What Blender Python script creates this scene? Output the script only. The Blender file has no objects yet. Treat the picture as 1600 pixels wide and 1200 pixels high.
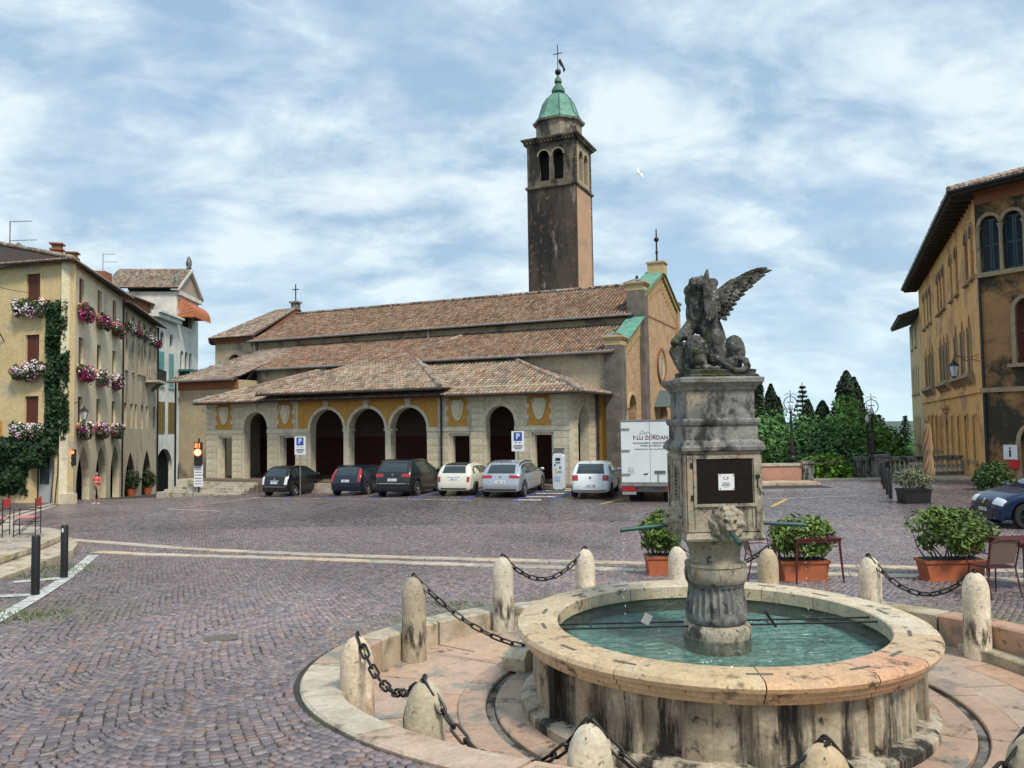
import bpy, bmesh, math, random
import numpy as np
from mathutils import Vector, Matrix, Euler
from math import sin, cos, pi, radians, sqrt, atan2

# ------------------------------------------------------------------ camera, sky, sun, exposure
scene = bpy.context.scene
FPX = 1240.0
CAMZ = 3.0
PITCH = math.atan(63.0 / FPX)
ROLL = radians(0.85)
cam_d = bpy.data.cameras.new("camera")
cam = bpy.data.objects.new("camera", cam_d)
scene.collection.objects.link(cam)
scene.camera = cam
cam_d.sensor_width = 36.0
cam_d.lens = 36.0 * FPX / 1600.0
cam_d.clip_start = 0.05
cam_d.clip_end = 60000.0
CAMROT = Matrix.Rotation(pi / 2 + PITCH, 3, 'X') @ Matrix.Rotation(-ROLL, 3, 'Z')
cam.matrix_world = Matrix.Translation((0, 0, CAMZ)) @ CAMROT.to_4x4()

world = bpy.data.worlds.new("World")
scene.world = world
world.use_nodes = True
wn = world.node_tree.nodes; wl = world.node_tree.links
for n in list(wn): wn.remove(n)
SUN_EL = radians(52); SUN_AZ = radians(146)      # azimuth measured clockwise from +Y (view direction)
def wnode(t, **kw):
    n = wn.new(t)
    for k, v in kw.items(): setattr(n, k, v)
    return n
w_out = wnode('ShaderNodeOutputWorld'); w_bg = wnode('ShaderNodeBackground')
w_bg.inputs['Strength'].default_value = 0.1
w_sky = wnode('ShaderNodeTexSky', sky_type='NISHITA', sun_disc=False)
w_sky.sun_elevation = SUN_EL; w_sky.sun_rotation = SUN_AZ; w_sky.altitude = 200; w_sky.air_density = 1.0; w_sky.dust_density = 1.2; w_sky.ozone_density = 1.5
w_tc = wnode('ShaderNodeTexCoord'); w_sep = wnode('ShaderNodeSeparateXYZ')
wl.new(w_tc.outputs['Generated'], w_sep.inputs[0])
def wmath(op, a, b=None, clamp=False):
    n = wnode('ShaderNodeMath', operation=op); n.use_clamp = clamp
    for i, v in enumerate((a, b)):
        if v is None: continue
        if isinstance(v, (int, float)): n.inputs[i].default_value = v
        else: wl.new(v, n.inputs[i])
    return n.outputs[0]
zc = wmath('ADD', wmath('MAXIMUM', w_sep.outputs[2], 0.0), 0.42)
cx = wmath('DIVIDE', w_sep.outputs[0], zc); cy = wmath('DIVIDE', w_sep.outputs[1], zc)
w_comb = wnode('ShaderNodeCombineXYZ'); wl.new(cx, w_comb.inputs[0]); wl.new(cy, w_comb.inputs[1])
def wnoise(scale, detail, rough, off, dist=0.0):
    m = wnode('ShaderNodeMapping'); m.inputs['Location'].default_value = off; m.inputs['Scale'].default_value = (1.0, 1.35, 1.0)
    m.inputs['Rotation'].default_value = (0, 0, radians(-28))
    wl.new(w_comb.outputs[0], m.inputs[0])
    n = wnode('ShaderNodeTexNoise'); n.inputs['Scale'].default_value = scale; n.inputs['Detail'].default_value = detail
    n.inputs['Roughness'].default_value = rough; n.inputs['Distortion'].default_value = dist
    wl.new(m.outputs[0], n.inputs['Vector']); return n.outputs['Fac']
def wramp(fac, stops):
    r = wnode('ShaderNodeValToRGB'); e = r.color_ramp.elements
    while len(e) < len(stops): e.new(0.5)
    for i, (p, c) in enumerate(stops):
        e[i].position = p; e[i].color = (*c, 1) if len(c) == 3 else c
    wl.new(fac, r.inputs[0]); return r.outputs[0]
def wmix(fac, a, b):
    n = wnode('ShaderNodeMix', data_type='RGBA')
    if isinstance(fac, (int, float)): n.inputs[0].default_value = fac
    else: wl.new(fac, n.inputs[0])
    for i, v in ((6, a), (7, b)):
        if isinstance(v, tuple): n.inputs[i].default_value = (*v, 1)
        else: wl.new(v, n.inputs[i])
    return n.outputs[2]
big = wnoise(1.9, 4, 0.5, (3.1, 1.7, 0.0), 0.3)
fine = wnoise(5.5, 9, 0.6, (7.4, 2.2, 0.4), 0.35)
cm = wmath('ADD', wmath('MULTIPLY', big, 0.55), wmath('MULTIPLY', fine, 0.45))
shade = wnoise(4.6, 8, 0.58, (1.4, 9.2, 2.0), 0.3)
CL = 8.3
def k(c): return tuple(CL * v for v in c)
# cloud body: grey-blue undersides to bright tops
cloudcol = wmix(wramp(shade, [(0.36, (0, 0, 0)), (0.62, (1, 1, 1))]), k((0.34, 0.50, 0.67)), k((0.74, 0.85, 0.91)))
cover = wramp(cm, [(0.36, (0, 0, 0)), (0.50, (1, 1, 1))])
blue = wmix(0.7, w_sky.outputs[0], k((0.40, 0.58, 0.78)))
skycol = wmix(cover, blue, cloudcol)
bright = wramp(cm, [(0.57, (0, 0, 0)), (0.70, (1, 1, 1))])
skycol = wmix(wmath('MULTIPLY', bright, 0.55), skycol, k((0.90, 0.95, 0.98)))
# pale veil low over the horizon
low = wmath('POWER', wmath('SUBTRACT', 1.0, wmath('MAXIMUM', w_sep.outputs[2], 0.0), True), 9.0)
skycol = wmix(wmath('MULTIPLY', low, 0.8), skycol, k((0.66, 0.86, 0.95)))
wl.new(skycol, w_bg.inputs['Color']); wl.new(w_bg.outputs[0], w_out.inputs[0])

sun_d = bpy.data.lights.new("sun", 'SUN'); sun_d.energy = 2.5; sun_d.angle = radians(11); sun_d.color = (1.0, 0.93, 0.82)
sun = bpy.data.objects.new("sun", sun_d); scene.collection.objects.link(sun)
sd = Vector((sin(SUN_AZ) * cos(SUN_EL), cos(SUN_AZ) * cos(SUN_EL), sin(SUN_EL)))
sun.rotation_euler = sd.to_track_quat('Z', 'Y').to_euler(); sun.location = sd * 60

scene.view_settings.view_transform = 'Standard'; scene.view_settings.look = 'None'
scene.view_settings.exposure = 0.42; scene.view_settings.gamma = 1.0; scene.view_settings.use_curve_mapping = False
scene.cycles.use_denoising = True
scene.cycles.max_bounces = 5; scene.cycles.diffuse_bounces = 2; scene.cycles.glossy_bounces = 3; scene.cycles.transmission_bounces = 4
scene.cycles.caustics_reflective = False; scene.cycles.caustics_refractive = False

# ------------------------------------------------------------------ helpers
RNG = np.random.default_rng(7)
random.seed(11)
COL = scene.collection

def ray(px, py):
    d = CAMROT @ Vector(((px - 800) / FPX, (600 - py) / FPX, -1.0))
    return d / d.y
def at(px, py, Y):                                  # the point seen at a pixel, at distance Y ahead
    d = ray(px, py); return Vector((d.x * Y, Y, CAMZ + d.z * Y))
# height of the piazza (thin plate spline through measured spots)
GP = np.array([(0,0,1.3),(12,0,1.3),(-12,0,1.4),(-.4,5.6,.80),(-1.8,7.6,.56),(.2,12.3,.24),(-7.7,12.8,.36),(-8.3,14.7,.27),(4.8,12.7,.33),
  (6.6,9,.46),(5.5,5.0,.8),(13,20.5,.2),(3,30.5,-.05),(3.5,33,-.03),(-4.9,34.2,-.07),(-11.3,40.6,-.47),(-24,43.4,-1.04),(-28,45,-1.0),(-31,70,-2.6),(-24,72,-2.5),
  (21,35.4,0),(16.8,40.9,-.1),(-16,46,-.62),(-15,20,.1),(-30,30,-.3),(-38,46,-1),(30,20,.3),(32,36,.05),(-19,60,-1.9),(0,20,.1),(-24,12,.5),(2.8,37.5,-.02),(26,8,.7),(-36,80,-3.3)], float)
def _tps(d2): return np.where(d2 > 1e-9, d2 * np.log(np.maximum(d2, 1e-9)), 0.0) * 0.5
def _fit():
    n = len(GP); A = np.zeros((n + 3, n + 3)); d2 = ((GP[:, None, :2] - GP[None, :, :2]) ** 2).sum(-1)
    A[:n, :n] = _tps(d2) + np.eye(n) * 4.0; A[:n, n] = 1; A[:n, n + 1:] = GP[:, :2]; A[n, :n] = 1; A[n + 1:, :n] = GP[:, :2].T
    b = np.zeros(n + 3); b[:n] = GP[:, 2]; return np.linalg.solve(A, b)
GW = _fit()
def gz(x, y):
    x = np.asarray(x, float); y = np.asarray(y, float); sh = x.shape
    X = np.stack([x.ravel(), y.ravel()], 1); out = np.empty(len(X))
    for i in range(0, len(X), 20000):
        c = X[i:i + 20000]; d2 = ((c[:, None, :] - GP[None, :, :2]) ** 2).sum(-1)
        out[i:i + 20000] = _tps(d2) @ GW[:-3] + GW[-3] + c @ GW[-2:]
    return out.reshape(sh) if sh else float(out[0])
def ground(px, py):                                 # where the pixel's ray meets the piazza
    d = ray(px, py); Y = 15.0
    for _ in range(60):
        z = gz(d.x * Y, Y); Yn = (z - CAMZ) / d.z if d.z < -1e-4 else 60
        Y = 0.5 * Y + 0.5 * min(max(Yn, 2), 120)
    return Vector((d.x * Y, Y, gz(d.x * Y, Y)))

def tag(o, label=None, cat=None, group=None, kind=None):
    if label: o['label'] = label
    if cat: o['category'] = cat
    if group: o['group'] = group
    if kind: o['kind'] = kind
    return o
def thing(name, label, cat, loc=(0, 0, 0), rz=0.0, group=None):
    o = bpy.data.objects.new(name, None); COL.objects.link(o); o.empty_display_size = 0.2
    o.location = loc; o.rotation_euler = (0, 0, rz); return tag(o, label, cat, group)
def link(name, me, parent=None, loc=None, rot=None, scale=None):
    o = bpy.data.objects.new(name, me); COL.objects.link(o)
    if parent is not None: o.parent = parent
    if loc is not None: o.location = loc
    if rot is not None: o.rotation_euler = rot
    if scale is not None: o.scale = scale
    return o
def kids(o): return [c for c in bpy.data.objects if c.parent == o]
def copy_tree(o, parent=None):
    c = o.copy(); COL.objects.link(c); c.parent = parent
    for ch in list(o.children): copy_tree(ch, c)
    return c

class MB:
    def __init__(s): s.v = []; s.f = []; s.c = []; s.mi = []; s.cur = None; s.m = 0
    def add(s, vs, fs, M=None, col=None):
        b = len(s.v)
        for p in vs: s.v.append(tuple(M @ Vector(p)) if M is not None else tuple(p))
        for f in fs: s.f.append([b + i for i in f]); s.mi.append(s.m)
        c = col if col is not None else s.cur
        s.c += [c if c is not None else (1, 1, 1)] * len(vs)
        return s
    def box(s, c, d, M=None, taper=1.0, col=None):
        x, y, z = c; a, b, h = d[0] / 2, d[1] / 2, d[2] / 2; t = taper
        vs = [(x-a,y-b,z-h),(x+a,y-b,z-h),(x+a,y+b,z-h),(x-a,y+b,z-h),(x-a*t,y-b*t,z+h),(x+a*t,y-b*t,z+h),(x+a*t,y+b*t,z+h),(x-a*t,y+b*t,z+h)]
        return s.add(vs, [(0,3,2,1),(4,5,6,7),(0,1,5,4),(1,2,6,5),(2,3,7,6),(3,0,4,7)], M, col)
    def bbox(s, x0, x1, y0, y1, z0, z1, M=None, col=None): return s.box(((x0+x1)/2,(y0+y1)/2,(z0+z1)/2),(x1-x0,y1-y0,z1-z0),M,1.0,col)
    def lathe(s, prof, n=24, M=None, col=None, cap=True, a0=0.0, flute=None):
        vs = []; fs = []; m = len(prof)
        for r, z in prof:
            for i in range(n):
                a = a0 + 2 * pi * i / n; vs.append((r * cos(a), r * sin(a), z))
        for j in range(m - 1):
            for i in range(n):
                i2 = (i + 1) % n; fs.append((j*n+i, j*n+i2, (j+1)*n+i2, (j+1)*n+i))
        if cap: fs.append(tuple(range(n))[::-1]); fs.append(tuple((m-1)*n + i for i in range(n)))
        return s.add(vs, fs, M, col)
    def cyl(s, p0, p1, r0, r1=None, n=10, col=None, cap=True):
        p0 = Vector(p0); p1 = Vector(p1); d = p1 - p0; L = d.length; r1 = r0 if r1 is None else r1
        M = Matrix.Translation(p0) @ d.to_track_quat('Z', 'Y').to_matrix().to_4x4()
        return s.lathe([(r0, 0), (r1, L)], n, M, col, cap)
    def tube(s, pts, r, n=6, col=None, closed=False):
        P = [Vector(p) for p in pts]; N = len(P); vs = []; fs = []
        rr = r if isinstance(r, (list, tuple)) else [r] * N
        up = None
        for i in range(N):
            if closed: t = P[(i+1) % N] - P[i-1]
            else: t = P[min(i+1, N-1)] - P[max(i-1, 0)]
            t.normalize()
            if up is None:
                up = Vector((0,0,1)) if abs(t.z) < 0.9 else Vector((1,0,0))
            u = t.cross(up)
            if u.length < 1e-5: u = t.cross(Vector((0,1,0)))
            u.normalize(); w = u.cross(t); up = w
            for k2 in range(n):
                a = 2*pi*k2/n; vs.append(P[i] + (u*cos(a) + w*sin(a)) * rr[i])
        for i in range(N if closed else N-1):
            i2 = (i+1) % N
            for k2 in range(n):
                k3 = (k2+1) % n; fs.append((i*n+k2, i*n+k3, i2*n+k3, i2*n+k2))
        if not closed: fs.append(tuple(range(n))[::-1]); fs.append(tuple((N-1)*n+i for i in range(n)))
        return s.add(vs, fs, None, col)
    def prism(s, poly, y0, y1, M=None, col=None):        # polygon in x,z extruded along y
        n = len(poly); vs = [(x, y0, z) for x, z in poly] + [(x, y1, z) for x, z in poly]
        fs = [tuple(range(n)), tuple(range(2*n-1, n-1, -1))] + [(i, n+i, n+(i+1) % n, (i+1) % n) for i in range(n)]
        return s.add(vs, fs, M, col)
    def ell(s, c, r, n=14, m=9, R=None, col=None):
        vs = []; fs = []
        for j in range(m+1):
            th = pi*j/m
            for i in range(n):
                a = 2*pi*i/n; p = Vector((r[0]*sin(th)*cos(a), r[1]*sin(th)*sin(a), r[2]*cos(th)))
                if R is not None: p = R @ p
                vs.append((c[0]+p.x, c[1]+p.y, c[2]+p.z))
        for j in range(m):
            for i in range(n):
                i2 = (i+1) % n; fs.append((j*n+i, (j+1)*n+i, (j+1)*n+i2, j*n+i2))
        return s.add(vs, fs, None, col)
    def mesh(s, name, mats, smooth=None):
        me = bpy.data.meshes.new(name); me.from_pydata(s.v, [], s.f)
        for m in (mats if isinstance(mats, (list, tuple)) else [mats]): me.materials.append(m)
        if any(s.mi): me.polygons.foreach_set('material_index', s.mi)
        ca = me.color_attributes.new('Col', 'FLOAT_COLOR', 'POINT')
        arr = np.ones((len(s.v), 4), np.float32)
        if s.c: arr[:, :3] = np.array(s.c, np.float32)
        ca.data.foreach_set('color', arr.ravel())
        me.validate(); 
        bm = bmesh.new(); bm.from_mesh(me); bmesh.ops.recalc_face_normals(bm, faces=bm.faces); bm.to_mesh(me); bm.free()
        if smooth is not None:
            me.polygons.foreach_set('use_smooth', [True]*len(me.polygons))
            if smooth > 0: me.set_sharp_from_angle(angle=radians(smooth))
        me.update(); return me
    def obj(s, name, mats, parent=None, smooth=None, loc=None, rot=None):
        return link(name, s.mesh(name, mats, smooth), parent, loc, rot)

def np_mesh(name, V, Q, mat, cols=None, smooth=False):       # numpy quads -> mesh
    me = bpy.data.meshes.new(name); V = np.asarray(V, np.float32); Q = np.asarray(Q, np.int32); k4 = Q.shape[1]
    me.vertices.add(len(V)); me.vertices.foreach_set('co', V.ravel())
    me.loops.add(Q.size); me.loops.foreach_set('vertex_index', Q.ravel())
    me.polygons.add(len(Q)); me.polygons.foreach_set('loop_start', np.arange(0, Q.size, k4, dtype=np.int32))
    if smooth: me.polygons.foreach_set('use_smooth', np.ones(len(Q), bool))
    me.update(calc_edges=True)
    if cols is not None:
        ca = me.color_attributes.new('Col', 'FLOAT_COLOR', 'POINT'); a = np.ones((len(V), 4), np.float32); a[:, :3] = cols; ca.data.foreach_set('color', a.ravel())
    me.materials.append(mat); return me

def wall_mb(mb, L, H, T, ops, x0=0.0, z0=0.0, M=None, back=True, topf=None):
    """upright wall in x,z (front at y=0, back at y=T) with openings: dict(x0,x1,z0,z1,top='flat'|'round'|'point'|'seg')"""
    xs = {x0, x0 + L}
    def ztop(o, x):
        t = o.get('top', 'flat')
        if t == 'flat': return o['z1']
        c = (o['x0'] + o['x1']) / 2; r = (o['x1'] - o['x0']) / 2; u = min(1, abs(x - c) / r)
        if t == 'round': return o['z1'] - r + r * sqrt(max(0, 1 - u*u))
        if t == 'point': 
            R = 2 * r * 0.95; e = u * r + (R - r); h0 = sqrt(max(0, R*R - (R-r)**2)); return o['z1'] - h0 + sqrt(max(0, R*R - e*e))
        if t == 'seg': return o['z1'] - 0.3 * r * u * u
    for o in ops:
        n = 1 if o.get('top', 'flat') == 'flat' else o.get('n', 12)
        for i in range(n + 1): 
            u = i / n
            if n > 1: u = 0.5 - 0.5 * cos(pi * u)
            xs.add(round(o['x0'] + (o['x1'] - o['x0']) * u, 5))
    if topf is not None:
        for q in topf[1]: xs.add(q)
    xs = sorted(xs); tf = (topf[0] if topf else (lambda x: z0 + H))
    vs = []; fs = []
    def q(*p): b = len(vs); vs.extend(p); fs.append(tuple(range(b, b + len(p))))
    for a, b in zip(xs[:-1], xs[1:]):
        if b - a < 1e-5: continue
        m = (a + b) / 2; cov = sorted([o for o in ops if o['x0'] <= m <= o['x1']], key=lambda o: o['z0'])
        la = lb = z0
        for o in cov + [None]:
            ta, tb = (o['z0'], o['z0']) if o else (tf(a), tf(b))
            if ta - la > 1e-5 or tb - lb > 1e-5:
                q((a,0,la),(b,0,lb),(b,0,tb),(a,0,ta))
                if back: q((a,T,la),(a,T,ta),(b,T,tb),(b,T,lb))
            if o:
                la, lb = ztop(o, a), ztop(o, b)
                q((a,0,la),(b,0,lb),(b,T,lb),(a,T,la))
                if o['z0'] > z0 + 1e-4: q((a,0,o['z0']),(a,T,o['z0']),(b,T,o['z0']),(b,0,o['z0']))
        q((a,0,tf(a)),(b,0,tf(b)),(b,T,tf(b)),(a,T,tf(a)))
    for o in ops:
        for x in (o['x0'], o['x1']):
            q((x,0,o['z0']),(x,T,o['z0']),(x,T,ztop(o, x)),(x,0,ztop(o, x)))
    for x in (x0, x0 + L): q((x,0,z0),(x,T,z0),(x,T,tf(x)),(x,0,tf(x)))
    mb.add(vs, fs, M); return mb
def op(xc, w, z0, z1, top='flat', n=12): return dict(x0=xc - w/2, x1=xc + w/2, z0=z0, z1=z1, top=top, n=n)
def arch_ring(mb, xc, w, zsp, depth, band, y0, y1, n=16, a0=0.0, a1=pi, M=None):
    """flat archivolt ring (round) around an opening"""
    r0 = w/2; r1 = r0 + band
    for i in range(n):
        t0 = a0 + (a1-a0)*i/n; t1 = a0 + (a1-a0)*(i+1)/n
        p = [(xc + r*cos(t), zsp + r*sin(t)) for r, t in ((r0,t0),(r1,t0),(r1,t1),(r0,t1))]
        mb.prism(p, y0, y1, M)
    return mb

# ------------------------------------------------------------------ materials
MATS = {}
def mat(name, col, rough=0.7, col2=None, scale=4.0, detail=6, contrast=(0.35, 0.65), stain=None, bump=0.0, bscale=None, metal=0.0, attr=0.0, spec=None,
        stretch=(1, 1, 1), rnd=0.0, emit=None, brick=None, rough2=None, grain=None):
    m = bpy.data.materials.new(name); m.use_nodes = True; nt = m.node_tree; N = nt.nodes; Lk = nt.links
    bs = N['Principled BSDF']; bs.inputs['Roughness'].default_value = rough; bs.inputs['Metallic'].default_value = metal
    if spec is not None: bs.inputs['Specular IOR Level'].default_value = spec
    tc = N.new('ShaderNodeTexCoord'); mp = N.new('ShaderNodeMapping'); mp.inputs['Scale'].default_value = stretch; Lk.new(tc.outputs['Object'], mp.inputs[0])
    vec = mp.outputs[0]
    def noise(sc, de, ro=0.6, off=None, v=vec):
        n = N.new('ShaderNodeTexNoise'); n.inputs['Scale'].default_value = sc; n.inputs['Detail'].default_value = de; n.inputs['Roughness'].default_value = ro
        if off is not None:
            o = N.new('ShaderNodeMapping'); o.inputs['Location'].default_value = off; Lk.new(v, o.inputs[0]); v = o.outputs[0]
        Lk.new(v, n.inputs['Vector']); return n.outputs['Fac']
    def ramp(f, a, b):
        r = N.new('ShaderNodeMapRange'); r.inputs[1].default_value = a; r.inputs[2].default_value = b; Lk.new(f, r.inputs[0]); r.clamp = True; return r.outputs[0]
    def mix(f, a, b, mode='MIX'):
        n = N.new('ShaderNodeMix'); n.data_type = 'RGBA'; n.blend_type = mode
        if isinstance(f, (int, float)): n.inputs[0].default_value = f
        else: Lk.new(f, n.inputs[0])
        for i, v in ((6, a), (7, b)):
            if isinstance(v, tuple): n.inputs[i].default_value = (*v[:3], 1)
            else: Lk.new(v, n.inputs[i])
        return n.outputs[2]
    c = (*col, 1)
    if brick:
        bt = N.new('ShaderNodeTexBrick'); bt.inputs['Scale'].default_value = 1.0; bt.inputs['Brick Width'].default_value = brick[0]; bt.inputs['Row Height'].default_value = brick[1]
        bt.inputs['Mortar Size'].default_value = brick[2]; bt.inputs['Color1'].default_value = (*col, 1); bt.inputs['Color2'].default_value = (*(col2 or col), 1); bt.inputs['Mortar'].default_value = (*brick[3], 1)
        bt.inputs['Bias'].default_value = -0.1
        bm_ = N.new('ShaderNodeMapping'); bm_.inputs['Rotation'].default_value = brick[4] if len(brick) > 4 else (pi/2, 0, 0); Lk.new(tc.outputs['Object'], bm_.inputs[0]); Lk.new(bm_.outputs[0], bt.inputs[0])
        c = bt.outputs['Color']; c = mix(ramp(noise(scale, detail), 0.3, 0.7), mix(0.35, c, (0, 0, 0)), c)
    elif col2: c = mix(ramp(noise(scale, detail), *contrast), tuple(col), tuple(col2))
    if stain:                      # list of (colour, scale, lo, hi, stretch)
        for i, st in enumerate(stain):
            sm = N.new('ShaderNodeMapping'); sm.inputs['Scale'].default_value = st[4] if len(st) > 4 else (1, 1, 1); sm.inputs['Location'].default_value = (3.3*i+1.7, 8.1*i, 2.9); Lk.new(tc.outputs['Object'], sm.inputs[0])
            f = ramp(noise(st[1], 8, 0.65, None, sm.outputs[0]), st[2], st[3]); c = mix(f, c if not isinstance(c, tuple) else c[:3], tuple(st[0]))
    if grain is None: grain = .5 if bump else 0
    if grain:
        def gr(sc, off): return ramp(noise(sc, 5, .75, off), .30, .70)
        for sc, am in (((bscale or 24)*1.3, grain), ((bscale or 24)*.22, grain*.7)):
            g_ = N.new('ShaderNodeMapRange'); g_.inputs[3].default_value = 1 - am*.5; g_.inputs[4].default_value = 1 + am*.4; Lk.new(gr(sc, (5.2, 1.1, 7.7)), g_.inputs[0])
            cc_ = N.new('ShaderNodeCombineColor'); [Lk.new(g_.outputs[0], cc_.inputs[i_]) for i_ in range(3)]; c = mix(1.0, c if not isinstance(c, tuple) else c[:3], cc_.outputs[0], 'MULTIPLY')
    if attr:
        a = N.new('ShaderNodeAttribute'); a.attribute_name = 'Col'; c = mix(attr, c if not isinstance(c, tuple) else c[:3], a.outputs['Color'], 'MULTIPLY')
    if rnd:
        oi = N.new('ShaderNodeObjectInfo'); hs = N.new('ShaderNodeHueSaturation'); 
        mr = N.new('ShaderNodeMapRange'); mr.inputs[3].default_value = 1 - rnd; mr.inputs[4].default_value = 1 + rnd; Lk.new(oi.outputs['Random'], mr.inputs[0]); Lk.new(mr.outputs[0], hs.inputs['Value'])
        if isinstance(c, tuple): hs.inputs['Color'].default_value = (*c[:3], 1)
        else: Lk.new(c, hs.inputs['Color'])
        c = hs.outputs[0]
    if isinstance(c, tuple): bs.inputs['Base Color'].default_value = (*c[:3], 1)
    else: Lk.new(c, bs.inputs['Base Color'])
    if rough2 is not None: 
        mr = N.new('ShaderNodeMapRange'); mr.inputs[1].default_value = 0.35; mr.inputs[2].default_value = 0.65; mr.inputs[3].default_value = rough; mr.inputs[4].default_value = rough2; Lk.new(noise(scale * 0.35, 4), mr.inputs[0]); Lk.new(mr.outputs[0], bs.inputs['Roughness'])
    if bump:
        b = N.new('ShaderNodeBump'); b.inputs['Strength'].default_value = 1.0; b.inputs['Distance'].default_value = bump
        Lk.new(noise(bscale or scale * 4, 6, 0.65), b.inputs['Height']); Lk.new(b.outputs[0], bs.inputs['Normal'])
    if emit: bs.inputs['Emission Color'].default_value = (*emit[0], 1); bs.inputs['Emission Strength'].default_value = emit[1]
    MATS[name] = m; return m

DK = (0.035, 0.033, 0.03)
m_cobble = mat('porphyry', (0.75, 0.75, 0.75), 0.27, (1, 1, 1), 9, 5, attr=1.0, bump=0.003, bscale=60, rough2=0.46)
m_bed = mat('joint_sand', (0.032, 0.03, 0.026), 0.9, (0.055, 0.05, 0.042), 6, stain=[((0.07, 0.085, 0.03), 0.5, 0.55, 0.72)], bump=0.006, bscale=40)
m_slab = mat('pale_slab', (0.60, 0.53, 0.43), 0.6, (0.46, 0.39, 0.31), 3, attr=1.0, stain=[((0.17, 0.15, 0.11), 2.6, 0.54, 0.66), ((.30, .25, .12), 1.1, .56, .68)], bump=0.004, bscale=30, rough2=0.45)
m_pinkslab = mat('rose_stone', (0.60, 0.42, 0.30), 0.42, (0.50, 0.36, 0.27), 3.5, attr=1.0, stain=[((0.30, 0.28, 0.24), 1.1, 0.54, 0.60), ((0.13, 0.10, 0.075), 5, 0.57, 0.68), ((.62, .50, .36), 1.7, .58, .68)], bump=0.004, bscale=70, rough2=0.3)
m_biancone = mat('white_stone', (0.76, 0.69, 0.56), 0.65, (0.58, 0.50, 0.39), 5, stain=[((0.36, 0.27, 0.17), 3.0, 0.54, 0.66), ((0.07, 0.062, 0.05), 4.5, 0.56, 0.64, (1, 1, 0.28)), ((.09, .08, .06), 22, .60, .68)], bump=0.006, bscale=24, attr=1.0)
m_basin = mat('basin_stone', (0.52, 0.45, 0.34), 0.7, (0.34, 0.29, 0.22), 4, stain=[((0.40, 0.26, 0.13), 2.2, 0.56, 0.68), ((0.022, 0.02, 0.016), 2.3, 0.485, 0.595, (1.6, 1.6, 0.24)), ((.03, .028, .022), 5, .57, .66)], bump=0.01, bscale=18, attr=1.0)
m_coping = mat('coping_stone', (0.64, 0.53, 0.38), 0.5, (0.55, 0.45, 0.32), 2.6, stain=[((0.60, 0.53, 0.42), 1.6, 0.52, 0.62), ((0.11, 0.09, 0.065), 4.0, 0.56, 0.66), ((.14, .12, .09), 16, .59, .68)], bump=0.006, bscale=26, attr=1.0, rough2=0.4)
m_oldstone = mat('weathered_stone', (0.30, 0.285, 0.26), 0.85, (0.17, 0.165, 0.155), 4.5, stain=[((0.36, 0.31, 0.22), 2.2, 0.56, 0.68), ((0.03, 0.03, 0.027), 3.2, 0.50, 0.60, (1, 1, 0.6)), ((.05, .05, .045), 12, .57, .66)], bump=0.01, bscale=22, attr=1.0)
m_pedbox = mat('pedestal_stone', (0.44, 0.38, 0.28), 0.75, (0.30, 0.255, 0.185), 5, stain=[((0.40, 0.25, 0.11), 2.6, 0.56, 0.68), ((0.045, 0.04, 0.03), 3.6, 0.53, 0.63, (1, 1, 0.45)), ((.06, .05, .035), 14, .58, .66)], bump=0.008, bscale=26, attr=1.0)
m_lion = mat('lichen_stone', (0.15, 0.145, 0.13), 0.92, (0.06, 0.06, 0.055), 8, stain=[((0.055, 0.065, 0.015), 4.5, 0.51, 0.62), ((0.016, 0.016, 0.015), 6, 0.50, 0.60), ((0.30, 0.29, 0.26), 12, 0.57, 0.66)], bump=0.03, bscale=28)
m_iron = mat('black_iron', (0.03, 0.03, 0.03), 0.45, (0.045, 0.04, 0.035), 12, metal=0.6, bump=0.001, bscale=60)
m_black = mat('black_paint', (0.012, 0.012, 0.013), 0.4)
m_green_pipe = mat('verdigris_pipe', (0.035, 0.12, 0.10), 0.5, (0.05, 0.07, 0.06), 12, metal=0.3)
m_white = mat('white_paint', (0.78, 0.78, 0.77), 0.5)
m_dark = mat('dark_interior', (0.02, 0.018, 0.016), 0.9)  # near-black, stands in for unlit rooms; also used for eyes
# ------------------------------------------------------------------ ground
FC = Vector((2.15, 8.6, 0.0)); PLZ = 0.04           # fountain centre, level of its sunken floor
def lvl(x, y): return gz(x, y)
def rfc(x, y): return np.hypot(x - FC.x, y - FC.y)
def build_ground():
    xs = np.unique(np.concatenate([np.arange(-46, 38.1, 0.8), np.arange(-3.4, 8, 0.18)]))
    ys = np.unique(np.concatenate([np.arange(-6, 96.1, 0.8), np.arange(3, 14.4, 0.18)]))
    X, Y = np.meshgrid(xs, ys); Z = gz(X, Y) - 0.016
    V = np.stack([X, Y, Z], -1).reshape(-1, 3); nx = len(xs); ny = len(ys)
    i, j = np.meshgrid(np.arange(nx - 1), np.arange(ny - 1)); a = (j * nx + i).ravel()
    Q = np.stack([a, a + 1, a + nx + 1, a + nx], 1)
    c = V[Q].mean(1); mn = np.min(np.hypot(V[Q][:, :, 0] - FC.x, V[Q][:, :, 1] - FC.y), 1)
    keep = (mn > 3.96) & ~((c[:, 1] > 41.2) & (c[:, 0] > 9.5)) & ~((c[:, 1] > 50) & (c[:, 0] > -8))
    me = np_mesh('piazza', V, Q[keep], m_bed, smooth=True)
    return tag(link('piazza', me), kind='structure')
piazza = build_ground()
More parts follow.
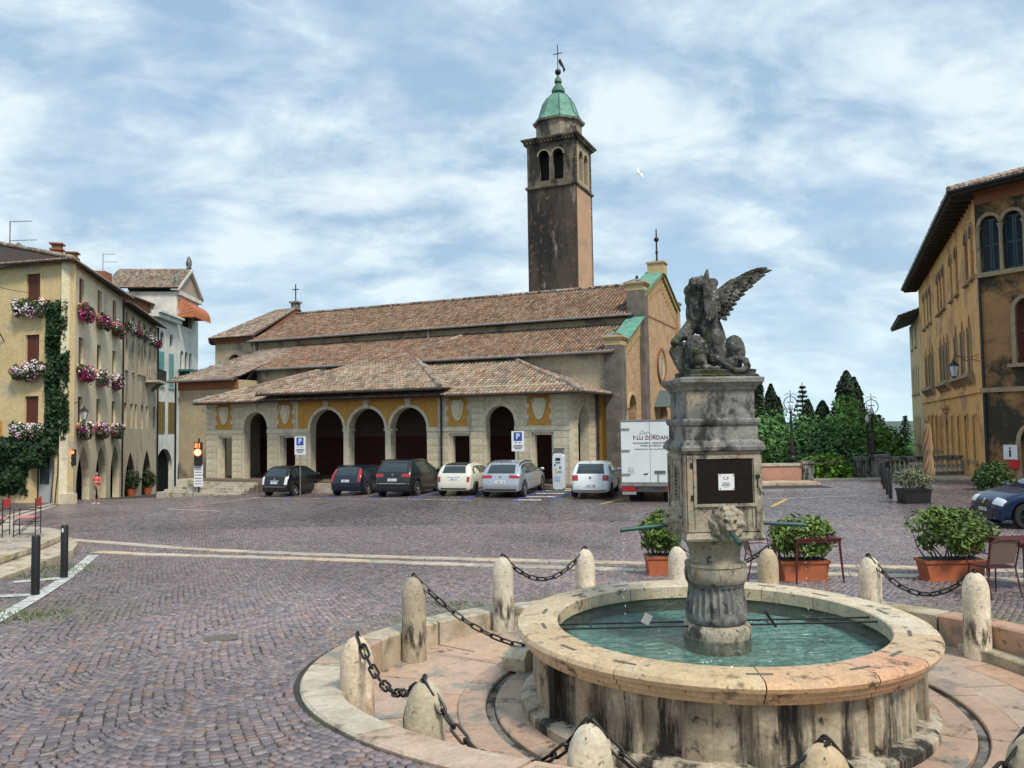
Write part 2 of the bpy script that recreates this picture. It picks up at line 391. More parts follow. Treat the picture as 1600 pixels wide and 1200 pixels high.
# hillside and plain far below, one sheet out to the horizon
def build_terrain():
    rs = np.array([0, 20, 40, 60, 90, 140, 220, 400, 800, 1600, 4000, 10000, 25000, 45000.0]); n = 72
    V = []; 
    for r in rs:
        for q in range(n):
            a = 2*pi*q/n; x = r*cos(a); y = r*sin(a)
            if r <= 40: z = -5.0
            else: z = -5 - 120 * (1 - math.exp(-(r-40)/260.0)) + (0 if r > 900 else 3*sin(x*.02+1)*cos(y*.017))
            V.append((x, y, z))
    V = np.array(V); Q = []
    for j in range(len(rs)-1):
        for q in range(n): Q.append((j*n+q, j*n+(q+1) % n, (j+1)*n+(q+1) % n, (j+1)*n+q))
    return tag(link('terrain', np_mesh('terrain', V, Q, mat('far_fields', (0.05, 0.085, 0.06), 0.95, (0.09, 0.13, 0.10), 0.004), smooth=True)), kind='structure')
build_terrain()

BAND_U = [(-40, 833), (60, 840), (300, 858), (483, 866), (888, 877), (1100, 882), (1311, 884), (1442, 887), (1640, 894)]
BAND_L = [(150, 862), (166, 864), (300, 868), (483, 873), (888, 887), (1100, 893), (1311, 897), (1442, 900), (1640, 908)]
def poly_ground(pts): return [ground(*p) for p in pts]
bandpaths = [poly_ground(BAND_U), poly_ground(BAND_L), poly_ground([(0, 812), (30, 801), (62, 792), (84, 786)]), poly_ground([(12, 848), (6, 826), (16, 812), (62, 797), (84, 790)])]
def seg_dist(P, path):
    d = np.full(len(P), 1e9)
    for a, b in zip(path[:-1], path[1:]):
        a = np.array(a[:2]); b = np.array(b[:2]); ab = b - a; t = np.clip(((P - a) @ ab) / (ab @ ab), 0, 1)
        d = np.minimum(d, np.hypot(*(P - a - t[:, None] * ab).T))
    return d
TERR_IN = poly_ground([(-120, 925), (-40, 902), (0, 890), (50, 876), (92, 861), (98, 853), (84, 849), (40, 846), (0, 845), (-80, 846)])
TERR_OUT = poly_ground([(-140, 952), (-40, 921), (0, 907), (60, 889), (114, 871), (122, 862), (112, 856), (96, 851)])
def in_poly(P, poly):
    x, y = P[:, 0], P[:, 1]; ins = np.zeros(len(P), bool); n = len(poly)
    for i in range(n):
        a, b = poly[i], poly[i-1]
        c = ((a.y > y) != (b.y > y)) & (x < (b.x - a.x) * (y - a.y) / ((b.y - a.y) if abs(b.y - a.y) > 1e-9 else 1e-9) + a.x); ins ^= c
    return ins
# church frame: s runs along the portico (to the left and away), t runs back from it
P0 = Vector((2.72, 37.5)); TILT = radians(24.0)
AV = Vector((-cos(TILT), sin(TILT))); NV = Vector((sin(TILT), cos(TILT)))
FLOORZ = 0.12
def CH(s, t, z=0.0): p = P0 + AV * s + NV * t; return Vector((p.x, p.y, z))

def build_cobbles():
    W = 1.46; half = radians(47); R = W / 2 / sin(half); p = 0.090; nj = 19; dth = 2 * half / (nj - 1)
    ang = radians(-6); ca, sa = cos(ang), sin(ang)                     # segmental arcs, bowed toward the viewer
    C, K, J = np.meshgrid(np.arange(-36, 36), np.arange(-110, 860), np.arange(nj), indexing='ij'); C = C.ravel(); K = K.ravel(); J = J.ravel()
    keep_ = ~((J == nj - 1) & (K % 2 == 0)) & ~((J == 0) & (K % 2 == 1)); C, K, J = C[keep_], K[keep_], J[keep_]
    th = -half + J * dth + np.where(K % 2 == 0, .22, -.22) * dth + RNG.normal(0, 0.005, len(J)); ph_c = (C * 37 % 11) / 11.0
    u = C * W + R * np.sin(th) + RNG.normal(0, .002, len(J)); v = (K + ph_c * .0 + 0.5 * (C % 2)) * p + R * (1 - np.cos(th)) + RNG.normal(0, .002, len(J))
    bw_ = np.cos(th); aw = np.full(len(J), R * dth / 2)
    u2 = u + .07 * np.sin(v * .55 + 1) ; v2 = v + .06 * np.sin(u * .5)
    x = ca * u2 - sa * v2; y = sa * u2 + ca * v2
    def vis(x, y): return (y > 3.6) & ((y < 48) | ((y < 78) & (x < -13))) & (np.abs(x) < 0.70 * y + 1.5)
    m = vis(x, y); x, y, th, aw, bw_ = x[m], y[m], th[m], aw[m], bw_[m]
    P = np.stack([x, y], 1); m = rfc(x, y) > 4.42
    for bp in bandpaths: m &= seg_dist(P, bp) > 0.24
    m &= ~in_poly(P, TERR_OUT); m &= ~in_poly(P, TERR_IN)
    s = (P - np.array(P0)) @ np.array(AV); t = (P - np.array(P0)) @ np.array(NV); m &= ~((t > -1.0) & (s > -1.2))
    m &= ~((y > 40.6) & (x > 8)); m &= ~((y > 35.2) & (x > 8.5) & (x < 14.2)) 
    x, y, th, aw, bw_ = x[m], y[m], th[m], aw[m], bw_[m]
    # a ring of setts laid round the kerb
    rr = np.concatenate([np.arange(0, 2*pi, 0.085/4.4) for _ in (0,)]); n1 = len(rr)
    x = np.concatenate([x, FC.x + 4.40 * np.cos(rr)]); y = np.concatenate([y, FC.y + 4.40 * np.sin(rr)]); ph = np.concatenate([th + ang, rr + pi/2]); aw = np.concatenate([aw, np.full(n1, .0425)]); bw_ = np.concatenate([bw_, np.ones(n1)])
    mk = (y > 3.6); x, y, ph, aw, bw_ = x[mk], y[mk], ph[mk], aw[mk], bw_[mk]
    N = len(x); z = gz(x, y) + RNG.normal(0, 0.0035, N)
    a = aw - 0.0038 + RNG.normal(0, 0.003, N); b = p * bw_ / 2 - 0.0078 + RNG.normal(0, 0.0024, N)
    tx, ty = np.cos(ph), np.sin(ph); tx2, ty2 = -ty, tx
    # colour
    f1 = np.sin(x*.9+1)*np.cos(y*.8) + .6*np.sin(x*2.3+y*1.7); f2 = np.sin(x*.37-y*.5+2) + .5*np.cos(x*1.3+.4*y)
    pal = np.array([(.285,.245,.25), (.225,.205,.215), (.30,.25,.225), (.33,.215,.165), (.165,.155,.16), (.35,.31,.285)])
    pr = np.array([.34, .26, .16, .07, .11, .06]); ix = RNG.choice(6, N, p=pr); col = pal[ix] * (1 + RNG.normal(0, .10, N))[:, None]
    col *= (1 + 0.09 * np.clip(f1, -1.5, 1.5))[:, None] * (1 + .10*f2 + .07*np.sin(x*.21 + 1.1*np.sin(y*.13)))[:, None] * np.array([.90, .835, .85])
    moss = np.clip((0.75 - np.abs(rfc(x, y) - 4.5)) / .75, 0, 1) * np.clip(np.sin(3*np.arctan2(y-FC.y, x-FC.x)+1.0)+.25, 0, 1) * (y > 8.5)
    moss = np.maximum(moss, np.clip(1 - np.hypot((x+7.2)/2.2, (y-11.6)/1.3), 0, 1)) * (RNG.random(N) * .5 + .5)
    col = col * (1 - .6*moss[:, None]) + np.array([.17, .18, .07]) * (.6*moss[:, None])
    # keep the paved apron by the terrace paler
    far = (y > 33.5) & (x > 9); col[far] = col[far] * 1.25
    col = np.clip(col, .02, .6)
    def corners(aa, bb, jit):
        out = []
        for sx, sy in ((-1,-1),(1,-1),(1,1),(-1,1)):
            da = sx*aa + jit*RNG.normal(0, 1, len(aa)); db = sy*bb + jit*RNG.normal(0, 1, len(aa)); out.append((da, db))
        return out
    def ring(cs, idx, zz, k): return [np.stack([x[idx]+ (da*k)*tx[idx] + (db*k)*tx2[idx], y[idx] + (da*k)*ty[idx] + (db*k)*ty2[idx], zz], 1) for da, db in cs]
    near = (y < 14.5)
    inview = near & (np.abs(x/np.maximum(y, 1)) < .63) & ((CAMZ - z)/y < .43)
    dist = np.hypot(x, y); o = np.where(inview)[0]; o = o[np.argsort(dist[o])][:300]
    single = np.zeros(N, bool); single[o] = True
    def lod_near(idx):
        cs = corners(a[idx], b[idx], .0035); tilt = RNG.normal(0, .02, (len(idx), 2)); zz = z[idx]
        r0 = ring(cs, idx, zz - .035, 1.0); r1 = ring(cs, idx, zz - .008, 1.0); r2 = ring(cs, idx, zz, .86)
        for q, (sx, sy) in enumerate(((-1,-1),(1,-1),(1,1),(-1,1))):
            dz = tilt[:, 0]*sx*a[idx] + tilt[:, 1]*sy*b[idx]; r1[q][:, 2] += dz; r2[q][:, 2] += dz
        V = np.stack(r0 + r1 + r2, 1)                       # n,12,3
        q0 = []
        for L in (0, 4):
            for q in range(4): q0.append((L+q, L+(q+1) % 4, L+4+(q+1) % 4, L+4+q))
        q0.append((8, 9, 10, 11)); return V, np.array(q0)
    def lod_far(idx):
        cs = corners(a[idx], b[idx], .003); zz = z[idx]
        V = np.stack(ring(cs, idx, zz - .02, 1.02) + ring(cs, idx, zz, .90), 1)
        q0 = [(q, (q+1) % 4, 4+(q+1) % 4, 4+q) for q in range(4)] + [(4, 5, 6, 7)]; return V, np.array(q0)
    def emit(idx, lod, name, smooth):
        V, q0 = lod(idx); n, kk = V.shape[:2]
        Q = (np.arange(n)[:, None, None] * kk + q0[None]).reshape(-1, 4)
        return tag(link(name, np_mesh(name, V.reshape(-1, 3), Q, m_cobble, np.repeat(col[idx], kk, 0), smooth), piazza), kind='stuff')
    emit(np.where(near & ~single)[0], lod_near, 'cobbles', False)
    def lod_top(idx):
        cs = corners(a[idx] + .003, b[idx] + .003, .003); return np.stack(ring(cs, idx, z[idx], .98), 1), np.array([(0, 1, 2, 3)])
    emit(np.where(~near & (y < 24))[0], lod_far, 'cobbles', False); emit(np.where(y >= 24)[0], lod_top, 'cobbles', False)
    V, q0 = lod_near(o)
    for i in range(len(o)):
        c = V[i].mean(0); me = np_mesh('cobble', V[i] - c, q0, m_cobble, np.repeat(col[o[i]][None], 12, 0)); link('cobble', me, piazza, c)
build_cobbles()

def strip_slabs(path, w, L, parent, m, zoff=0.008, cols=((1,1,1),), name='slab'):
    pts = [Vector(p[:2]) for p in path]; cum = [0]
    for p, q in zip(pts[:-1], pts[1:]): cum.append(cum[-1] + (q-p).length)
    def ev(d):
        for i in range(len(cum)-1):
            if d <= cum[i+1] or i == len(cum)-2:
                t = (d-cum[i])/max(cum[i+1]-cum[i], 1e-6); p = pts[i].lerp(pts[i+1], t); tg = (pts[i+1]-pts[i]).normalized(); return p, tg
    d = 0
    while d < cum[-1] - .2:
        l = min(L * random.uniform(.75, 1.3), cum[-1]-d); (p, t0), (q, t1) = ev(d + .006), ev(d + l - .006); n0 = Vector((-t0.y, t0.x)) * w/2; n1 = Vector((-t1.y, t1.x)) * w/2
        c = [p - n0, q - n1, q + n1, p + n0]; ctr = (p+q)/2; z0 = gz(ctr.x, ctr.y)
        vs = []
        for dz, k2 in ((-.05, 1), (zoff - .006 + random.uniform(-.002, .002), 1), (zoff, .975)):
            for v in c: vv = ctr + (v-ctr)*k2; vs.append((vv.x-ctr.x, vv.y-ctr.y, gz(vv.x, vv.y)+dz-z0))
        mb = MB(); cc = random.choice(cols); kk = random.uniform(.86, 1.1)
        mb.add(vs, [(0,1,5,4),(1,2,6,5),(2,3,7,6),(3,0,4,7),(4,5,9,8),(5,6,10,9),(6,7,11,10),(7,4,8,11),(8,9,10,11)], None, tuple(v*kk for v in cc))
        mb.obj(name, m, parent, loc=(ctr.x, ctr.y, z0)); d += l
CR = ((1, 1, 1), (1.05, .95, .85), (.92, .92, .92))
for bp in bandpaths:
    strip_slabs(bp, .34, 1.15, piazza, m_slab, cols=CR)
m_paintw = mat('worn_white_paint', (0.62, 0.62, 0.58), 0.7, (0.30, 0.29, 0.28), 5, contrast=(0.40, 0.62))
m_paintb = mat('worn_blue_paint', (0.04, 0.10, 0.40), 0.7, (0.10, 0.12, 0.22), 5, contrast=(0.45, 0.70))
m_painty = mat('worn_yellow_paint', (0.60, 0.38, 0.08), 0.7, (0.35, 0.26, 0.14), 5, contrast=(0.45, 0.7))
def paint_line(name, pts, w, m, n=8, parent=None):
    W = [ground(*p) if len(p) == 2 and not isinstance(p, Vector) else p for p in pts]; mb = MB()
    for A, B in zip(W[:-1], W[1:]):
        a = Vector(A[:2]); b = Vector(B[:2]); t = (b-a).normalized(); nn = Vector((-t.y, t.x))*w/2; vs = []; fs = []
        for i in range(n+1):
            q = a.lerp(b, i/n)
            for sg in (-1, 1): e = q + nn*sg; vs.append((e.x, e.y, gz(e.x, e.y)+.010))
        for i in range(n): fs.append((2*i, 2*i+1, 2*i+3, 2*i+2))
        mb.add(vs, fs)
    return mb.obj(name, m, piazza)
# painted lines at the left, by the terrace
paint_line('painted_line', [(146, 868), (104, 903), (62, 930), (0, 966), (-60, 1000)], .22, m_paintw)
paint_line('painted_line', [(20, 910), (104, 903)], .3, m_paintw)
paint_line('painted_line', [(-30, 933), (62, 930)], .3, m_paintw)
paint_line('painted_line', [(262, 796), (340, 799)], .13, m_paintw)
paint_line('painted_line', [(262, 796), (410, 776)], .12, m_paintw)

# terrace with two steps at the left edge
terrace = thing('cafe_terrace', 'low paved cafe terrace with two pale stone steps beside the black bollards', 'terrace', tuple(TERR_IN[4]))
def slab_poly(name, poly, z0, z1, m, parent, inset=0.0, col=(1,1,1)):
    o = Vector(parent.location); n = len(poly); mb = MB()
    vs = [(p.x-o.x, p.y-o.y, z0(p)-o.z if callable(z0) else z0-o.z) for p in poly] + [(p.x-o.x, p.y-o.y, z1-o.z) for p in poly]
    mb.add(vs, [tuple(range(n, 2*n))] + [(i, (i+1) % n, n+(i+1) % n, n+i) for i in range(n)], None, col); return mb.obj(name, m, parent)
zt = max(p.z for p in TERR_IN[2:]) 
slab_poly('lower_step', TERR_OUT + [TERR_IN[6], TERR_IN[-1] + Vector((0, .2, 0))], -.3, zt + .10, m_slab, terrace, col=(1, .95, .85))
slab_poly('floor', TERR_IN, -.3, zt + .23, m_slab, terrace, col=(.8, .8, .78))
strip = [p.copy() for p in TERR_IN[1:6]]
for a_, b_ in zip(strip[:-1], strip[1:]):
    mb = MB(); o = Vector(terrace.location); d = (b_-a_); L_ = d.length; d = d.normalized(); nn = Vector((-d.y, d.x, 0)); n_ = max(1, int(L_/.8)); 
    for i in range(n_):
        q0 = a_ + d*(L_*i/n_+.004); q1 = a_ + d*(L_*(i+1)/n_-.004); mb2 = MB(); zz = zt + .238
        vs = [tuple(v) for v in (q0-nn*.02-o, q1-nn*.02-o, q1+nn*.34-o, q0+nn*.34-o)]; vs = [(v[0], v[1], zz-o.z-.10) for v in vs] + [(v[0], v[1], zz-o.z) for v in vs]
        mb2.add(vs, [(4,5,6,7),(0,1,5,4),(1,2,6,5),(2,3,7,6),(3,0,4,7)], None, (1, .95, .84)); mb2.obj('edge_stone', m_slab, terrace)

# ------------------------------------------------------------------ fountain surround
surround = tag(thing('fountain_surround', 'sunken round stone floor with kerb around the fountain', 'paving', (FC.x, FC.y, PLZ)), kind=None)
def ring_piece(mb, r0, r1, a0, a1, z0f, z1f, n=4, col=(1,1,1), bev=.012):
    vs = []; fs = []
    for i in range(n+1):
        a = a0 + (a1-a0)*i/n; ca, sa = cos(a), sin(a)
        for r, zf in ((r0, z0f), (r0, None), (r0+bev, z1f), (r1-bev, z1f), (r1, None), (r1, z0f)):
            zz = (z1f(r*ca, r*sa) - bev) if zf is None else zf(r*ca, r*sa); vs.append((r*ca, r*sa, zz))
    for i in range(n):
        for q in range(5): fs.append((i*6+q, (i+1)*6+q, (i+1)*6+q+1, i*6+q+1))
    fs.append(tuple(range(6))); fs.append(tuple(n*6+q for q in range(6))[::-1]); mb.add(vs, fs, None, col); return mb
mb = MB(); mb.lathe([(0.01, -.05), (3.98, -.05)], 48, cap=False); mb.obj('bedding', m_bed, surround)
def lev(h): return lambda x, y: h
for (r0, r1, n, off) in ((2.78, 3.32, 15, .1), (3.33, 3.95, 17, .3)):
    a = off
    for i in range(n):
        w = 2*pi/n; cc = random.choice([(1,1,1), (1.08,.95,.85), (.9,.95,1.0), (1.1,1.05,.95), (.95,.85,.8)])
        q = ring_piece(MB(), r0, r1, a + .004, a + w - .004, lev(-.06), lev(random.uniform(-.003, .003)), 4, cc, .006); q.obj('paving_slab', m_pinkslab, surround); a += w
for (r0, r1, h, n) in ((2.09, 2.38, .012, 12), (2.38, 2.48, -.032, 1), (2.48, 2.775, .010, 13)):
    for i in range(n):
        w = 2*pi/n; q = ring_piece(MB(), r0, r1, i*w + (.003 if n > 1 else 0), (i+1)*w - (.003 if n > 1 else 0), lev(-.06), lev(h), 64 if n == 1 else 6, (.85, .82, .8) if n > 1 else (.75, .75, .72), .012); q.obj('channel_stone' if n > 1 else 'drain_channel', m_pinkslab if n > 1 else m_oldstone, surround)
def ktop(x, y): return gz(FC.x + x, FC.y + y) + .022 - PLZ
aa = .2; nK = 19
for i in range(nK):
    w = 2*pi/nK; dj = random.uniform(-.05, .05); cc = random.choice([(1.05,1.05,1.0), (1,.95,.85), (1.0,.85,.78), (.9,.9,.85)])
    q = ring_piece(MB(), 3.96 - random.uniform(0, .03), 4.32 + random.uniform(-.02, .03), aa + .004, aa + w - .004, lev(-.06), ktop, 5, cc, .02); q.obj('kerb_stone', m_slab if i % 4 else m_pinkslab, surround); aa += w
# low step at the right side of the sunken floor
mb = ring_piece(MB(), 3.72, 3.955, -.18, .42, lev(-.02), lev(.13), 8, (.8, .8, .7), .015); mb.obj('step', m_slab, surround)
sb = thing('stone_block', 'low cut stone step leaning against the side of the basin', 'stone block', (0.14, 9.95, PLZ), radians(58))
mb = MB(); mb.prism([(-.32, 0), (.32, 0), (.34, .16), (.27, .25), (-.27, .25), (-.34, .16)], -.16, .16); mb.obj('block', m_coping, sb)

# ------------------------------------------------------------------ fountain
fountain = thing('fountain', 'round stone fountain basin with tall carved pedestal and turquoise water', 'fountain', (FC.x, FC.y, PLZ))
RZ = .90 - PLZ; WZ = .73 - PLZ                      # rim and water above the floor
mb = MB(); mb.lathe([(1.90, .0), (1.90, RZ - .12)], 64, cap=False); mb.obj('basin_wall', m_basin, fountain, smooth=40); mb = MB(); mb.lathe([(1.72, RZ - .03), (1.72, .1)], 64, cap=False); mb.obj('basin_lining', mat('algae_stone', (.20, .21, .13), .7, (.12, .14, .08), 4, stain=[((.05, .06, .035), 3, .54, .66)], bump=.006), fountain, smooth=40)
mb = MB(); mb.lathe([(2.1, 0), (2.1, .09), (2.05, .12), (1.9, .13)], 64, cap=False); mb.obj('plinth', m_basin, fountain, smooth=40)
mb = MB(); mb.lathe([(.01, .55), (1.73, .55)], 48, cap=False); mb.obj('basin_floor', mat('basin_bottom', (0.46, 0.86, 0.76), 0.8, (.28, .66, .55), 1.6, stain=[((.10, .34, .23), 2.0, .56, .72)]), fountain)
nP = 22
for i in range(nP):
    a = 2*pi*(i + .3)/nP; w = 2*pi/nP * (.52 if i % 2 else .40); q = MB(); 
    dd = .05 if i % 2 else .10; n = 6; vs = []; fs = []; kc = random.uniform(.7, 1.15)
    prof = [(-1, 0.0), (-.86, .8), (-.6, 1.0), (.6, 1.0), (.86, .8), (1, 0.0)] if i % 2 else [(-1, 0.0), (-.9, .7), (-.55, 1.0), (.55, 1.0), (.9, .7), (1, 0.0)]
    for z in (.12, RZ - .17):
        for u, dpt in prof: r = 1.89 + dd*dpt; b = a + u*w/2; vs.append((r*cos(b), r*sin(b), z))
    m6 = len(prof)
    for q2 in range(m6-1): fs.append((q2, q2+1, m6+q2+1, m6+q2))
    fs += [tuple(range(m6)), tuple(range(2*m6-1, m6-1, -1))]
    q.add(vs, fs, None, (kc, kc*.98, kc*.94)); q.obj('pilaster' if i % 2 else 'panel', m_basin, fountain)
# coping stones with a moulded edge
def coping(a0, a1, n, col):
    prof = [(1.70, RZ-.15), (1.70, RZ-.012), (1.715, RZ), (2.08, RZ), (2.125, RZ-.012), (2.145, RZ-.05), (2.13, RZ-.09), (2.09, RZ-.11), (2.085, RZ-.15), (2.05, RZ-.165), (2.035, RZ-.21), (1.98, RZ-.215), (1.86, RZ-.215)]
    vs = []; fs = []; k0 = len(prof)
    for i in range(n+1):
        a = a0 + (a1-a0)*i/n
        for r, z in prof: vs.append((r*cos(a), r*sin(a), z))
    for i in range(n):
        for q in range(k0): fs.append((i*k0+q, (i+1)*k0+q, (i+1)*k0+(q+1) % k0, i*k0+(q+1) % k0))
    fs.append(tuple(range(k0))); fs.append(tuple(n*k0+q for q in range(k0))[::-1]); return MB().add(vs, fs, None, col)
a = radians(-128); cws = [34, 27, 19, 25, 28, 30, 22, 26, 31, 24, 29, 20, 25, 20]; sc = 360/sum(cws)
ccs = [(.98,.88,.72), (1.06,.80,.62), (1.08,.72,.56), (1.0,.85,.7), (1.15,1.12,1.08), (1.1,1.08,1.02), (1.12,1.1,1.05), (1.05,1.02,.95), (1.1,1.05,1), (1.12,1.08,1), (1.0,.95,.85), (1.05,.98,.85), (1.0,.88,.72), (1.02,.9,.74)]
m_clamp = mat('old_iron_clamp', (0.10, 0.095, 0.085), 0.7, (0.16, 0.13, 0.10), 20)
for cw, cc in zip(cws, ccs):
    w = radians(cw*sc); coping(a + .003, a + w - .003, max(4, cw//3), cc).obj('coping_stone', m_coping, fountain, smooth=35)
    q = MB(); M_ = Matrix.Rotation(a, 4, 'Z') @ Matrix.Translation((1.9 + random.uniform(-.06, .08), 0, RZ + .0015)); q.box((0, 0, 0), (.035, .22, .006), M_); q.obj('clamp', m_clamp, fountain); a += w
# water
def water_mat():
    m = bpy.data.materials.new('fountain_water'); m.use_nodes = True; N = m.node_tree.nodes; Lk = m.node_tree.links; b = N['Principled BSDF']
    N.remove(b); tr = N.new('ShaderNodeBsdfTransparent'); tr.inputs[0].default_value = (.95, 1.0, .985, 1); gl = N.new('ShaderNodeBsdfGlossy'); gl.inputs['Roughness'].default_value = .04; fr = N.new('ShaderNodeFresnel'); fr.inputs[0].default_value = 1.85; mxs = N.new('ShaderNodeMixShader'); Lk.new(fr.outputs[0], mxs.inputs[0]); Lk.new(tr.outputs[0], mxs.inputs[1]); Lk.new(gl.outputs[0], mxs.inputs[2]); Lk.new(mxs.outputs[0], N['Material Output'].inputs[0])
    tc = N.new('ShaderNodeTexCoord'); n1 = N.new('ShaderNodeTexNoise'); n1.inputs['Scale'].default_value = 7; n1.inputs['Detail'].default_value = 3; n1.inputs['Distortion'].default_value = .8
    mp = N.new('ShaderNodeMapping'); mp.inputs['Scale'].default_value = (.75, 1.5, 1); Lk.new(tc.outputs['Object'], mp.inputs[0]); Lk.new(mp.outputs[0], n1.inputs['Vector'])
    n2 = N.new('ShaderNodeTexNoise'); n2.inputs['Scale'].default_value = 22; n2.inputs['Detail'].default_value = 2; Lk.new(mp.outputs[0], n2.inputs['Vector'])
    ad = N.new('ShaderNodeMath'); ad.operation = 'MULTIPLY_ADD'; ad.inputs[1].default_value = .35; Lk.new(n2.outputs['Fac'], ad.inputs[0]); Lk.new(n1.outputs['Fac'], ad.inputs[2])
    bp = N.new('ShaderNodeBump'); bp.inputs['Strength'].default_value = 1; bp.inputs['Distance'].default_value = .11; Lk.new(ad.outputs[0], bp.inputs['Height']); Lk.new(bp.outputs[0], gl.inputs['Normal']); Lk.new(bp.outputs[0], fr.inputs['Normal']); return m
    n3 = N.new('ShaderNodeTexNoise'); n3.inputs['Scale'].default_value = 1.3; n3.inputs['Detail'].default_value = 3; Lk.new(tc.outputs['Object'], n3.inputs['Vector'])
    mx = N.new('ShaderNodeMix'); mx.data_type = 'RGBA'; mx.inputs[6].default_value = (.03, .16, .11, 1); mx.inputs[7].default_value = (.12, .36, .30, 1)
    mr = N.new('ShaderNodeMapRange'); mr.inputs[1].default_value = .35; mr.inputs[2].default_value = .65; Lk.new(n3.outputs['Fac'], mr.inputs[0]); Lk.new(mr.outputs[0], mx.inputs[0]); Lk.new(mx.outputs[2], b.inputs['Base Color'])
    return m
mb = MB(); mb.lathe([(.30, WZ), (.8, WZ), (1.3, WZ), (1.725, WZ)], 64, cap=False); mb.obj('water', water_mat(), fountain, smooth=0)
# column
def fluted(prof, nf, depth, n=144):
    vs = []; fs = []
    for r, z, dp in prof:
        for i in range(n):
            a = 2*pi*i/n; c = abs(sin(a*nf/2)); rr = r - depth*dp*(c**1.2); vs.append((rr*cos(a), rr*sin(a), z))
    for j in range(len(prof)-1):
        for i in range(n): fs.append((j*n+i, j*n+(i+1) % n, (j+1)*n+(i+1) % n, (j+1)*n+i))
    return MB().add(vs, fs)
def Zf(z): return z - PLZ
mb = MB(); mb.lathe([(0.316, Zf(.55)), (0.349, Zf(.58)), (0.349, Zf(.72)), (0.358, Zf(.78)), (0.349, Zf(.84)), (0.316, Zf(.87))], 40); mb.obj('base_ring', m_pedbox, fountain, smooth=50)
fluted([(0.279, Zf(.86), 0), (0.316, Zf(.90), 0), (0.327, Zf(.95), .3), (0.327, Zf(.99), 1), (0.321, Zf(1.05), 1), (0.302, Zf(1.20), 1), (0.296, Zf(1.25), 1), (0.299, Zf(1.275), 0), (0.279, Zf(1.29), 0)], 26, .035).obj('fluted_drum', m_oldstone, fountain, smooth=60)
mb = MB(); mb.lathe([(0.279, Zf(1.28)), (0.312, Zf(1.30)), (0.327, Zf(1.36)), (0.327, Zf(1.42)), (0.316, Zf(1.46)), (0.327, Zf(1.475)), (0.321, Zf(1.50)), (0.270, Zf(1.51))], 40); mb.obj('collar', m_pedbox, fountain, smooth=45)
fluted([(0.265, Zf(1.50), 0), (0.270, Zf(1.55), .5), (0.279, Zf(1.62), 1), (0.307, Zf(1.70), 1), (0.358, Zf(1.765), .5), (0.363, Zf(1.78), 0)], 10, .03).obj('leaf_capital', m_pedbox, fountain, smooth=60)
ROT = Matrix.Rotation(radians(2.5), 4, 'Z')
def sq(mb, prof, M=ROT, ch=0.0):
    """square lathe: list of (half width, z)"""
    vs = []; fs = []
    for h, z in prof: vs += [(-h,-h,z),(h,-h,z),(h,h,z),(-h,h,z)]
    for j in range(len(prof)-1):
        for i in range(4): fs.append((j*4+i, j*4+(i+1) % 4, (j+1)*4+(i+1) % 4, (j+1)*4+i))
    fs += [(3,2,1,0), tuple(4*(len(prof)-1)+i for i in range(4))]; return mb.add(vs, fs, M)
sq(MB(), [(.36, Zf(1.765)), (.405, Zf(1.775)), (.415, Zf(1.80)), (.405, Zf(1.82)), (.395, Zf(1.845)), (.385, Zf(1.86)), (.385, Zf(2.66)), (.40, Zf(2.68)), (.40, Zf(2.69))]).obj('shaft_box', m_pedbox, fountain)
sq(MB(), [(.40, Zf(2.688)), (.43, Zf(2.70)), (.435, Zf(2.735)), (.42, Zf(2.75)), (.41, Zf(2.785)), (.385, Zf(2.80)), (.375, Zf(2.81)), (.375, Zf(2.955)), (.39, Zf(2.965)), (.40, Zf(2.99)), (.40, Zf(3.015)), (.38, Zf(3.03))]).obj('middle_block', m_oldstone, fountain)
sq(MB(), [(.375, Zf(3.025)), (.355, Zf(3.03)), (.355, Zf(3.31)), (.36, Zf(3.32))]).obj('upper_block', m_oldstone, fountain)
sq(MB(), [(.36, Zf(3.315)), (.375, Zf(3.33)), (.38, Zf(3.355)), (.41, Zf(3.385)), (.435, Zf(3.405)), (.44, Zf(3.445)), (.43, Zf(3.455)), (.36, Zf(3.465))]).obj('cornice', m_oldstone, fountain)
# frames and panels on the box
for kf in range(4):
    Mk = Matrix.Rotation(kf*pi/2, 4, 'Z') @ ROT; q = MB(); H0, H1 = Zf(1.87), Zf(2.65)
    for x in (-.355, .355): q.box((x, -.392, (H0+H1)/2), (.055, .018, H1-H0), Mk)
    for x in (-.30, .30): q.box((x, -.388, (H0+H1)/2), (.018, .012, H1-H0-.02), Mk)
    for z in (H0+.015, H1-.015): q.box((0, -.3905, z), (.655, .014, .03), Mk)
    if kf % 2:      # carved side panel: beaded frame and a candelabrum of leaves
        for x in (-.2, .2): q.box((x, -.390, Zf(2.35)), (.02, .014, .5), Mk)
        for z in (Zf(2.61), Zf(2.09)): q.box((0, -.3905, z), (.42, .014, .02), Mk)
        for i in range(12):
            z = Zf(2.13) + i*.036; q.ell(Mk @ Vector((0, -.388, z)), (.02 + .02*abs(sin(i*1.3)),)*2 + (.018,), 8, 5)
            for sgn in (-1, 1): q.ell(Mk @ Vector((sgn*(.04+.03*abs(sin(i*.9))), -.386, z+.01)), (.018, .018, .026), 7, 5)
    q.obj('carved_frame', m_pedbox, fountain, smooth=40)
Mf = ROT
mb = MB(); mb.box((0.01, -.395, Zf(2.385)), (.57, .012, .46), Mf); mb.obj('iron_door', mat('rusty_black_iron', (0.010, 0.008, 0.007), .8, (0.02, 0.013, 0.01), 18, spec=.15), fountain)
mb = MB()
for x, w_ in ((-.305, .03), (.325, .03)): mb.box((x, -.398, Zf(2.385)), (w_, .022, .53), Mf)
for z in (Zf(2.63), Zf(2.14)): mb.box((.01, -.3985, z), (.66, .022, .03), Mf)
mb.obj('door_frame', m_pedbox, fountain)
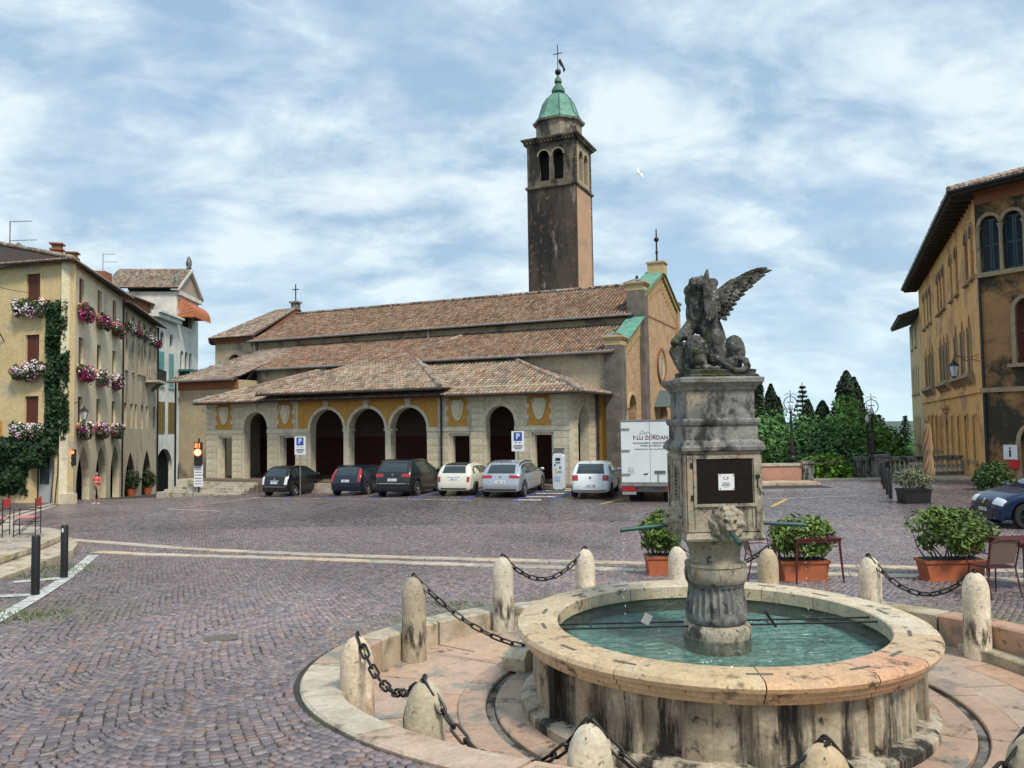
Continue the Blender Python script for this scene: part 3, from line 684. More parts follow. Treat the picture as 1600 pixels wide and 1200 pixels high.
for z in (Zf(2.55), Zf(2.22)): mb = MB(); mb.box((-.335, -.402, z), (.03, .02, .05), Mf); mb.obj('hinge', m_iron, fountain)
mb = MB(); mb.box((.345, -.41, Zf(2.43)), (.04, .03, .035), Mf); mb.tube([Mf @ Vector(p) for p in ((.345, -.41, Zf(2.42)), (.34, -.415, Zf(2.33)), (.37, -.415, Zf(2.27)), (.41, -.41, Zf(2.24)))], .006, 5); mb.obj('latch', m_iron, fountain)
plate = MB(); plate.box((.02, -.4035, Zf(2.375)), (.165, .004, .165), Mf); plate = plate.obj('notice_plate', m_white, fountain)
mb = MB()
for x, z, w_, h_ in ((-.015, 2.42, .012, .012), (.025, 2.42, .014, .012), (.005, 2.402, .05, .003), (.005, 2.365, .07, .006), (.005, 2.345, .085, .008), (.005, 2.325, .06, .003), (-.055, 2.445, .01, .01), (.085, 2.445, .01, .01), (-.055, 2.305, .01, .01), (.085, 2.305, .01, .01)): mb.box((x+.01, -.4065, Zf(z)), (w_, .002, h_), Mf)
tag(mb.obj('print', m_black, plate), kind='stuff')

def solid(mbv, name, mats, parent, voxel, disp=None, smooth_it=0, loc=None):
    """fuse blobs into one continuous skin"""
    me = mbv.mesh(name + '_raw', mats); o = bpy.data.objects.new(name + '_raw', me); COL.objects.link(o)
    r = o.modifiers.new('r', 'REMESH'); r.mode = 'VOXEL'; r.voxel_size = voxel; r.use_smooth_shade = True
    if smooth_it: s_ = o.modifiers.new('s', 'SMOOTH'); s_.iterations = smooth_it; s_.factor = .5
    for (sz, st, basis) in (disp or []):
        tx = bpy.data.textures.new(name + 'tx', 'CLOUDS'); tx.noise_scale = sz; tx.noise_depth = 3; d = o.modifiers.new('d', 'DISPLACE'); d.texture = tx; d.strength = st; d.mid_level = .5; d.texture_coords = 'LOCAL'
    dg = bpy.context.evaluated_depsgraph_get(); me2 = bpy.data.meshes.new_from_object(o.evaluated_get(dg)); me2.name = name
    if 'Col' in me2.attributes: me2.attributes.remove(me2.attributes['Col'])
    ca_ = me2.color_attributes.new('Col', 'FLOAT_COLOR', 'POINT'); ca_.data.foreach_set('color', np.ones(len(me2.vertices)*4, np.float32))
    bpy.data.objects.remove(o); bpy.data.meshes.remove(me)
    return link(name, me2, parent, loc)
# lion masks that spout (facing -y)
mk = MB()
mk.ell((0, -.05, 0), (.105, .085, .115)); mk.ell((0, -.12, -.035), (.055, .05, .045)); mk.ell((0, -.125, .02), (.026, .05, .05)); mk.ell((0, -.155, -.012), (.026, .02, .016))
for s_ in (-1, 1):
    mk.ell((s_*.028, -.145, -.045), (.03, .028, .026)); mk.ell((s_*.045, -.12, .052), (.034, .022, .014)); mk.ell((s_*.075, -.07, .0), (.04, .05, .045)); mk.ell((s_*.09, -.05, .105), (.028, .025, .03))
mk.ell((0, -.10, -.10), (.04, .035, .022)); mk.ell((0, -.09, .09), (.06, .04, .03))
for i in range(20):
    a = 2*pi*i/20; rr = .125 + .012*(i % 2); mk.ell((rr*sin(a), -.02 - .012*(i % 3), rr*1.12*cos(a)), (.034, .045, .04))
    mk.ell((1.22*rr*sin(a+.1), -.005, 1.28*rr*cos(a+.1)), (.03, .03, .036), 8, 6)
mask_me = None
for kf, zc_ in ((0, 1.955), (3, 1.975), (1, 1.975)):
    Mk = Matrix.Rotation(kf*pi/2, 4, 'Z') @ ROT
    if mask_me is None: o = solid(mk, 'lion_mask', m_pedbox, fountain, .009, [(.02, .008, 0)], 1); mask_me = o.data
    else: o = link('lion_mask', mask_me, fountain)
    o.matrix_local = Matrix.Translation((0, 0, Zf(zc_))) @ Mk @ Matrix.Translation((.02, -.385, 0))
    for s_ in (-1, 1): e = MB(); e.ell((s_*.045, -.131, .028), (.013, .010, .010), 8, 6); e.obj('eye', m_dark, o)
    pp = MB(); Lp = .16 if kf == 0 else .52
    d0 = Vector((0, -.12, -.075)); d1 = Vector((.035, -.12-Lp, -.075-(.10 if kf == 0 else .04)))
    pp.cyl(d0, d1, .027 if kf == 0 else .022, .024, 12); pp.obj('spout_pipe', m_green_pipe, o, smooth=40)
# iron rails lying across the basin
for yy, rot in ((-.07, 2.0), (.12, 2.0)):
    mb = MB(); Mr = Matrix.Rotation(radians(rot), 4, 'Z')
    for x0_, x1_ in ((-1.74, -.33), (.33, 1.74)): mb.box(((x0_+x1_)/2, yy - .02, Zf(.845)), (x1_-x0_, .022, .016), Mr)
    mb.obj('iron_rail', m_iron, fountain)
for x_ in (-1.35, -.75, .55, 1.15): mb = MB(); mb.box((x_, .0, Zf(.845)), (.02, .21, .012), Matrix.Rotation(radians(2), 4, 'Z')); mb.obj('cross_tie', m_iron, fountain)
mb = MB(); mb.box((0, 0, 0), (.09, .005, .11), Matrix.Translation((-.76, -.08, Zf(.92))) @ Matrix.Rotation(.5, 4, 'Y')); mb.obj('small_card', mat('grey_card', (.35, .35, .34), .6), fountain)
mb = MB(); mb.box((0, 0, 0), (.03, .012, .2), Matrix.Translation((.55, -.08, Zf(.9))) @ Matrix.Rotation(-.6, 4, 'Y')); mb.obj('bracket', m_iron, fountain)
# thin jets of water falling from the pipe ends
m_drop = mat('falling_water', (.75, .85, .88), .05, spec=1.0)
for (x, y) in ((-.985, .0), (.985, .06)):
    mb = MB()
    for i in range(13):
        z = Zf(1.82) - (i/13.0)*(1.09) - random.uniform(0, .02); mb.ell((x + random.uniform(-.012, .012), y - .03 + random.uniform(-.012, .012), z), (.0045, .0045, random.uniform(.006, .014)), 6, 4)
    mb.obj('water_drops', m_drop, fountain)
# ------------------------------------------------------------------ winged lion
lion = thing('winged_lion_statue', 'weathered stone winged lion seated with shield on top of the fountain pedestal', 'statue', (FC.x + .045, FC.y, 3.462))
sq(MB(), [(.355, 0), (.36, .02), (.34, .035), (.345, .075), (.31, .085)], ROT).obj('plinth', m_lion, lion)
KP = .00694; LX0, LY0 = 1112.0, 580.0
def lp(px, py, y=0.0): return Vector(((px-LX0)*KP - .03, y, .075 + (LY0-py)*KP))
def cap(mb, a, b, ra, rb, n=7):
    a = Vector(a); b = Vector(b)
    for i in range(n+1): t = i/n; p = a.lerp(b, t); r = ra+(rb-ra)*t; mb.ell(p, (r, r, r), 12, 8)
lm = MB()
cap(lm, lp(1119, 556, .02), lp(1117, 520, .05), .165, .135); cap(lm, lp(1117, 520, .05), lp(1109, 488, .10), .135, .125); cap(lm, lp(1109, 488, .10), lp(1100, 466, .13), .13, .13)
lm.ell(lp(1118, 540, -.07), (.07, .08, .20)); lm.ell(lp(1115, 505, -.03), (.06, .08, .17))
lm.ell(lp(1086, 547, -.06), (.125, .17, .17)); lm.ell(lp(1147, 550, -.04), (.115, .17, .185)); lm.ell(lp(1088, 566, -.12), (.09, .15, .10)); lm.ell(lp(1142, 570, -.1), (.10, .14, .09))
for px_ in (1084, 1094, 1104, 1113, 1122): lm.ell(lp(px_, 577, -.22), (.032, .07, .03))
cap(lm, lp(1072, 577, -.1), lp(1100, 576, -.18), .035, .045)
# chest, mane and head turned away to the left
for (px_, py_, y_, r_) in ((1096, 468, .12, .125), (1095, 454, .12, .125), (1099, 444, .13, .115), (1094, 488, .12, .11), (1098, 504, .10, .10), (1107, 444, .12, .085), (1092, 462, .18, .10)): lm.ell(lp(px_, py_, y_), (r_*.9, r_, r_*1.1))
lm.ell(lp(1091, 447, .24), (.08, .09, .08)); 
rg = random.Random(5)
for i in range(150):
    a = rg.uniform(0, 2*pi); h = rg.uniform(0, 1); c = lp(1096 + 5*h, 507 - 72*h, .10); rr = .095 + .025*sin(h*pi)
    p = c + Vector((rr*cos(a)*.95, rr*sin(a), rg.uniform(-.03, .03))); s_ = rg.uniform(.02, .04); lm.ell(p, (s_*.8, s_*.8, s_*2.1), 8, 6)
for (px_, py_) in ((1089, 439), (1096, 435), (1105, 432)): lm.ell(lp(px_, py_, .12), (.04, .05, .05))
# forelegs; the left one rests on the shield
cap(lm, lp(1088, 505, .08), lp(1072, 520, .02), .085, .07); cap(lm, lp(1072, 520, .02), lp(1056, 532, -.02), .06, .045); lm.ell(lp(1055, 534, -.03), (.05, .07, .035))
cap(lm, lp(1120, 515, .25), lp(1122, 575, .30), .075, .05)
# tail
tp = [lp(1116, 562, -.2), lp(1124, 574, -.30), lp(1136, 582, -.34), lp(1147, 582, -.33), lp(1156, 575, -.30), lp(1155, 566, -.27), lp(1147, 562, -.24), lp(1142, 563, -.2)]
for a, b in zip(tp[:-1], tp[1:]): cap(lm, a, b, .036, .032, 5)
body = solid(lm, 'body', m_lion, lion, .010, [(.05, .012, 0), (.012, .008, 0)], 0)
# shield
sh = MB(); sh.prism([(p.x, p.z) for p in (lp(1046, 548), lp(1052, 536), lp(1064, 533), lp(1078, 533), lp(1088, 541), lp(1089, 560), lp(1083, 576), lp(1074, 586), lp(1064, 584), lp(1054, 566))], -.06, .02)
sh2 = sh.mesh('shield', m_lion); so = link('shield', sh2, lion); bv = so.modifiers.new('b', 'BEVEL'); bv.width = .018; bv.segments = 3
# wing raised to the right: rows of long feathers over a shoulder
def feather(mb, a, b, w, th, bend, y0, y1, n=9):
    a = Vector(a); b = Vector(b); d = b - a; nrm = Vector((-d.z, 0, d.x)).normalized(); vs = []; fs = []
    for i in range(n+1):
        t = i/n; c = a + d*t + nrm*bend*sin(pi*t)*1.0; ww = w*(.55 + .45*sin(pi*min(1, t*.8+.1)))*(1 if t < .85 else max(.25, 1-(t-.85)/.15*.75)); y = y0+(y1-y0)*t; tt = th*(1-.35*t)
        vs += [(c.x - nrm.x*ww, y - tt*.3, c.z - nrm.z*ww), (c.x, y - tt, c.z), (c.x + nrm.x*ww, y - tt*.3, c.z + nrm.z*ww), (c.x, y + tt, c.z)]
    for i in range(n):
        for q in range(4): fs.append((i*4+q, i*4+(q+1) % 4, (i+1)*4+(q+1) % 4, (i+1)*4+q))
    fs += [(3,2,1,0), tuple(n*4+q for q in range(4))]; mb.add(vs, fs)
wing = MB()
tips = [(1212, 421), (1204, 417), (1201, 429), (1193, 435), (1186, 440), (1180, 447), (1172, 452), (1166, 460), (1158, 467), (1152, 476), (1146, 485), (1140, 494), (1134, 502)]
for i, tpx in enumerate(tips):
    t = i/(len(tips)-1); root = lp(1146 - 26*t, 443 + 40*t, .06); feather(wing, root, lp(*tpx, .0 - .03*t), .040, .026, .03*(1-t), .06 - .004*i, .0 - .010*i)
for i in range(12):
    t = i/11; root = lp(1132 - 10*t, 452 + 38*t, .05); tip_ = Vector(lp(1180 - 46*t, 432 + 58*t, 0)); feather(wing, root, tip_, .034, .034, .025, .03 - .003*i, -.04 - .006*i)
for i in range(9):
    t = i/8; feather(wing, lp(1124 - 2*t, 462 + 26*t, .02), Vector(lp(1153 - 22*t, 440 + 52*t, 0)), .030, .04, .012, .0, -.07 - .004*i)
cap(wing, lp(1120, 490, .04), lp(1128, 462, .04), .09, .08); cap(wing, lp(1128, 462, .04), lp(1150, 440, .05), .08, .05); cap(wing, lp(1150, 440, .05), lp(1198, 419, .03), .05, .022, 14)
solid(wing, 'wing', m_lion, lion, .0075, [(.02, .004, 0)], 0)
# folded, broken wing behind the head
w2 = MB()
for i in range(9):
    t = i/8; feather(w2, lp(1103 + 14*t, 440 + 3*abs(t-.4), -.06), lp(1102 + 20*t - 3*(i % 2), 498 - 12*abs(t-.3) + 6*(i % 2), -.13), .030, .035, .006, -.05, -.15)
cap(w2, lp(1100, 442, -.02), lp(1118, 441, -.03), .06, .055); cap(w2, lp(1106, 440, -.02), lp(1110, 420, -.0), .05, .016)
solid(w2, 'folded_wing', m_lion, lion, .009, [(.02, .008, 0)], 0)

# ------------------------------------------------------------------ bollards and chains
BPX = [(590, 990), (678, 1058), (930, 1120), (1290, 1160), (1604, 1140), (672, 902), (778, 868), (905, 853), (1055, 848), (1207, 848), (1370, 865), (1526, 893)]
BTOP = 1.09
def bollard_mesh(k3):
    mb = MB(); r = .155; prof = [(r*1.02, 0), (r*1.02, .02), (r, .05), (r*.985, .80)]
    for i in range(1, 8): a = i/8*pi/2; prof.append((r*.985*cos(a), .80 + .245*sin(a)))
    prof.append((.004, 1.046)); mb.lathe(prof, 10 if k3 % 2 == 0 else 14, a0=.2*k3); me = mb.mesh('bollard', m_biancone, smooth=38); return me
bm_v = [bollard_mesh(i) for i in range(4)]
blab = ['smooth pale stone bollard with squared faces standing on the kerb slabs', 'cracked stone bollard with dark stained side behind rose kerb slab', 'round-topped pale bollard in front of the dark basin panels with chain',
  'brown veined round bollard top under a heavy chain in front of the basin', 'stone bollard beyond the wet drain channel carrying the end of the heavy chain', 'dark stained speckled stone bollard with iron hook beside the kerb', 'tall white bollard with black streaks on its left face by the kerb',
  'clean pale bollard behind the basin rim holding a sagging chain', 'streaked pale bollard between terracotta planter and fountain column', 'mottled brown stone bollard beside the dark red cafe table', 'pale rounded bollard behind basin rim with chain hooked on top', 'tall cream bollard standing on the step below terracotta planter']
bcol = [(1.05, .95, .85), (.75, .72, .62), (.95, .92, .85), (.85, .72, .55), (.7, .65, .55), (.62, .58, .52), (.95, .95, .93), (1.05, 1.03, 1), (1.0, 1, 1), (.75, .68, .55), (1.05, 1.02, .95), (1.1, 1.05, .98)]
BO = []
for i, (px, py) in enumerate(BPX):
    Y = 8.0
    d = ray(px, py); Y = (BTOP - CAMZ)/d.z; p = Vector((d.x*Y, Y)); v = p - Vector(FC[:2]); p = Vector(FC[:2]) + v.normalized()*3.80
    b = thing('stone_bollard', blab[i], 'bollard', (p.x, p.y, PLZ), random.uniform(0, 1), 'stone bollards around the fountain')
    me = bm_v[i % 4].copy(); a_ = np.ones((len(me.vertices), 4), np.float32); a_[:, :3] = bcol[i]; me.color_attributes['Col'].data.foreach_set('color', a_.ravel())
    so = link('post', me, b); so.rotation_euler = (random.uniform(-.012, .012), random.uniform(-.012, .012), 0)
    h = MB(); h.tube([(.028*cos(t), 0, 1.06 + .028*sin(t)) for t in np.linspace(0, 2*pi, 11)[:-1]], .008, 6, closed=True); h.obj('iron_ring', m_iron, b, rot=(0, 0, random.uniform(0, 3)))
    BO.append(Vector((p.x, p.y, PLZ + 1.06)))
lk = MB(); Lh, Rr = .052, .030; pts = []
for i in range(8): a = pi*i/7 - pi/2; pts.append((Lh + Rr*cos(a), Rr*sin(a), 0))
for i in range(8): a = pi*i/7 + pi/2; pts.append((-Lh + Rr*cos(a), Rr*sin(a), 0))
lk.tube(pts, .0115, 6, closed=True); link_me = lk.mesh('link', m_iron, smooth=60); LINK = 2*(Lh + Rr) - .026
clab = {(0, 1): 'short iron chain slung between two kerb bollards', (1, 2): 'heavy iron chain draped over the rose paving toward the basin', (2, 3): 'heavy iron chain across the dark front of the basin', (3, 4): 'heavy iron chain sagging over the wet drain channel',
   (5, 'g'): 'iron chain hanging from stained bollard down to the stone block', (6, 7): 'iron chain sagging between streaked bollard and clean bollard over cobbles', (8, 9): 'iron chain hidden partly behind the fountain column', (10, 11): 'iron chain sagging in front of the terracotta planter'}
for (i, j), lab in clab.items():
    A = BO[i]; B = BO[j] if j != 'g' else Vector((.22, 9.8, PLZ + .24)); sag = {(0, 1): .28, (1, 2): .46, (2, 3): .42, (3, 4): .44, (6, 7): .40, (8, 9): .3, (10, 11): .40}.get((i, j), .18)
    c = thing('chain', lab, 'chain', tuple(A), 0, 'iron chains between the bollards'); N_ = 60
    P_ = [A.lerp(B, t) - Vector((0, 0, sag*4*t*(1-t))) for t in np.linspace(0, 1, N_)]
    ds = [0]
    for a, b in zip(P_[:-1], P_[1:]): ds.append(ds[-1] + (b-a).length)
    n = max(3, int(round(ds[-1]/LINK)))
    for q in range(n):
        dd = (q+.5)/n*ds[-1]; ii = max(i2 for i2 in range(N_) if ds[i2] <= dd); ii = min(ii, N_-2); p = P_[ii].lerp(P_[ii+1], (dd-ds[ii])/(ds[ii+1]-ds[ii])); t = (P_[ii+1]-P_[ii]).normalized()
        o = link('link', link_me, c); M_ = t.to_track_quat('X', 'Z').to_matrix().to_4x4() @ Matrix.Rotation(radians(38 if q % 2 else -52) + random.uniform(-.2, .2), 4, 'X'); M_.translation = p - A; o.matrix_local = M_
# ------------------------------------------------------------------ roofs of barrel tiles
m_tile = mat('roof_tile', (1, 1, 1), 0.9, (.78, .76, .74), 3, attr=1.0, stain=[((.20, .19, .15), 1.2, .56, .74)], bump=.006, bscale=40)
m_tilebed = mat('roof_bed', (0.09, 0.065, 0.05), 0.95)
TPAL = np.array([(.33, .235, .18), (.40, .30, .235), (.26, .20, .165), (.36, .34, .28), (.45, .36, .29), (.22, .175, .15), (.38, .25, .18)])
def tile_roof(root, name, poly, tw=.22, tl=.36, soffit=None, tint=(1, 1, 1), thick=.10):
    """poly: local points; first two are the eave, the rest go round. Builds slab + tiles"""
    P = [Vector(p) for p in poly]; A = P[0]; U = (P[1]-P[0]).normalized(); Nn = None
    Nn = U.cross(P[-1]-A).normalized()
    if Nn.z < 0: Nn = -Nn
    V = Nn.cross(U)
    if V.z < 0: V = -V
    uv = np.array([((p-A).dot(U), (p-A).dot(V)) for p in P])
    n = len(P); mb = MB(); mb.add([tuple(p - Nn*.01) for p in P] + [tuple(p - Nn*thick) for p in P], [tuple(range(n)), tuple(range(2*n-1, n-1, -1))] + [(i, (i+1) % n, n+(i+1) % n, n+i) for i in range(n)])
    rf = mb.obj(name, soffit or m_tilebed, root)
    u0, u1 = uv[:, 0].min(), uv[:, 0].max(); v1 = uv[:, 1].max()
    iu = np.arange(int((u1-u0)/tw)+1)*tw + u0 + tw/2; jv = np.arange(int(v1/tl)+1)*tl - .04
    UU, VV = np.meshgrid(iu, jv); UU = UU.ravel() + RNG.normal(0, .006, UU.size); VV = VV.ravel() + RNG.normal(0, .012, VV.size)
    Q = [Vector((a, b, 0)) for a, b in uv]; ins = in_poly(np.stack([UU, VV + tl*.5], 1), Q); UU, VV = UU[ins], VV[ins]; N = len(UU)
    if N == 0: return rf
    arc = np.array([(-1, 0), (-.72, .62), (0, 1), (.72, .62), (1, 0)]); r = tw*.40
    Uv, Vv, Nv = (np.array(x) for x in (U, V, Nn)); A_ = np.array(A); verts = []
    jit = RNG.normal(0, .012, N)
    for e, (dv, k5, dz) in enumerate(((0, 1.08, .035), (tl*1.15, .86, -.005))):
        for ax, az in arc:
            du = ax*r*k5 + jit*(1 if e else -1)
            verts.append(A_ + (UU + du)[:, None]*Uv + (VV + dv)[:, None]*Vv + (az*r*.75*k5 + dz)*Nv)
    Vt = np.stack(verts, 1); q0 = np.array([(i, i+1, 5+i+1, 5+i) for i in range(4)] + [(0, 4, 3, 1)])
    f = np.sin(UU*.8 + VV*.5)*np.cos(VV*1.1 - UU*.23); c = TPAL[RNG.choice(7, N, p=[.22, .2, .14, .16, .1, .08, .1])]*(1 + RNG.normal(0, .09, N) + .08*f)[:, None]*np.array(tint)
    Qd = (np.arange(N)[:, None, None]*10 + q0[None]).reshape(-1, 4)
    tag(link('roof_tiles', np_mesh('roof_tiles', Vt.reshape(-1, 3), Qd, m_tile, np.repeat(np.clip(c, .02, .7), 10, 0), False), rf), kind='stuff'); return rf
def ridge_tiles(root, a, b, r=.11, name='ridge'):
    a = Vector(a); b = Vector(b); L = (b-a).length; n = max(1, int(L/.42)); mb = MB()
    for i in range(n):
        c = TPAL[random.randrange(7)]; mb.cyl(a.lerp(b, i/n), a.lerp(b, (i+1.12)/n), r*1.08, r*.92, 8, col=tuple(c*random.uniform(.85, 1.1)))
    return tag(mb.obj(name, m_tile, root), kind='stuff')
def blocks(root, x0, x1, z0, z1, y, m, rowh=.38, bw=.9, proud=.022, name='stone_block', joint=.006, M=None, colr=(.86, 1.08)):
    nr = max(1, int(round((z1-z0)/rowh))); h = (z1-z0)/nr
    for r_ in range(nr):
        nb = max(1, int(round((x1-x0)/bw))); w = (x1-x0)/nb; xs = [x0]
        off = (w/2 if (r_ % 2 and nb > 1) else 0); xs = [x0] + [x0 + off + w*i for i in range(0 if off else 1, nb)] + [x1]
        for a, b in zip(xs[:-1], xs[1:]):
            if b-a < .05: continue
            k3 = random.uniform(*colr); mb = MB(); dx = (b-a)/2 - joint; dz = h/2 - joint; pr = proud*random.uniform(.75, 1.15); e = min(.012, dx*.3)
            vs = [(-dx, 0, -dz), (dx, 0, -dz), (dx, 0, dz), (-dx, 0, dz), (-dx+e, -pr, -dz+e), (dx-e, -pr, -dz+e), (dx-e, -pr, dz-e), (-dx+e, -pr, dz-e)]
            mb.add(vs, [(4,5,6,7), (0,1,5,4), (1,2,6,5), (2,3,7,6), (3,0,4,7)], None, (k3, k3*random.uniform(.95, 1.0), k3*random.uniform(.88, 1.0)))
            o = mb.obj(name, m, root); L_ = Matrix.Translation(((a+b)/2, y, z0 + h*(r_+.5))); o.matrix_local = (M @ L_) if M is not None else L_

# ------------------------------------------------------------------ church materials
m_ashlar = mat('pale_ashlar', (0.70, 0.62, 0.45), 0.75, (0.58, 0.51, 0.37), 2.5, attr=1.0, stain=[((.34, .30, .23), 1.2, .54, .70, (1, 1, .3))], bump=.006, bscale=20)
m_ochre = mat('ochre_plaster', (0.60, 0.31, 0.06), 0.85, (0.50, 0.25, 0.05), 2.2, stain=[((.25, .14, .05), 1.5, .58, .75)], bump=.006, bscale=30)
m_plaster = mat('grey_plaster', (0.56, 0.47, 0.32), 0.9, (0.46, 0.39, 0.27), 1.2, stain=[((.26, .23, .19), .7, .52, .60), ((.10, .09, .08), .55, .60, .72, (1, 1, .6))], bump=.006)
m_brick = mat('warm_brick', (0.68, 0.41, 0.20), 0.85, (0.50, 0.27, 0.13), 1.5, brick=(.27, .075, .012, (.60, .47, .32), (0, -pi/2, -pi/2)), bump=.006, bscale=30)
m_brickd = mat('dark_brick', (0.11, 0.075, 0.055), 0.9, (0.075, 0.055, 0.045), 1.5, brick=(.27, .075, .012, (.13, .105, .085), (pi/2, 0, 0)), stain=[((.02, .019, .017), .5, .45, .58, (1, 1, .22)), ((.26, .23, .19), 1.6, .60, .66, (1, 1, .22)), ((.17, .10, .07), 2.5, .58, .66)], bump=.01, bscale=14)
m_towerp = mat('tower_pink_plaster', (0.60, 0.35, 0.21), 0.9, (0.52, 0.32, 0.20), 1.0, stain=[((.36, .27, .19), .8, .52, .66)], bump=.006)
m_cream = mat('cream_trim', (0.58, 0.42, 0.20), 0.8, (0.50, 0.36, 0.18), 2)
m_copper = mat('copper_green', (0.16, 0.36, 0.26), 0.65, (0.10, 0.26, 0.20), 2.5, stain=[((.06, .12, .10), 2.5, .55, .70)], attr=1.0)
m_redwall = mat('dark_red_dado', (0.075, 0.014, 0.009), 0.85, (0.05, 0.012, 0.008), 2)
m_gutter = mat('zinc_gutter', (0.32, 0.31, 0.30), 0.5, (0.22, 0.19, 0.17), 6, metal=.4)
m_wood = mat('old_dark_wood', (0.035, 0.024, 0.018), 0.8, (0.055, 0.036, 0.026), 5, stretch=(1, 1, .2))
m_cotto = mat('brick_band', (0.34, 0.13, 0.065), 0.9, (0.26, 0.11, 0.06), 4, bump=.01)

def SX(px, t=0.0):
    kx = (px - 800)/FPX; return -((P0.x + NV.x*t) - kx*(P0.y + NV.y*t))/(cos(TILT) + kx*sin(TILT))     # local x of a pixel column on the plane t
portico = thing('church_portico', 'arcaded stone portico with ochre panels and low tiled roof along the church', 'portico', (P0.x, P0.y, 0), -TILT)
F = FLOORZ
WT = .5
pops = []
def pop(pa, pb, z1, top): x0, x1 = SX(pa), SX(pb); o = dict(x0=x0, x1=x1, z0=F, z1=z1, top=top, n=16); pops.append(o); return o
dR1 = pop(829, 863, 2.60, 'flat'); aR = pop(758, 803, 3.92, 'round'); dR2 = pop(701, 734, 2.58, 'flat')
aM = [pop(484, 536, 3.96, 'round'), pop(544.5, 601, 3.96, 'round'), pop(609.5, 666, 3.96, 'round')]
dL1 = pop(437, 461, 2.56, 'flat'); aL = pop(381, 417, 3.90, 'round'); dL2 = pop(341, 362, 2.56, 'flat')
XL = SX(322)
WH = 4.95
mb = wall_mb(MB(), -XL, WH - F, WT, pops, XL, F); mb.obj('front_wall', m_ashlar, portico)
# side walls with one arch each
M_R = Matrix.Translation((0, 0, 0)) @ Matrix.Rotation(pi/2, 4, 'Z')
M_L = Matrix.Translation((XL + WT, 0, 0)) @ Matrix.Rotation(pi/2, 4, 'Z')
for M_ in (M_R, M_L):
    wall_mb(MB(), 3.6, 4.55 - F, WT - .003, [op(1.95, 1.7, F, 3.85, 'round')], .503, F, M_).obj('side_wall', m_ashlar, portico)
mb = MB(); arch_ring(mb, 1.95, 1.7, 3.0, .2, .2, -.03, .05, 18, M=M_R); mb.obj('side_archivolt', m_ashlar, portico)
# floor, ceiling, back wall
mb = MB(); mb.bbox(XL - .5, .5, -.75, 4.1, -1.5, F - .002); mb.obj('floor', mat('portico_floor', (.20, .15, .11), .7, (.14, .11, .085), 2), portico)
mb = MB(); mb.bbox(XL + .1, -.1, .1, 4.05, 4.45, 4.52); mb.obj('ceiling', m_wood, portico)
mb = MB(); mb.bbox(XL + .02, -.02, 4.0, 4.09, F, 4.44); mb.obj('back_wall', mat('shaded_plaster', (.13, .085, .06), .9, (.09, .06, .045), 1.5), portico)  # wall colour darkened to carry the shade inside the portico
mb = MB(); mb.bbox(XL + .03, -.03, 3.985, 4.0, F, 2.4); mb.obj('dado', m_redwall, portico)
# columns of the three open arches
for px in (540.3, 605.3):
    xx = SX(px); cl = MB(); cl.lathe([(.22, 0), (.22, .1), (.19, .14), (.165, .2), (.165, 1.0), (.145, 2.38), (.16, 2.42)], 20); co = cl.obj('column', m_ashlar, portico, smooth=40, loc=(xx, .25, F))
    cp = MB(); cp.lathe([(.15, 2.40), (.17, 2.46), (.20, 2.56), (.25, 2.64)], 12); cp.box((0, 0, 2.69), (.52, .52, .10)); cp.obj('capital', m_ashlar, co)
# archivolts, keystones, bands
for o in aM + [aR, aL]:
    r_ = (o['x1']-o['x0'])/2; xc = (o['x0']+o['x1'])/2; mb = MB(); arch_ring(mb, xc, 2*r_, o['z1']-r_, .1, .16 if o in aM else .22, -.035, .03, 20); mb.obj('archivolt', m_ashlar, portico)
    mb = MB(); mb.prism([(xc-.13, o['z1']+.02), (xc+.13, o['z1']+.02), (xc+.2, 4.62), (xc-.2, 4.62)], -.09, .02); mb.obj('keystone', m_ashlar, portico)
band_z = (2.70, 2.90)
edges = sorted([(o['x0'], o['x1']) for o in [aR, aL]] + [(aM[0]['x0'], aM[2]['x1'])]); cur = XL
for a, b in edges + [(0.0, 0.0)]:
    if a - cur > .1: mb = MB(); mb.bbox(cur, a, -.05, .02, *band_z); mb.obj('string_course', m_ashlar, portico)
    cur = b
# ochre panels with coats of arms
m_shield = mat('cartouche_stone', (0.74, 0.64, 0.45), 0.75, (0.62, 0.53, 0.37), 4)
def cartouche(xc, zc):
    mb = MB(); o = [(-.30,.42),(-.18,.50),(0,.46),(.18,.50),(.30,.42),(.27,.30),(.36,.16),(.30,-.12),(.20,-.40),(.08,-.55),(-.08,-.55),(-.20,-.40),(-.30,-.12),(-.36,.16),(-.27,.30)]
    mb.prism([(xc+x, zc+z) for x, z in o], -.07, 0); c = mb.obj('coat_of_arms', m_shield, portico)
    mb = MB(); mb.prism([(xc+x*.66, zc+z*.70) for x, z in o], -.11, -.06); mb.obj('shield_boss', m_shield, c)
    mb = MB()
    for s_ in (-1, 1): mb.tube([(xc+s_*.30, -.08, zc+.42), (xc+s_*.38, -.09, zc+.35), (xc+s_*.34, -.09, zc+.22)], .035, 6)
    mb.obj('scrolls', m_shield, c)
ZP0, ZP1 = 2.93, 4.50
for pa, pb in ((335, 365), (431, 461), (695, 734), (820, 864)):
    a, b = SX(pa), SX(pb); mb = MB(); mb.bbox(a, b, -.006, .02, ZP0, ZP1 + .3); mb.obj('ochre_panel', m_ochre, portico); cartouche((a+b)/2, 3.78)
    for sd_ in (-1, 1):     # toothed quoins beside each panel
        xe = a if sd_ < 0 else b
        for i in range(6): mb = MB(); w = .20 if i % 2 else .10; mb.bbox(min(xe, xe - sd_*w), max(xe, xe - sd_*w), -.028, .0, ZP0 + .02 + i*.265, ZP0 + .27 + i*.265); mb.obj('quoin', m_ashlar, portico)
xa, xb = SX(465), SX(683); zsp = aM[0]['z1'] - (aM[0]['x1']-aM[0]['x0'])/2
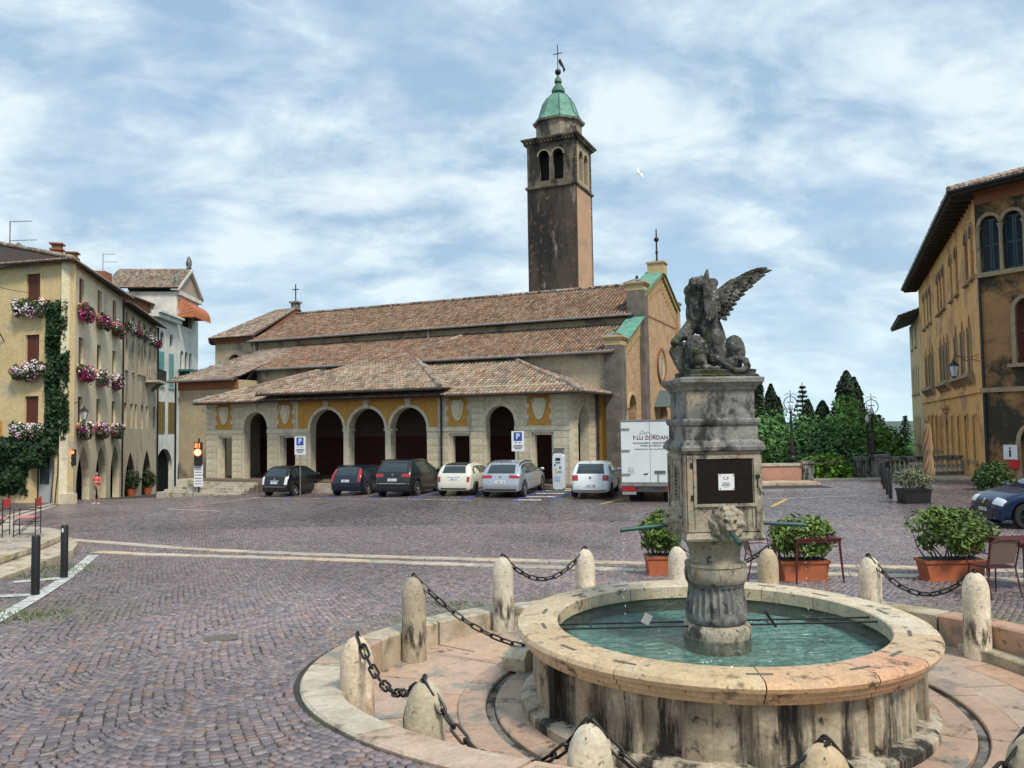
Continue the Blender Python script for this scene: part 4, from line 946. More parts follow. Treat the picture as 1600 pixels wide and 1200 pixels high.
mb = wall_mb(MB(), xb - xa, WH - .06 - ZP0, .02, [dict(x0=o['x0']-.165, x1=o['x1']+.165, z0=ZP0 - .01, z1=o['z1']+.165, top='round', n=18) for o in aM], xa, ZP0, Matrix.Translation((0, -.014, 0)), False); mb.obj('ochre_panel', m_ochre, portico)
# stone courses on the piers
zones = []
ev = sorted([(o['x0'], o['x1'], o) for o in (dL2, aL, dL1, aR, dR1, dR2)] + [(aM[0]['x0'], aM[2]['x1'], None)], key=lambda q: q[0]); cur = XL
for a, b, o in ev + [(0.0, 0.0, None)]:
    if a - cur > .12: zones.append((cur, a))
    cur = b
for a, b in zones: blocks(portico, a + .012, b - .012, F + .01, 2.695, 0, m_ashlar, .37, .8)
for pa, pb in ((367, 381), (417, 429), (736, 757), (805, 818), (866, 889.5), (323, 333)): blocks(portico, SX(pa), SX(pb), 2.91, 4.5, 0, m_ashlar, .33, .7)
blocks(portico, .52, 1.08, F + .01, 4.3, 0, m_ashlar, .38, .6, M=M_R); blocks(portico, 2.82, 4.05, F + .01, 4.3, 0, m_ashlar, .38, .7, M=M_R)
# door frames
for o in (dR1, dR2, dL1, dL2):
    mb = MB(); x0, x1, z1 = o['x0'], o['x1'], o['z1']
    for x in (x0 + .06, x1 - .06): mb.bbox(x - .06, x + .06, .12, .40, F, z1 - .12)
    mb.bbox(x0, x1, .12, .40, z1 - .12, z1); mb.obj('door_frame', m_ashlar, portico)
# roofs
tile_roof(portico, 'front_roof', [(-22.9, -.75, 4.50), (.85, -.75, 4.50), (-4.7, 4.1, 6.52), (-16.9, 4.1, 6.52)], soffit=m_wood, tint=(1.08, 1.05, .98))
tile_roof(portico, 'right_hip_roof', [(.85, -.75, 4.50), (.85, 4.1, 4.50), (-4.7, 4.1, 6.52)], soffit=m_wood, tint=(1.08, 1.05, .98))
tile_roof(portico, 'left_hip_roof', [(-22.9, 4.1, 4.50), (-22.9, -.75, 4.50), (-16.9, 4.1, 6.52)], soffit=m_wood, tint=(1.08, 1.05, .98))
tile_roof(portico, 'middle_roof', [(-17.9, -1.15, 4.86), (-6.35, -1.15, 4.86), (-10.8, 4.08, 6.80), (-14.2, 4.08, 6.80)], soffit=m_wood, tint=(1.08, 1.05, .98))
tile_roof(portico, 'middle_hip_roof', [(-6.35, -1.15, 4.86), (-6.35, 4.08, 4.86), (-10.8, 4.08, 6.80)], soffit=m_wood, tint=(1.08, 1.05, .98))
tile_roof(portico, 'middle_hip_roof', [(-17.9, 4.08, 4.86), (-17.9, -1.15, 4.86), (-14.2, 4.08, 6.80)], soffit=m_wood, tint=(1.08, 1.05, .98))
for a, b in (((.85, -.75, 4.56), (-4.7, 4.1, 6.58)), ((-22.9, -.75, 4.56), (-16.9, 4.1, 6.58)), ((-6.35, -1.15, 4.92), (-10.8, 4.08, 6.86)), ((-17.9, -1.15, 4.92), (-14.2, 4.08, 6.86))): ridge_tiles(portico, a, b, .12, 'hip_tiles')
for a, b in (((-22.9, -.80, 4.44), (-17.9, -.80, 4.44)), ((-17.9, -1.22, 4.80), (-6.35, -1.22, 4.80)), ((-6.3, -.80, 4.44), (.85, -.80, 4.44)), ((.92, -.75, 4.44), (.92, 4.0, 4.44))): mb = MB(); mb.cyl(a, b, .065, n=8); mb.obj('gutter', m_wood, portico)
for px, t_ in ((690, -.1),): mb = MB(); mb.cyl((SX(px), -.1, F), (SX(px), -.1, 4.6), .055, n=8); mb.obj('drainpipe', m_black, portico)
mb = MB(); mb.cyl((.14, 3.75, F), (.14, 3.75, 4.5), .06, n=8); mb.obj('drainpipe', m_black, portico)
# steps at the left end
for i in range(5):
    mb = MB(); mb.bbox(XL - .35 - .22*i, XL + 4.6 + .0*i, -.80 - .33*(i+1), -.78, -1.6, F - .13*(i+1) + .005*i); mb.obj('step', m_slab, portico)
mb = MB(); mb.bbox(XL - .6, XL + .2, -1.6, -.72, -1.4, F + .02); mb.obj('step_wall', m_ashlar, portico)
for i in range(1): mb = MB(); mb.bbox(-17.2, .7, -1.15, -.752, -.5, F - .10); mb.obj('front_step', m_slab, portico)

# ------------------------------------------------------------------ church
church = thing('church', 'long church with tiled nave and aisle roofs and gabled brick front', 'church', (P0.x, P0.y, 0), -TILT)
SA = 1.31       # front of the facade (local x)
mb = MB(); mb.bbox(-22.6, SA - .5, 4.12, 8.3, -1, 6.7); mb.obj('aisle_wall', m_plaster, church)
mb = MB(); mb.bbox(-26.3, SA - .55, 8.35, 17.2, -1, 9.0); mb.obj('nave_wall', m_plaster, church)
mb = MB(); mb.bbox(-22.6, SA - .5, 17.25, 21.5, -1, 6.7); mb.obj('aisle_wall', m_plaster, church)
tile_roof(church, 'aisle_roof', [(-22.9, 3.72, 6.68), (SA - .25, 3.72, 6.68), (SA - .25, 8.34, 8.62), (-22.9, 8.34, 8.62)], tint=(.82, .68, .58))
tile_roof(church, 'aisle_roof', [(SA - .25, 21.9, 6.68), (-22.9, 21.9, 6.68), (-22.9, 17.2, 8.62), (SA - .25, 17.2, 8.62)])
tile_roof(church, 'nave_roof', [(-26.7, 7.85, 9.08), (SA - .3, 7.85, 9.08), (SA - .3, 12.8, 11.55), (-26.7, 12.8, 11.55)], tint=(.80, .67, .57))
tile_roof(church, 'nave_roof', [(SA - .3, 17.75, 9.08), (-26.7, 17.75, 9.08), (-26.7, 12.8, 11.55), (SA - .3, 12.8, 11.55)])
ridge_tiles(church, (-26.7, 12.8, 11.62), (SA - .3, 12.8, 11.62), .13)
for a, b in (((-22.9, 3.64, 6.66), (SA - .3, 3.64, 6.66)), ((-26.7, 7.77, 9.06), (SA - .35, 7.77, 9.06))): mb = MB(); mb.cyl(a, b, .075, n=8); mb.obj('gutter', m_gutter, church)
for x, y, z0_, z1_ in ((-12.2, 7.9, 8.45, 9.05), (-26.2, 7.9, 7.6, 9.05)): mb = MB(); mb.cyl((x, y, z0_), (x, y, z1_), .06, n=8); mb.obj('downpipe', m_gutter, church)
mb = MB(); mb.tube([(.55, 3.7, 6.6), (.55, 3.85, 6.3), (.55, 4.05, 6.1), (.55, 4.05, 4.3)], .06, 8); mb.obj('downpipe', mat('rusty_pipe', (.22, .08, .05), .7), church)
# diagonal ridge lines dividing the aisle roof
ridge_tiles(church, (-13.0, 3.75, 6.74), (-9.6, 8.3, 8.66), .08, 'verge_tiles')
# brick facade seen from the side, facing +x
MF = Matrix.Translation((SA, 0, 0)) @ Matrix.Rotation(pi/2, 4, 'Z')
def gable(t): return 10.35 + (12.25 - 10.35)*(1 - abs(t - 12.8)/4.5)
side_doors = [op(6.2, 1.5, .1, 4.5, 'round')]
wall_mb(MB(), 4.3, 9, .55, side_doors, 4.1, -.3, MF, True, (lambda t: 7.05 + (8.95-7.05)*(t-4.1)/4.3, [4.1, 8.4])).obj('facade_wall', m_brick, church)
wall_mb(MB(), 9.0, 12, .65, [op(12.8, 2.2, .1, 4.2, 'round')], 8.3, -.3, Matrix.Translation((.10, 0, 0)) @ MF, True, (gable, [8.3, 12.8, 17.3])).obj('facade_wall', m_brick, church)
wall_mb(MB(), 4.2, 9, .55, [op(19.4, 1.5, .1, 4.5, 'round')], 17.3, -.3, MF, True, (lambda t: 8.95 - (8.95-7.05)*(t-17.3)/4.2, [17.3, 21.5])).obj('facade_wall', m_brick, church)
for t_, w_ in ((6.2, 1.5), (12.8, 2.2), (19.4, 1.5)):
    mb = MB(); mb.bbox(t_-w_/2, t_+w_/2, .42, .50, -.1, 4.6, MF); mb.obj('door', m_wood, church)
    mb = MB(); arch_ring(mb, t_, w_, (4.5 if w_ < 2 else 4.2) - w_/2, .2, .16, -.16 if w_ > 2 else -.06, .05, 16, M=MF); mb.obj('door_arch', m_cream, church)
# corner buttresses with caps, copper copings, arcaded friezes
m_pier = mat('stained_pier', (.20, .17, .14), .9, (.10, .09, .08), 1.2, stain=[((.34, .29, .22), .9, .58, .7)], bump=.01)
def pier(t0, t1, ztop, x0=-.75, x1=.12):
    mb = MB(); mb.bbox(SA + x0, SA + x1, t0, t1, -.5, ztop - .75); mb.obj('buttress', m_pier if t0 < 9 else m_brick, church)
    q = MB(); cx_, cy_ = SA + (x0+x1)/2, (t0+t1)/2; w, d = (x1-x0)/2, (t1-t0)/2
    for k3, za, zb in ((1.02, ztop-.75, ztop-.45), (1.18, ztop-.45, ztop-.36), (1.3, ztop-.36, ztop-.28)): q.bbox(cx_-w*k3, cx_+w*k3, cy_-d*k3, cy_+d*k3, za, zb)
    c = q.obj('pier_cap', m_cream, church)
    q = MB(); q.add([(cx_-w*1.3, cy_-d*1.3, ztop-.28), (cx_+w*1.3, cy_-d*1.3, ztop-.28), (cx_+w*1.3, cy_+d*1.3, ztop-.28), (cx_-w*1.3, cy_+d*1.3, ztop-.28), (cx_, cy_, ztop)], [(0,1,4), (1,2,4), (2,3,4), (3,0,4), (3,2,1,0)]); q.ell((cx_, cy_, ztop + .06), (.09, .09, .11), 10, 7); q.obj('cap_roof', m_oldstone, c)
pier(3.85, 4.75, 7.75); pier(8.05, 8.95, 11.2, -.7, .3); pier(16.85, 17.6, 11.2, -.5, .3); pier(20.9, 21.7, 7.75)
def rake(t0, z0_, t1, z1_, x0, x1, m, name, hh=.12):
    mb = MB(); mb.prism([(t0, z0_), (t1, z1_), (t1, z1_+hh), (t0, z0_+hh)], -x1, -x0, MF); return mb.obj(name, m, church)
rake(4.7, 7.1+.20, 8.1, 8.78+.10, -.7, .32, m_copper, 'copper_coping', .07); rake(4.7, 7.03, 8.1, 8.62, -.2, .16, m_cream, 'rake_moulding', .22)
for t0, t1 in ((8.3, 12.8), (17.3, 12.8)):
    rake(t0, gable(t0) + .0, t1, gable(t1) + .0, -.75, .42, m_copper, 'copper_coping', .09); rake(t0, gable(t0) - .24, t1, gable(t1) - .24, -.1, .32, m_cream, 'rake_moulding', .23)
def frieze(t0, z0_, t1, z1_, n, x1):
    """hanging arches along the rake"""
    mb = MB()
    for i in range(n):
        f = (i+.5)/n; t = t0+(t1-t0)*f; z = z0_+(z1_-z0_)*f; w = abs(t1-t0)/n
        mb.bbox(t - w*.16, t + w*.16, -x1, .02, z - .62, z + .02, MF); mb.prism([(t - w*.5, z + .05 - (z1_-z0_)/n*.5), (t + w*.5, z + .05 + (z1_-z0_)/n*.5), (t + w*.5, z - .16 + (z1_-z0_)/n*.5), (t - w*.5, z - .16 - (z1_-z0_)/n*.5)], -x1, .02, MF)
    tag(mb.obj('arch_frieze', m_cream, church), kind='stuff')
frieze(8.95, gable(8.95) - .3, 12.75, gable(12.75) - .3, 9, .2); frieze(16.8, gable(16.8) - .3, 12.85, gable(12.85) - .3, 9, .2); frieze(4.8, 7.0, 8.05, 8.5, 8, .08)
mb = MB(); mb.bbox(8.9, 16.85, -.125, .0, gable(8.95) - 1.5, gable(8.95) - 1.42, MF); mb.obj('brick_band', m_cotto, church)
# rose medallion
mb = MB(); arch_ring(mb, 12.6, 1.75, 6.45, .1, .22, -.20, .0, 32, 0, 2*pi, MF); rw = mb.obj('medallion_frame', m_cotto, church)
mb = MB(); arch_ring(mb, 12.6, 1.40, 6.45, .1, .18, -.16, -.09, 32, 0, 2*pi, MF); mb.obj('inner_ring', m_cream, rw)
mb = MB(); mb.prism([(12.6+.72*cos(a), 6.45+.72*sin(a)) for a in np.linspace(0, 2*pi, 29)[:-1]], -.125, -.09, MF); mb.obj('panel', mat('gold_ground', (.62, .50, .30), .7, (.52, .42, .26), 3), rw)
mb = MB(); mb.prism([(12.6+x, 6.45+z) for x, z in ((-.26, -.6), (.26, -.6), (.20, .1), (.12, .35), (-.12, .35), (-.20, .1))], -.15, -.12, MF); mb.ell(MF @ Vector((12.6, -.14, 6.95)), (.05, .12, .14)); mb.obj('robed_figure', mat('figure_paint', (.30, .30, .32), .8), rw)
# small gabled skylight over the side door, stone block and cross on the apex
mb = MB(); mb.prism([(10.6, 3.9), (12.0, 4.9), (13.4, 3.9), (13.2, 3.9), (12.0, 4.72), (10.8, 3.9)], -1.0, -.1, MF); mb.obj('porch_gable', mat('porch_glass_roof', (.10, .14, .14), .3), church)
mb = MB(); mb.bbox(SA - .55, SA + .45, 12.35, 13.25, 12.1, 12.75); mb.bbox(SA - .62, SA + .52, 12.28, 13.32, 12.75, 12.86); ap = mb.obj('apex_block', m_cream, church)
mb = MB(); cx_ = SA - .05; mb.lathe([(.22, 12.86), (.18, 12.95), (.06, 13.0), (.04, 14.9), (.01, 15.0)], 8, Matrix.Translation((cx_, 12.8, 0))); mb.box((cx_, 12.8, 14.3), (.06, .75, .07)); mb.ell((cx_, 12.8, 14.3), (.16, .16, .16), 8, 6); mb.ell((cx_, 12.8, 13.5), (.09, .09, .14), 8, 6); mb.obj('iron_cross', m_iron, ap)
# chancel with eight-sided end
ch_pts = [(-26.4, 8.3), (-30.2, 8.3), (-32.6, 10.8), (-32.6, 14.8), (-30.2, 17.2), (-26.4, 17.2)]
mb = MB(); n = len(ch_pts)
wall_mb(MB(), 3.8, 9.3, .4, [op(-28.4, 1.2, 6.2, 8.3, 'round')], -30.2, 0, Matrix.Translation((0, 8.3, 0))).obj('chancel_wall', m_plaster, church)
dxy = Vector((-2.4, 2.5)); LW = dxy.length; ang_ = atan2(-dxy.y, -dxy.x)
wall_mb(MB(), LW, 9.3, .4, [op(LW/2, 1.2, 6.2, 8.3, 'round')], 0, 0, Matrix.Translation((-32.6, 10.8, 0)) @ Matrix.Rotation(ang_, 4, 'Z')).obj('chancel_wall', m_plaster, church)
mb = MB(); mb.bbox(-32.5, -26.4, 10.85, 14.8, 0, 9.3); mb.bbox(-30.2, -26.4, 8.9, 17.1, 0, 9.28); mb.obj('chancel_core', m_dark, church)
E = [(-26.4, 7.9), (-30.4, 7.9), (-33.0, 10.6), (-33.0, 15.0), (-30.4, 17.6), (-26.4, 17.6)]
top = (-28.3, 12.8, 12.1)
tile_roof(church, 'chancel_roof', [(E[1][0], E[1][1], 9.5), (E[0][0], E[0][1], 9.5), (-26.4, 12.8, 12.1), top]); tile_roof(church, 'chancel_roof', [(E[2][0], E[2][1], 9.5), (E[1][0], E[1][1], 9.5), top]); tile_roof(church, 'chancel_roof', [(E[3][0], E[3][1], 9.5), (E[2][0], E[2][1], 9.5), top]); tile_roof(church, 'chancel_roof', [(E[4][0], E[4][1], 9.5), (E[3][0], E[3][1], 9.5), top]); tile_roof(church, 'chancel_roof', [(E[5][0], E[5][1], 9.5), (E[4][0], E[4][1], 9.5), top, (-26.4, 12.8, 12.1)])
mb = MB()
for i in range(22): mb.box((-30.1 + i*.17, 8.2, 9.22), (.09, .2, .16))
mb.bbox(-30.3, -26.4, 8.05, 8.3, 9.32, 9.42); tag(mb.obj('dentils', m_cotto, church), kind='stuff')
# parapet gable with small cross between nave and chancel
mb = MB(); mb.prism([(8.2, 9.2), (12.8, 11.95), (17.4, 9.2), (17.4, 8.8), (8.2, 8.8)], 26.45 + SA, 26.8 + SA, MF); mb.obj('parapet_gable', m_cotto, church)
mb = MB(); mb.box((-26.6, 12.8, 12.2), (.5, .5, .5)); mb.box((-26.6, 12.8, 12.5), (.7, .7, .12)); pb_ = mb.obj('cross_base', m_oldstone, church)
mb = MB(); mb.box((-26.6, 12.8, 13.2), (.06, .06, 1.4)); mb.box((-26.6, 12.8, 13.5), (.6, .06, .06)); mb.obj('cross', m_iron, pb_)
# low sacristy in front of the chancel
mb = MB(); mb.bbox(-27.2, -22.4, 2.2, 8.2, -1.5, 6.0); mb.obj('sacristy_wall', mat('sacristy_plaster', (.55, .43, .25), .9, (.44, .36, .25), 1.0, stain=[((.25, .20, .15), .8, .54, .64)], bump=.006), church)
mb = MB(); mb.bbox(-27.25, -22.35, 2.14, 2.25, 5.45, 6.02); mb.obj('brick_band', m_cotto, church)
tile_roof(church, 'sacristy_roof', [(-27.7, 1.75, 6.05), (-22.3, 1.75, 6.05), (-22.3, 8.2, 8.5), (-25.5, 8.2, 8.5)]); tile_roof(church, 'sacristy_roof', [(-27.7, 8.2, 6.05), (-27.7, 1.75, 6.05), (-25.5, 8.2, 8.5)])
mb = MB(); mb.cyl((-27.7, 1.68, 6.0), (-22.3, 1.68, 6.0), .07, n=8); mb.obj('gutter', m_gutter, church); mb = MB(); mb.cyl((-27.35, 2.05, -1.2), (-27.35, 2.05, 5.95), .06, n=8); mb.obj('downpipe', m_black, church)

# ------------------------------------------------------------------ bell tower
TX, TY, TH = -8.02, 20.9, 1.92
tower = thing('bell_tower', 'tall dark brick bell tower with green copper dome behind the church', 'bell tower', tuple(CH(-TX, TY, 0)), -TILT)
def tw_wall(z0_, z1_, hw, ops, mats_, name, T=.3):
    for q in range(4):
        Mq = Matrix.Rotation(q*pi/2, 4, 'Z') @ Matrix.Translation((0, -hw, 0)); L = 2*hw - (0 if q % 2 == 0 else .004)
        wall_mb(MB(), L, z1_-z0_, T, ops, -L/2, z0_, Mq).obj(name, mats_[q], tower)
m_belfd = mat('dark_belfry', (.22, .175, .125), .9, (.12, .10, .08), 1.8, stain=[((.03, .027, .024), 1.0, .46, .56, (1, 1, .3))], bump=.008)
m_belfp = mat('belfry_plaster', (.42, .34, .22), .9, (.36, .29, .19), 1.2, stain=[((.2, .16, .12), .8, .6, .72, (1, 1, .4))])
tw_wall(-2, 20.55, TH, [], [m_brickd, m_towerp, m_brickd, m_brickd], 'shaft_wall')
def sqt(prof, name, m): sq(MB(), prof, Matrix.Identity(4)).obj(name, m, tower)
sqt([(TH, 20.5), (TH + .12, 20.56), (TH + .12, 20.72), (TH, 20.78)], 'belfry_sill', m_belfd)
bw_ = 1.0
tw_wall(20.75, 24.0, TH - .02, [op(-.56, .86, 21.1, 23.4, 'round'), op(.56, .86, 21.1, 23.4, 'round')], [m_belfd, m_belfp, m_belfd, m_belfd], 'belfry_wall', .5)
for q in range(4):
    Mq = Matrix.Rotation(q*pi/2, 4, 'Z'); mb = MB(); mb.lathe([(.10, 21.1), (.08, 21.2), (.075, 22.75), (.13, 22.95), (.15, 23.0)], 10, Mq @ Matrix.Translation((0, -TH + .12, 0))); mb.obj('mullion_column', m_ashlar, tower, smooth=40)
    for x in (-.56, .56): mb = MB(); arch_ring(mb, x, .86, 22.97, .1, .1, -.04, .0, 12, M=Mq @ Matrix.Translation((0, -TH + .02, 0))); mb.obj('window_arch', m_belfp, tower)
mb = MB(); mb.box((0, 0, 22), (2.2, 2.2, 2.4)); mb.obj('belfry_dark', m_dark, tower)
sqt([(TH - .02, 23.9), (TH + .1, 23.98), (TH + .1, 24.06), (TH + .32, 24.2), (TH + .36, 24.32), (TH + .1, 24.45)], 'cornice', m_belfd)
mb = MB()
for q in range(4):
    Mq = Matrix.Rotation(q*pi/2, 4, 'Z')
    for i in range(14): mb.box((-TH + .15 + i*.28, -TH - .14, 24.05), (.12, .24, .14), Mq)
tag(mb.obj('cornice_brackets', m_belfd, tower), kind='stuff')
oc = 1.62/cos(pi/8)
m_oct = mat('octagon_plaster', (.33, .29, .21), .9, (.26, .22, .16), 1.2, stain=[((.06, .05, .045), .6, .52, .6)])
mb = MB(); mb.lathe([(oc, 24.4), (oc, 25.75), (oc + .22, 25.82), (oc + .24, 25.95), (oc - .1, 26.0)], 8, a0=pi/8); mb.obj('octagon_drum', m_oct, tower)
dome = [(oc + .26, 25.96), (oc + .05, 26.12), (oc - .22, 26.5), (oc - .38, 27.0), (oc - .55, 27.5), (oc - .85, 27.95), (oc - 1.2, 28.2), (.36, 28.32)]
mb = MB(); mb.lathe(dome, 8, a0=pi/8); dm = mb.obj('dome', m_copper, tower)
for i in range(8):
    a = pi/8 + i*pi/4; mb = MB(); mb.tube([(r_*cos(a), r_*sin(a), z_) for r_, z_ in dome], .05, 5, col=(.6, .6, .6)); mb.obj('rib', m_copper, dm)
mb = MB(); mb.lathe([(.40, 28.3), (.52, 28.45), (.50, 28.65), (.30, 28.95), (.20, 29.1), (.30, 29.25), (.24, 29.5), (.12, 29.65), (.08, 29.9)], 12, col=(.55, .55, .55)); mb.obj('lantern', m_copper, tower, smooth=40)
mb = MB(); mb.ell((0, 0, 30.05), (.24, .24, .24), 12, 9); mb.obj('ball', m_iron, tower, smooth=0)
mb = MB(); mb.cyl((0, 0, 30.2), (0, 0, 32.2), .035, n=6); mb.box((0, 0, 31.5), (.75, .05, .05)); mb.obj('cross', m_iron, tower)
mb = MB(); mb.prism([(.05, 30.9), (.2, 31.1), (.5, 30.4), (.62, 30.1), (.45, 29.95), (.4, 30.3), (.15, 30.6)], -.03, .03); mb.obj('weather_vane', m_iron, tower)
# ------------------------------------------------------------------ foliage helpers
m_leaf = mat('leaf', (1, 1, 1), 0.55, attr=1.0, spec=.3)
m_bark = mat('bark', (0.09, 0.07, 0.05), 0.95, (0.06, 0.05, 0.04), 6, bump=.01)
m_petal = mat('petal', (1, 1, 1), 0.6, attr=1.0)
def leaf_mesh(name, C, Nrm, size, cols, m=None, aspect=.5, droop=.0, fold=.25, rnd=.8):
    """one folded four-cornered leaf per centre"""
    C = np.asarray(C, float); N = len(C); Nrm = np.asarray(Nrm, float) + RNG.normal(0, rnd, (N, 3)); Nrm /= np.linalg.norm(Nrm, axis=1)[:, None] + 1e-9
    t = RNG.normal(0, 1, (N, 3)); t[:, 2] -= droop; t -= (t*Nrm).sum(1)[:, None]*Nrm; t /= np.linalg.norm(t, axis=1)[:, None] + 1e-9; b = np.cross(Nrm, t)
    s = (np.asarray(size)*(.7 + .6*RNG.random(N)))[:, None]
    V = np.stack([C - t*s*.5, C + b*s*aspect*.5 + Nrm*s*fold*.3, C + t*s*.5, C - b*s*aspect*.5 + Nrm*s*fold*.3], 1)
    return np_mesh(name, V.reshape(-1, 3), np.arange(4*N).reshape(-1, 4), m or m_leaf, np.repeat(np.clip(cols, 0, 1), 4, 0))
def ball_pts(n, r, shell=.55):
    d = RNG.normal(0, 1, (n, 3)); d /= np.linalg.norm(d, axis=1)[:, None]; rr = shell + (1-shell)*RNG.random(n)**.6; return d*rr[:, None]*np.asarray(r), d
def shade_cols(n, base, var=.18): return np.asarray(base)*(1 + RNG.normal(0, var, n))[:, None]*(1 + RNG.normal(0, .05, (n, 3)))

# ------------------------------------------------------------------ left-hand houses
m_creamwall = mat('cream_plaster', (0.74, 0.56, 0.28), 0.9, (0.66, 0.50, 0.27), 1.0, stain=[((.50, .43, .33), .35, .55, .62), ((.26, .22, .17), .8, .64, .76, (1, 1, .3))], bump=.004)
m_creampale = mat('pale_cream_plaster', (0.78, 0.69, 0.48), 0.9, (0.72, 0.62, 0.42), .8, stain=[((.46, .40, .32), .4, .56, .68), ((.24, .21, .17), .9, .66, .78, (1, 1, .25))], bump=.004)
m_beige = mat('beige_plaster', (0.54, 0.43, 0.28), 0.9, (0.60, 0.49, 0.33), 1.0, stain=[((.24, .20, .155), .6, .52, .66, (1, 1, .4)), ((.14, .12, .10), .9, .62, .75, (1, 1, .25))], bump=.005)
m_whitewall = mat('white_plaster', (0.80, 0.76, 0.66), 0.9, (0.58, 0.57, 0.53), .9, stain=[((.42, .36, .29), .5, .60, .74, (1, 1, .3))])
m_shutbr = mat('brown_shutter', (0.13, 0.03, 0.015), 0.6, (0.10, 0.025, 0.014), 8, stretch=(8, 1, .5))
m_shutor = mat('faded_shutter', (0.28, 0.13, 0.06), 0.7, (0.21, 0.10, 0.05), 6)
m_teal = mat('teal_shutter', (0.20, 0.42, 0.40), 0.7, (0.14, 0.33, 0.32), 4, stretch=(6, 1, .4))
m_tealdk = mat('dark_teal_paint', (0.02, 0.13, 0.12), 0.6)
m_olive = mat('olive_shutter', (0.24, 0.16, 0.03), 0.7, (0.17, 0.12, 0.03), 5)
m_glass = mat('window_glass', (0.03, 0.04, 0.05), 0.05, spec=.8)
m_terra = mat('terracotta', (0.46, 0.13, 0.05), 0.75, (0.38, 0.11, 0.05), 5)
def frameM(o, d):                        # matrix: local x along d, y into the wall
    a = atan2(d[1], d[0]); return Matrix.Translation(o) @ Matrix.Rotation(a, 4, 'Z')
def shutter_pair(root, M, o, m, depth=.10, gap=.01):
    x0, x1, z0, z1 = o['x0'], o['x1'], o['z0'], o['z1']; xm = (x0+x1)/2
    for a, b in ((x0 + .01, xm - gap), (xm + gap, x1 - .01)):
        mb = MB(); mb.bbox(a, b, depth, depth + .04, z0 + .02, z1 - .02, M); n = 5; w = (b-a)/n
        for i in range(n): mb.bbox(a + w*i + .008, a + w*(i+1) - .008, depth - .012, depth, z0 + .05, z1 - .05, M)
        for z in (z0 + .3, z1 - .3): mb.bbox(a + .02, b - .02, depth - .022, depth - .012, z - .05, z + .05, M)
        mb.obj('shutter', m, root)
def louvre(root, M, o, m, depth=.06):
    x0, x1, z0, z1 = o['x0'], o['x1'], o['z0'], o['z1']; xm = (x0+x1)/2
    for a, b in ((x0 + .01, xm - .01), (xm + .01, x1 - .01)):
        mb = MB(); h = z1-z0
        for x in (a + .04, b - .04): mb.bbox(x - .04, x + .04, depth, depth + .045, z0 + .02, z1 - .02, M)
        for z in (z0 + .07, (z0+z1)/2, z1 - .07): mb.bbox(a + .08, b - .08, depth + .004, depth + .041, z - .05, z + .05, M)
        n = max(6, int(h/.09))
        for i in range(n): z = z0 + .1 + (h-.2)*i/n; mb.add([(a + .08, depth + .035, z + .06), (b - .08, depth + .035, z + .06), (b - .08, depth + .005, z), (a + .08, depth + .005, z)], [(0,1,2,3)], M)
        mb.obj('shutter', m, root)
def sill(root, M, o, m, w=.12, h=.10, pr=.12): mb = MB(); mb.bbox(o['x0'] - w, o['x1'] + w, -pr, .1, o['z0'] - h, o['z0'], M); mb.obj('sill', m, root)
def surround_frame(root, M, o, m, w=.14, pr=.035):
    mb = MB(); x0, x1, z0, z1 = o['x0'], o['x1'], o['z0'], o['z1']
    for x in (x0 - w/2, x1 + w/2): mb.bbox(x - w/2, x + w/2, -pr, .02, z0, z1, M)
    mb.bbox(x0 - w, x1 + w, -pr, .02, z1, z1 + w, M); mb.obj('window_frame', m, root)
def pane(root, M, o, depth=.25, m=None):
    zt = o['z1']; mb = MB(); mb.bbox(o['x0'] - .05, o['x1'] + .05, depth, depth + .03, o['z0'] - .05, zt + .05, M); p = mb.obj('window', m or m_glass, root)
    mb = MB(); xm = (o['x0']+o['x1'])/2; mb.bbox(xm - .03, xm + .03, depth - .02, depth, o['z0'], zt, M)
    for f in (.33, .66): z = o['z0'] + (zt-o['z0'])*f; mb.bbox(o['x0'], xm - .03, depth - .018, depth, z - .02, z + .02, M); mb.bbox(xm + .03, o['x1'], depth - .018, depth, z - .02, z + .02, M)
    mb.obj('glazing_bars', m_wood, p)

K = Vector((-24.8, 44.3)); E1 = Vector((-.2554, .9668)).normalized(); D1 = Vector((.962, -.272)).normalized()
KZ = gz(K.x, K.y) - .05
h1 = thing('corner_house', 'cream corner house with brown shutters, flower boxes and ivy above pointed arches', 'house', (K.x, K.y, KZ))
def z1_(z): return z - KZ
LF = 11.0
MFr = frameM((-D1.x*LF, -D1.y*LF, 0), D1)            # front facade, x runs 0..LF ending at the corner
MRi = frameM((0, 0, 0), E1)                          # street facade, x from the corner
HT = z1_(12.6)
rows = [(10.45, 12.0), (6.85, 8.5), (3.45, 5.0)]
fops = []
for u in (2.54, 6.9):
    for za, zb in rows: fops.append(op(LF - u, .98, z1_(za), z1_(zb)))
door_f = op(LF - 1.75, 1.55, -.3, z1_(2.05), 'round')
wall_mb(MB(), LF, HT + .8, .42, fops + [door_f], 0, -.8, MFr).obj('front_wall', m_creamwall, h1)
rops = []
for t in (2.5, 6.8, 11.0):
    for za, zb in rows: rops.append(op(t, 1.08, z1_(za), z1_(zb)))
archs = [op(3.3, 3.0, -1.2, z1_(2.1), 'point'), op(7.6, 2.8, -1.2, z1_(2.0), 'point'), op(11.6, 2.6, -1.2, z1_(1.95), 'point')]
wall_mb(MB(), 13.7, HT + 1.4, .42, rops + archs, 0, -1.4, MRi).obj('street_wall', m_creampale, h1)
for o in fops: shutter_pair(h1, MFr, o, m_shutbr); sill(h1, MFr, o, m_creampale); surround_frame(h1, MFr, o, m_creamwall)
for i, o in enumerate(rops): shutter_pair(h1, MRi, o, m_shutor if i % 2 else m_shutbr, .16); sill(h1, MRi, o, m_creampale)
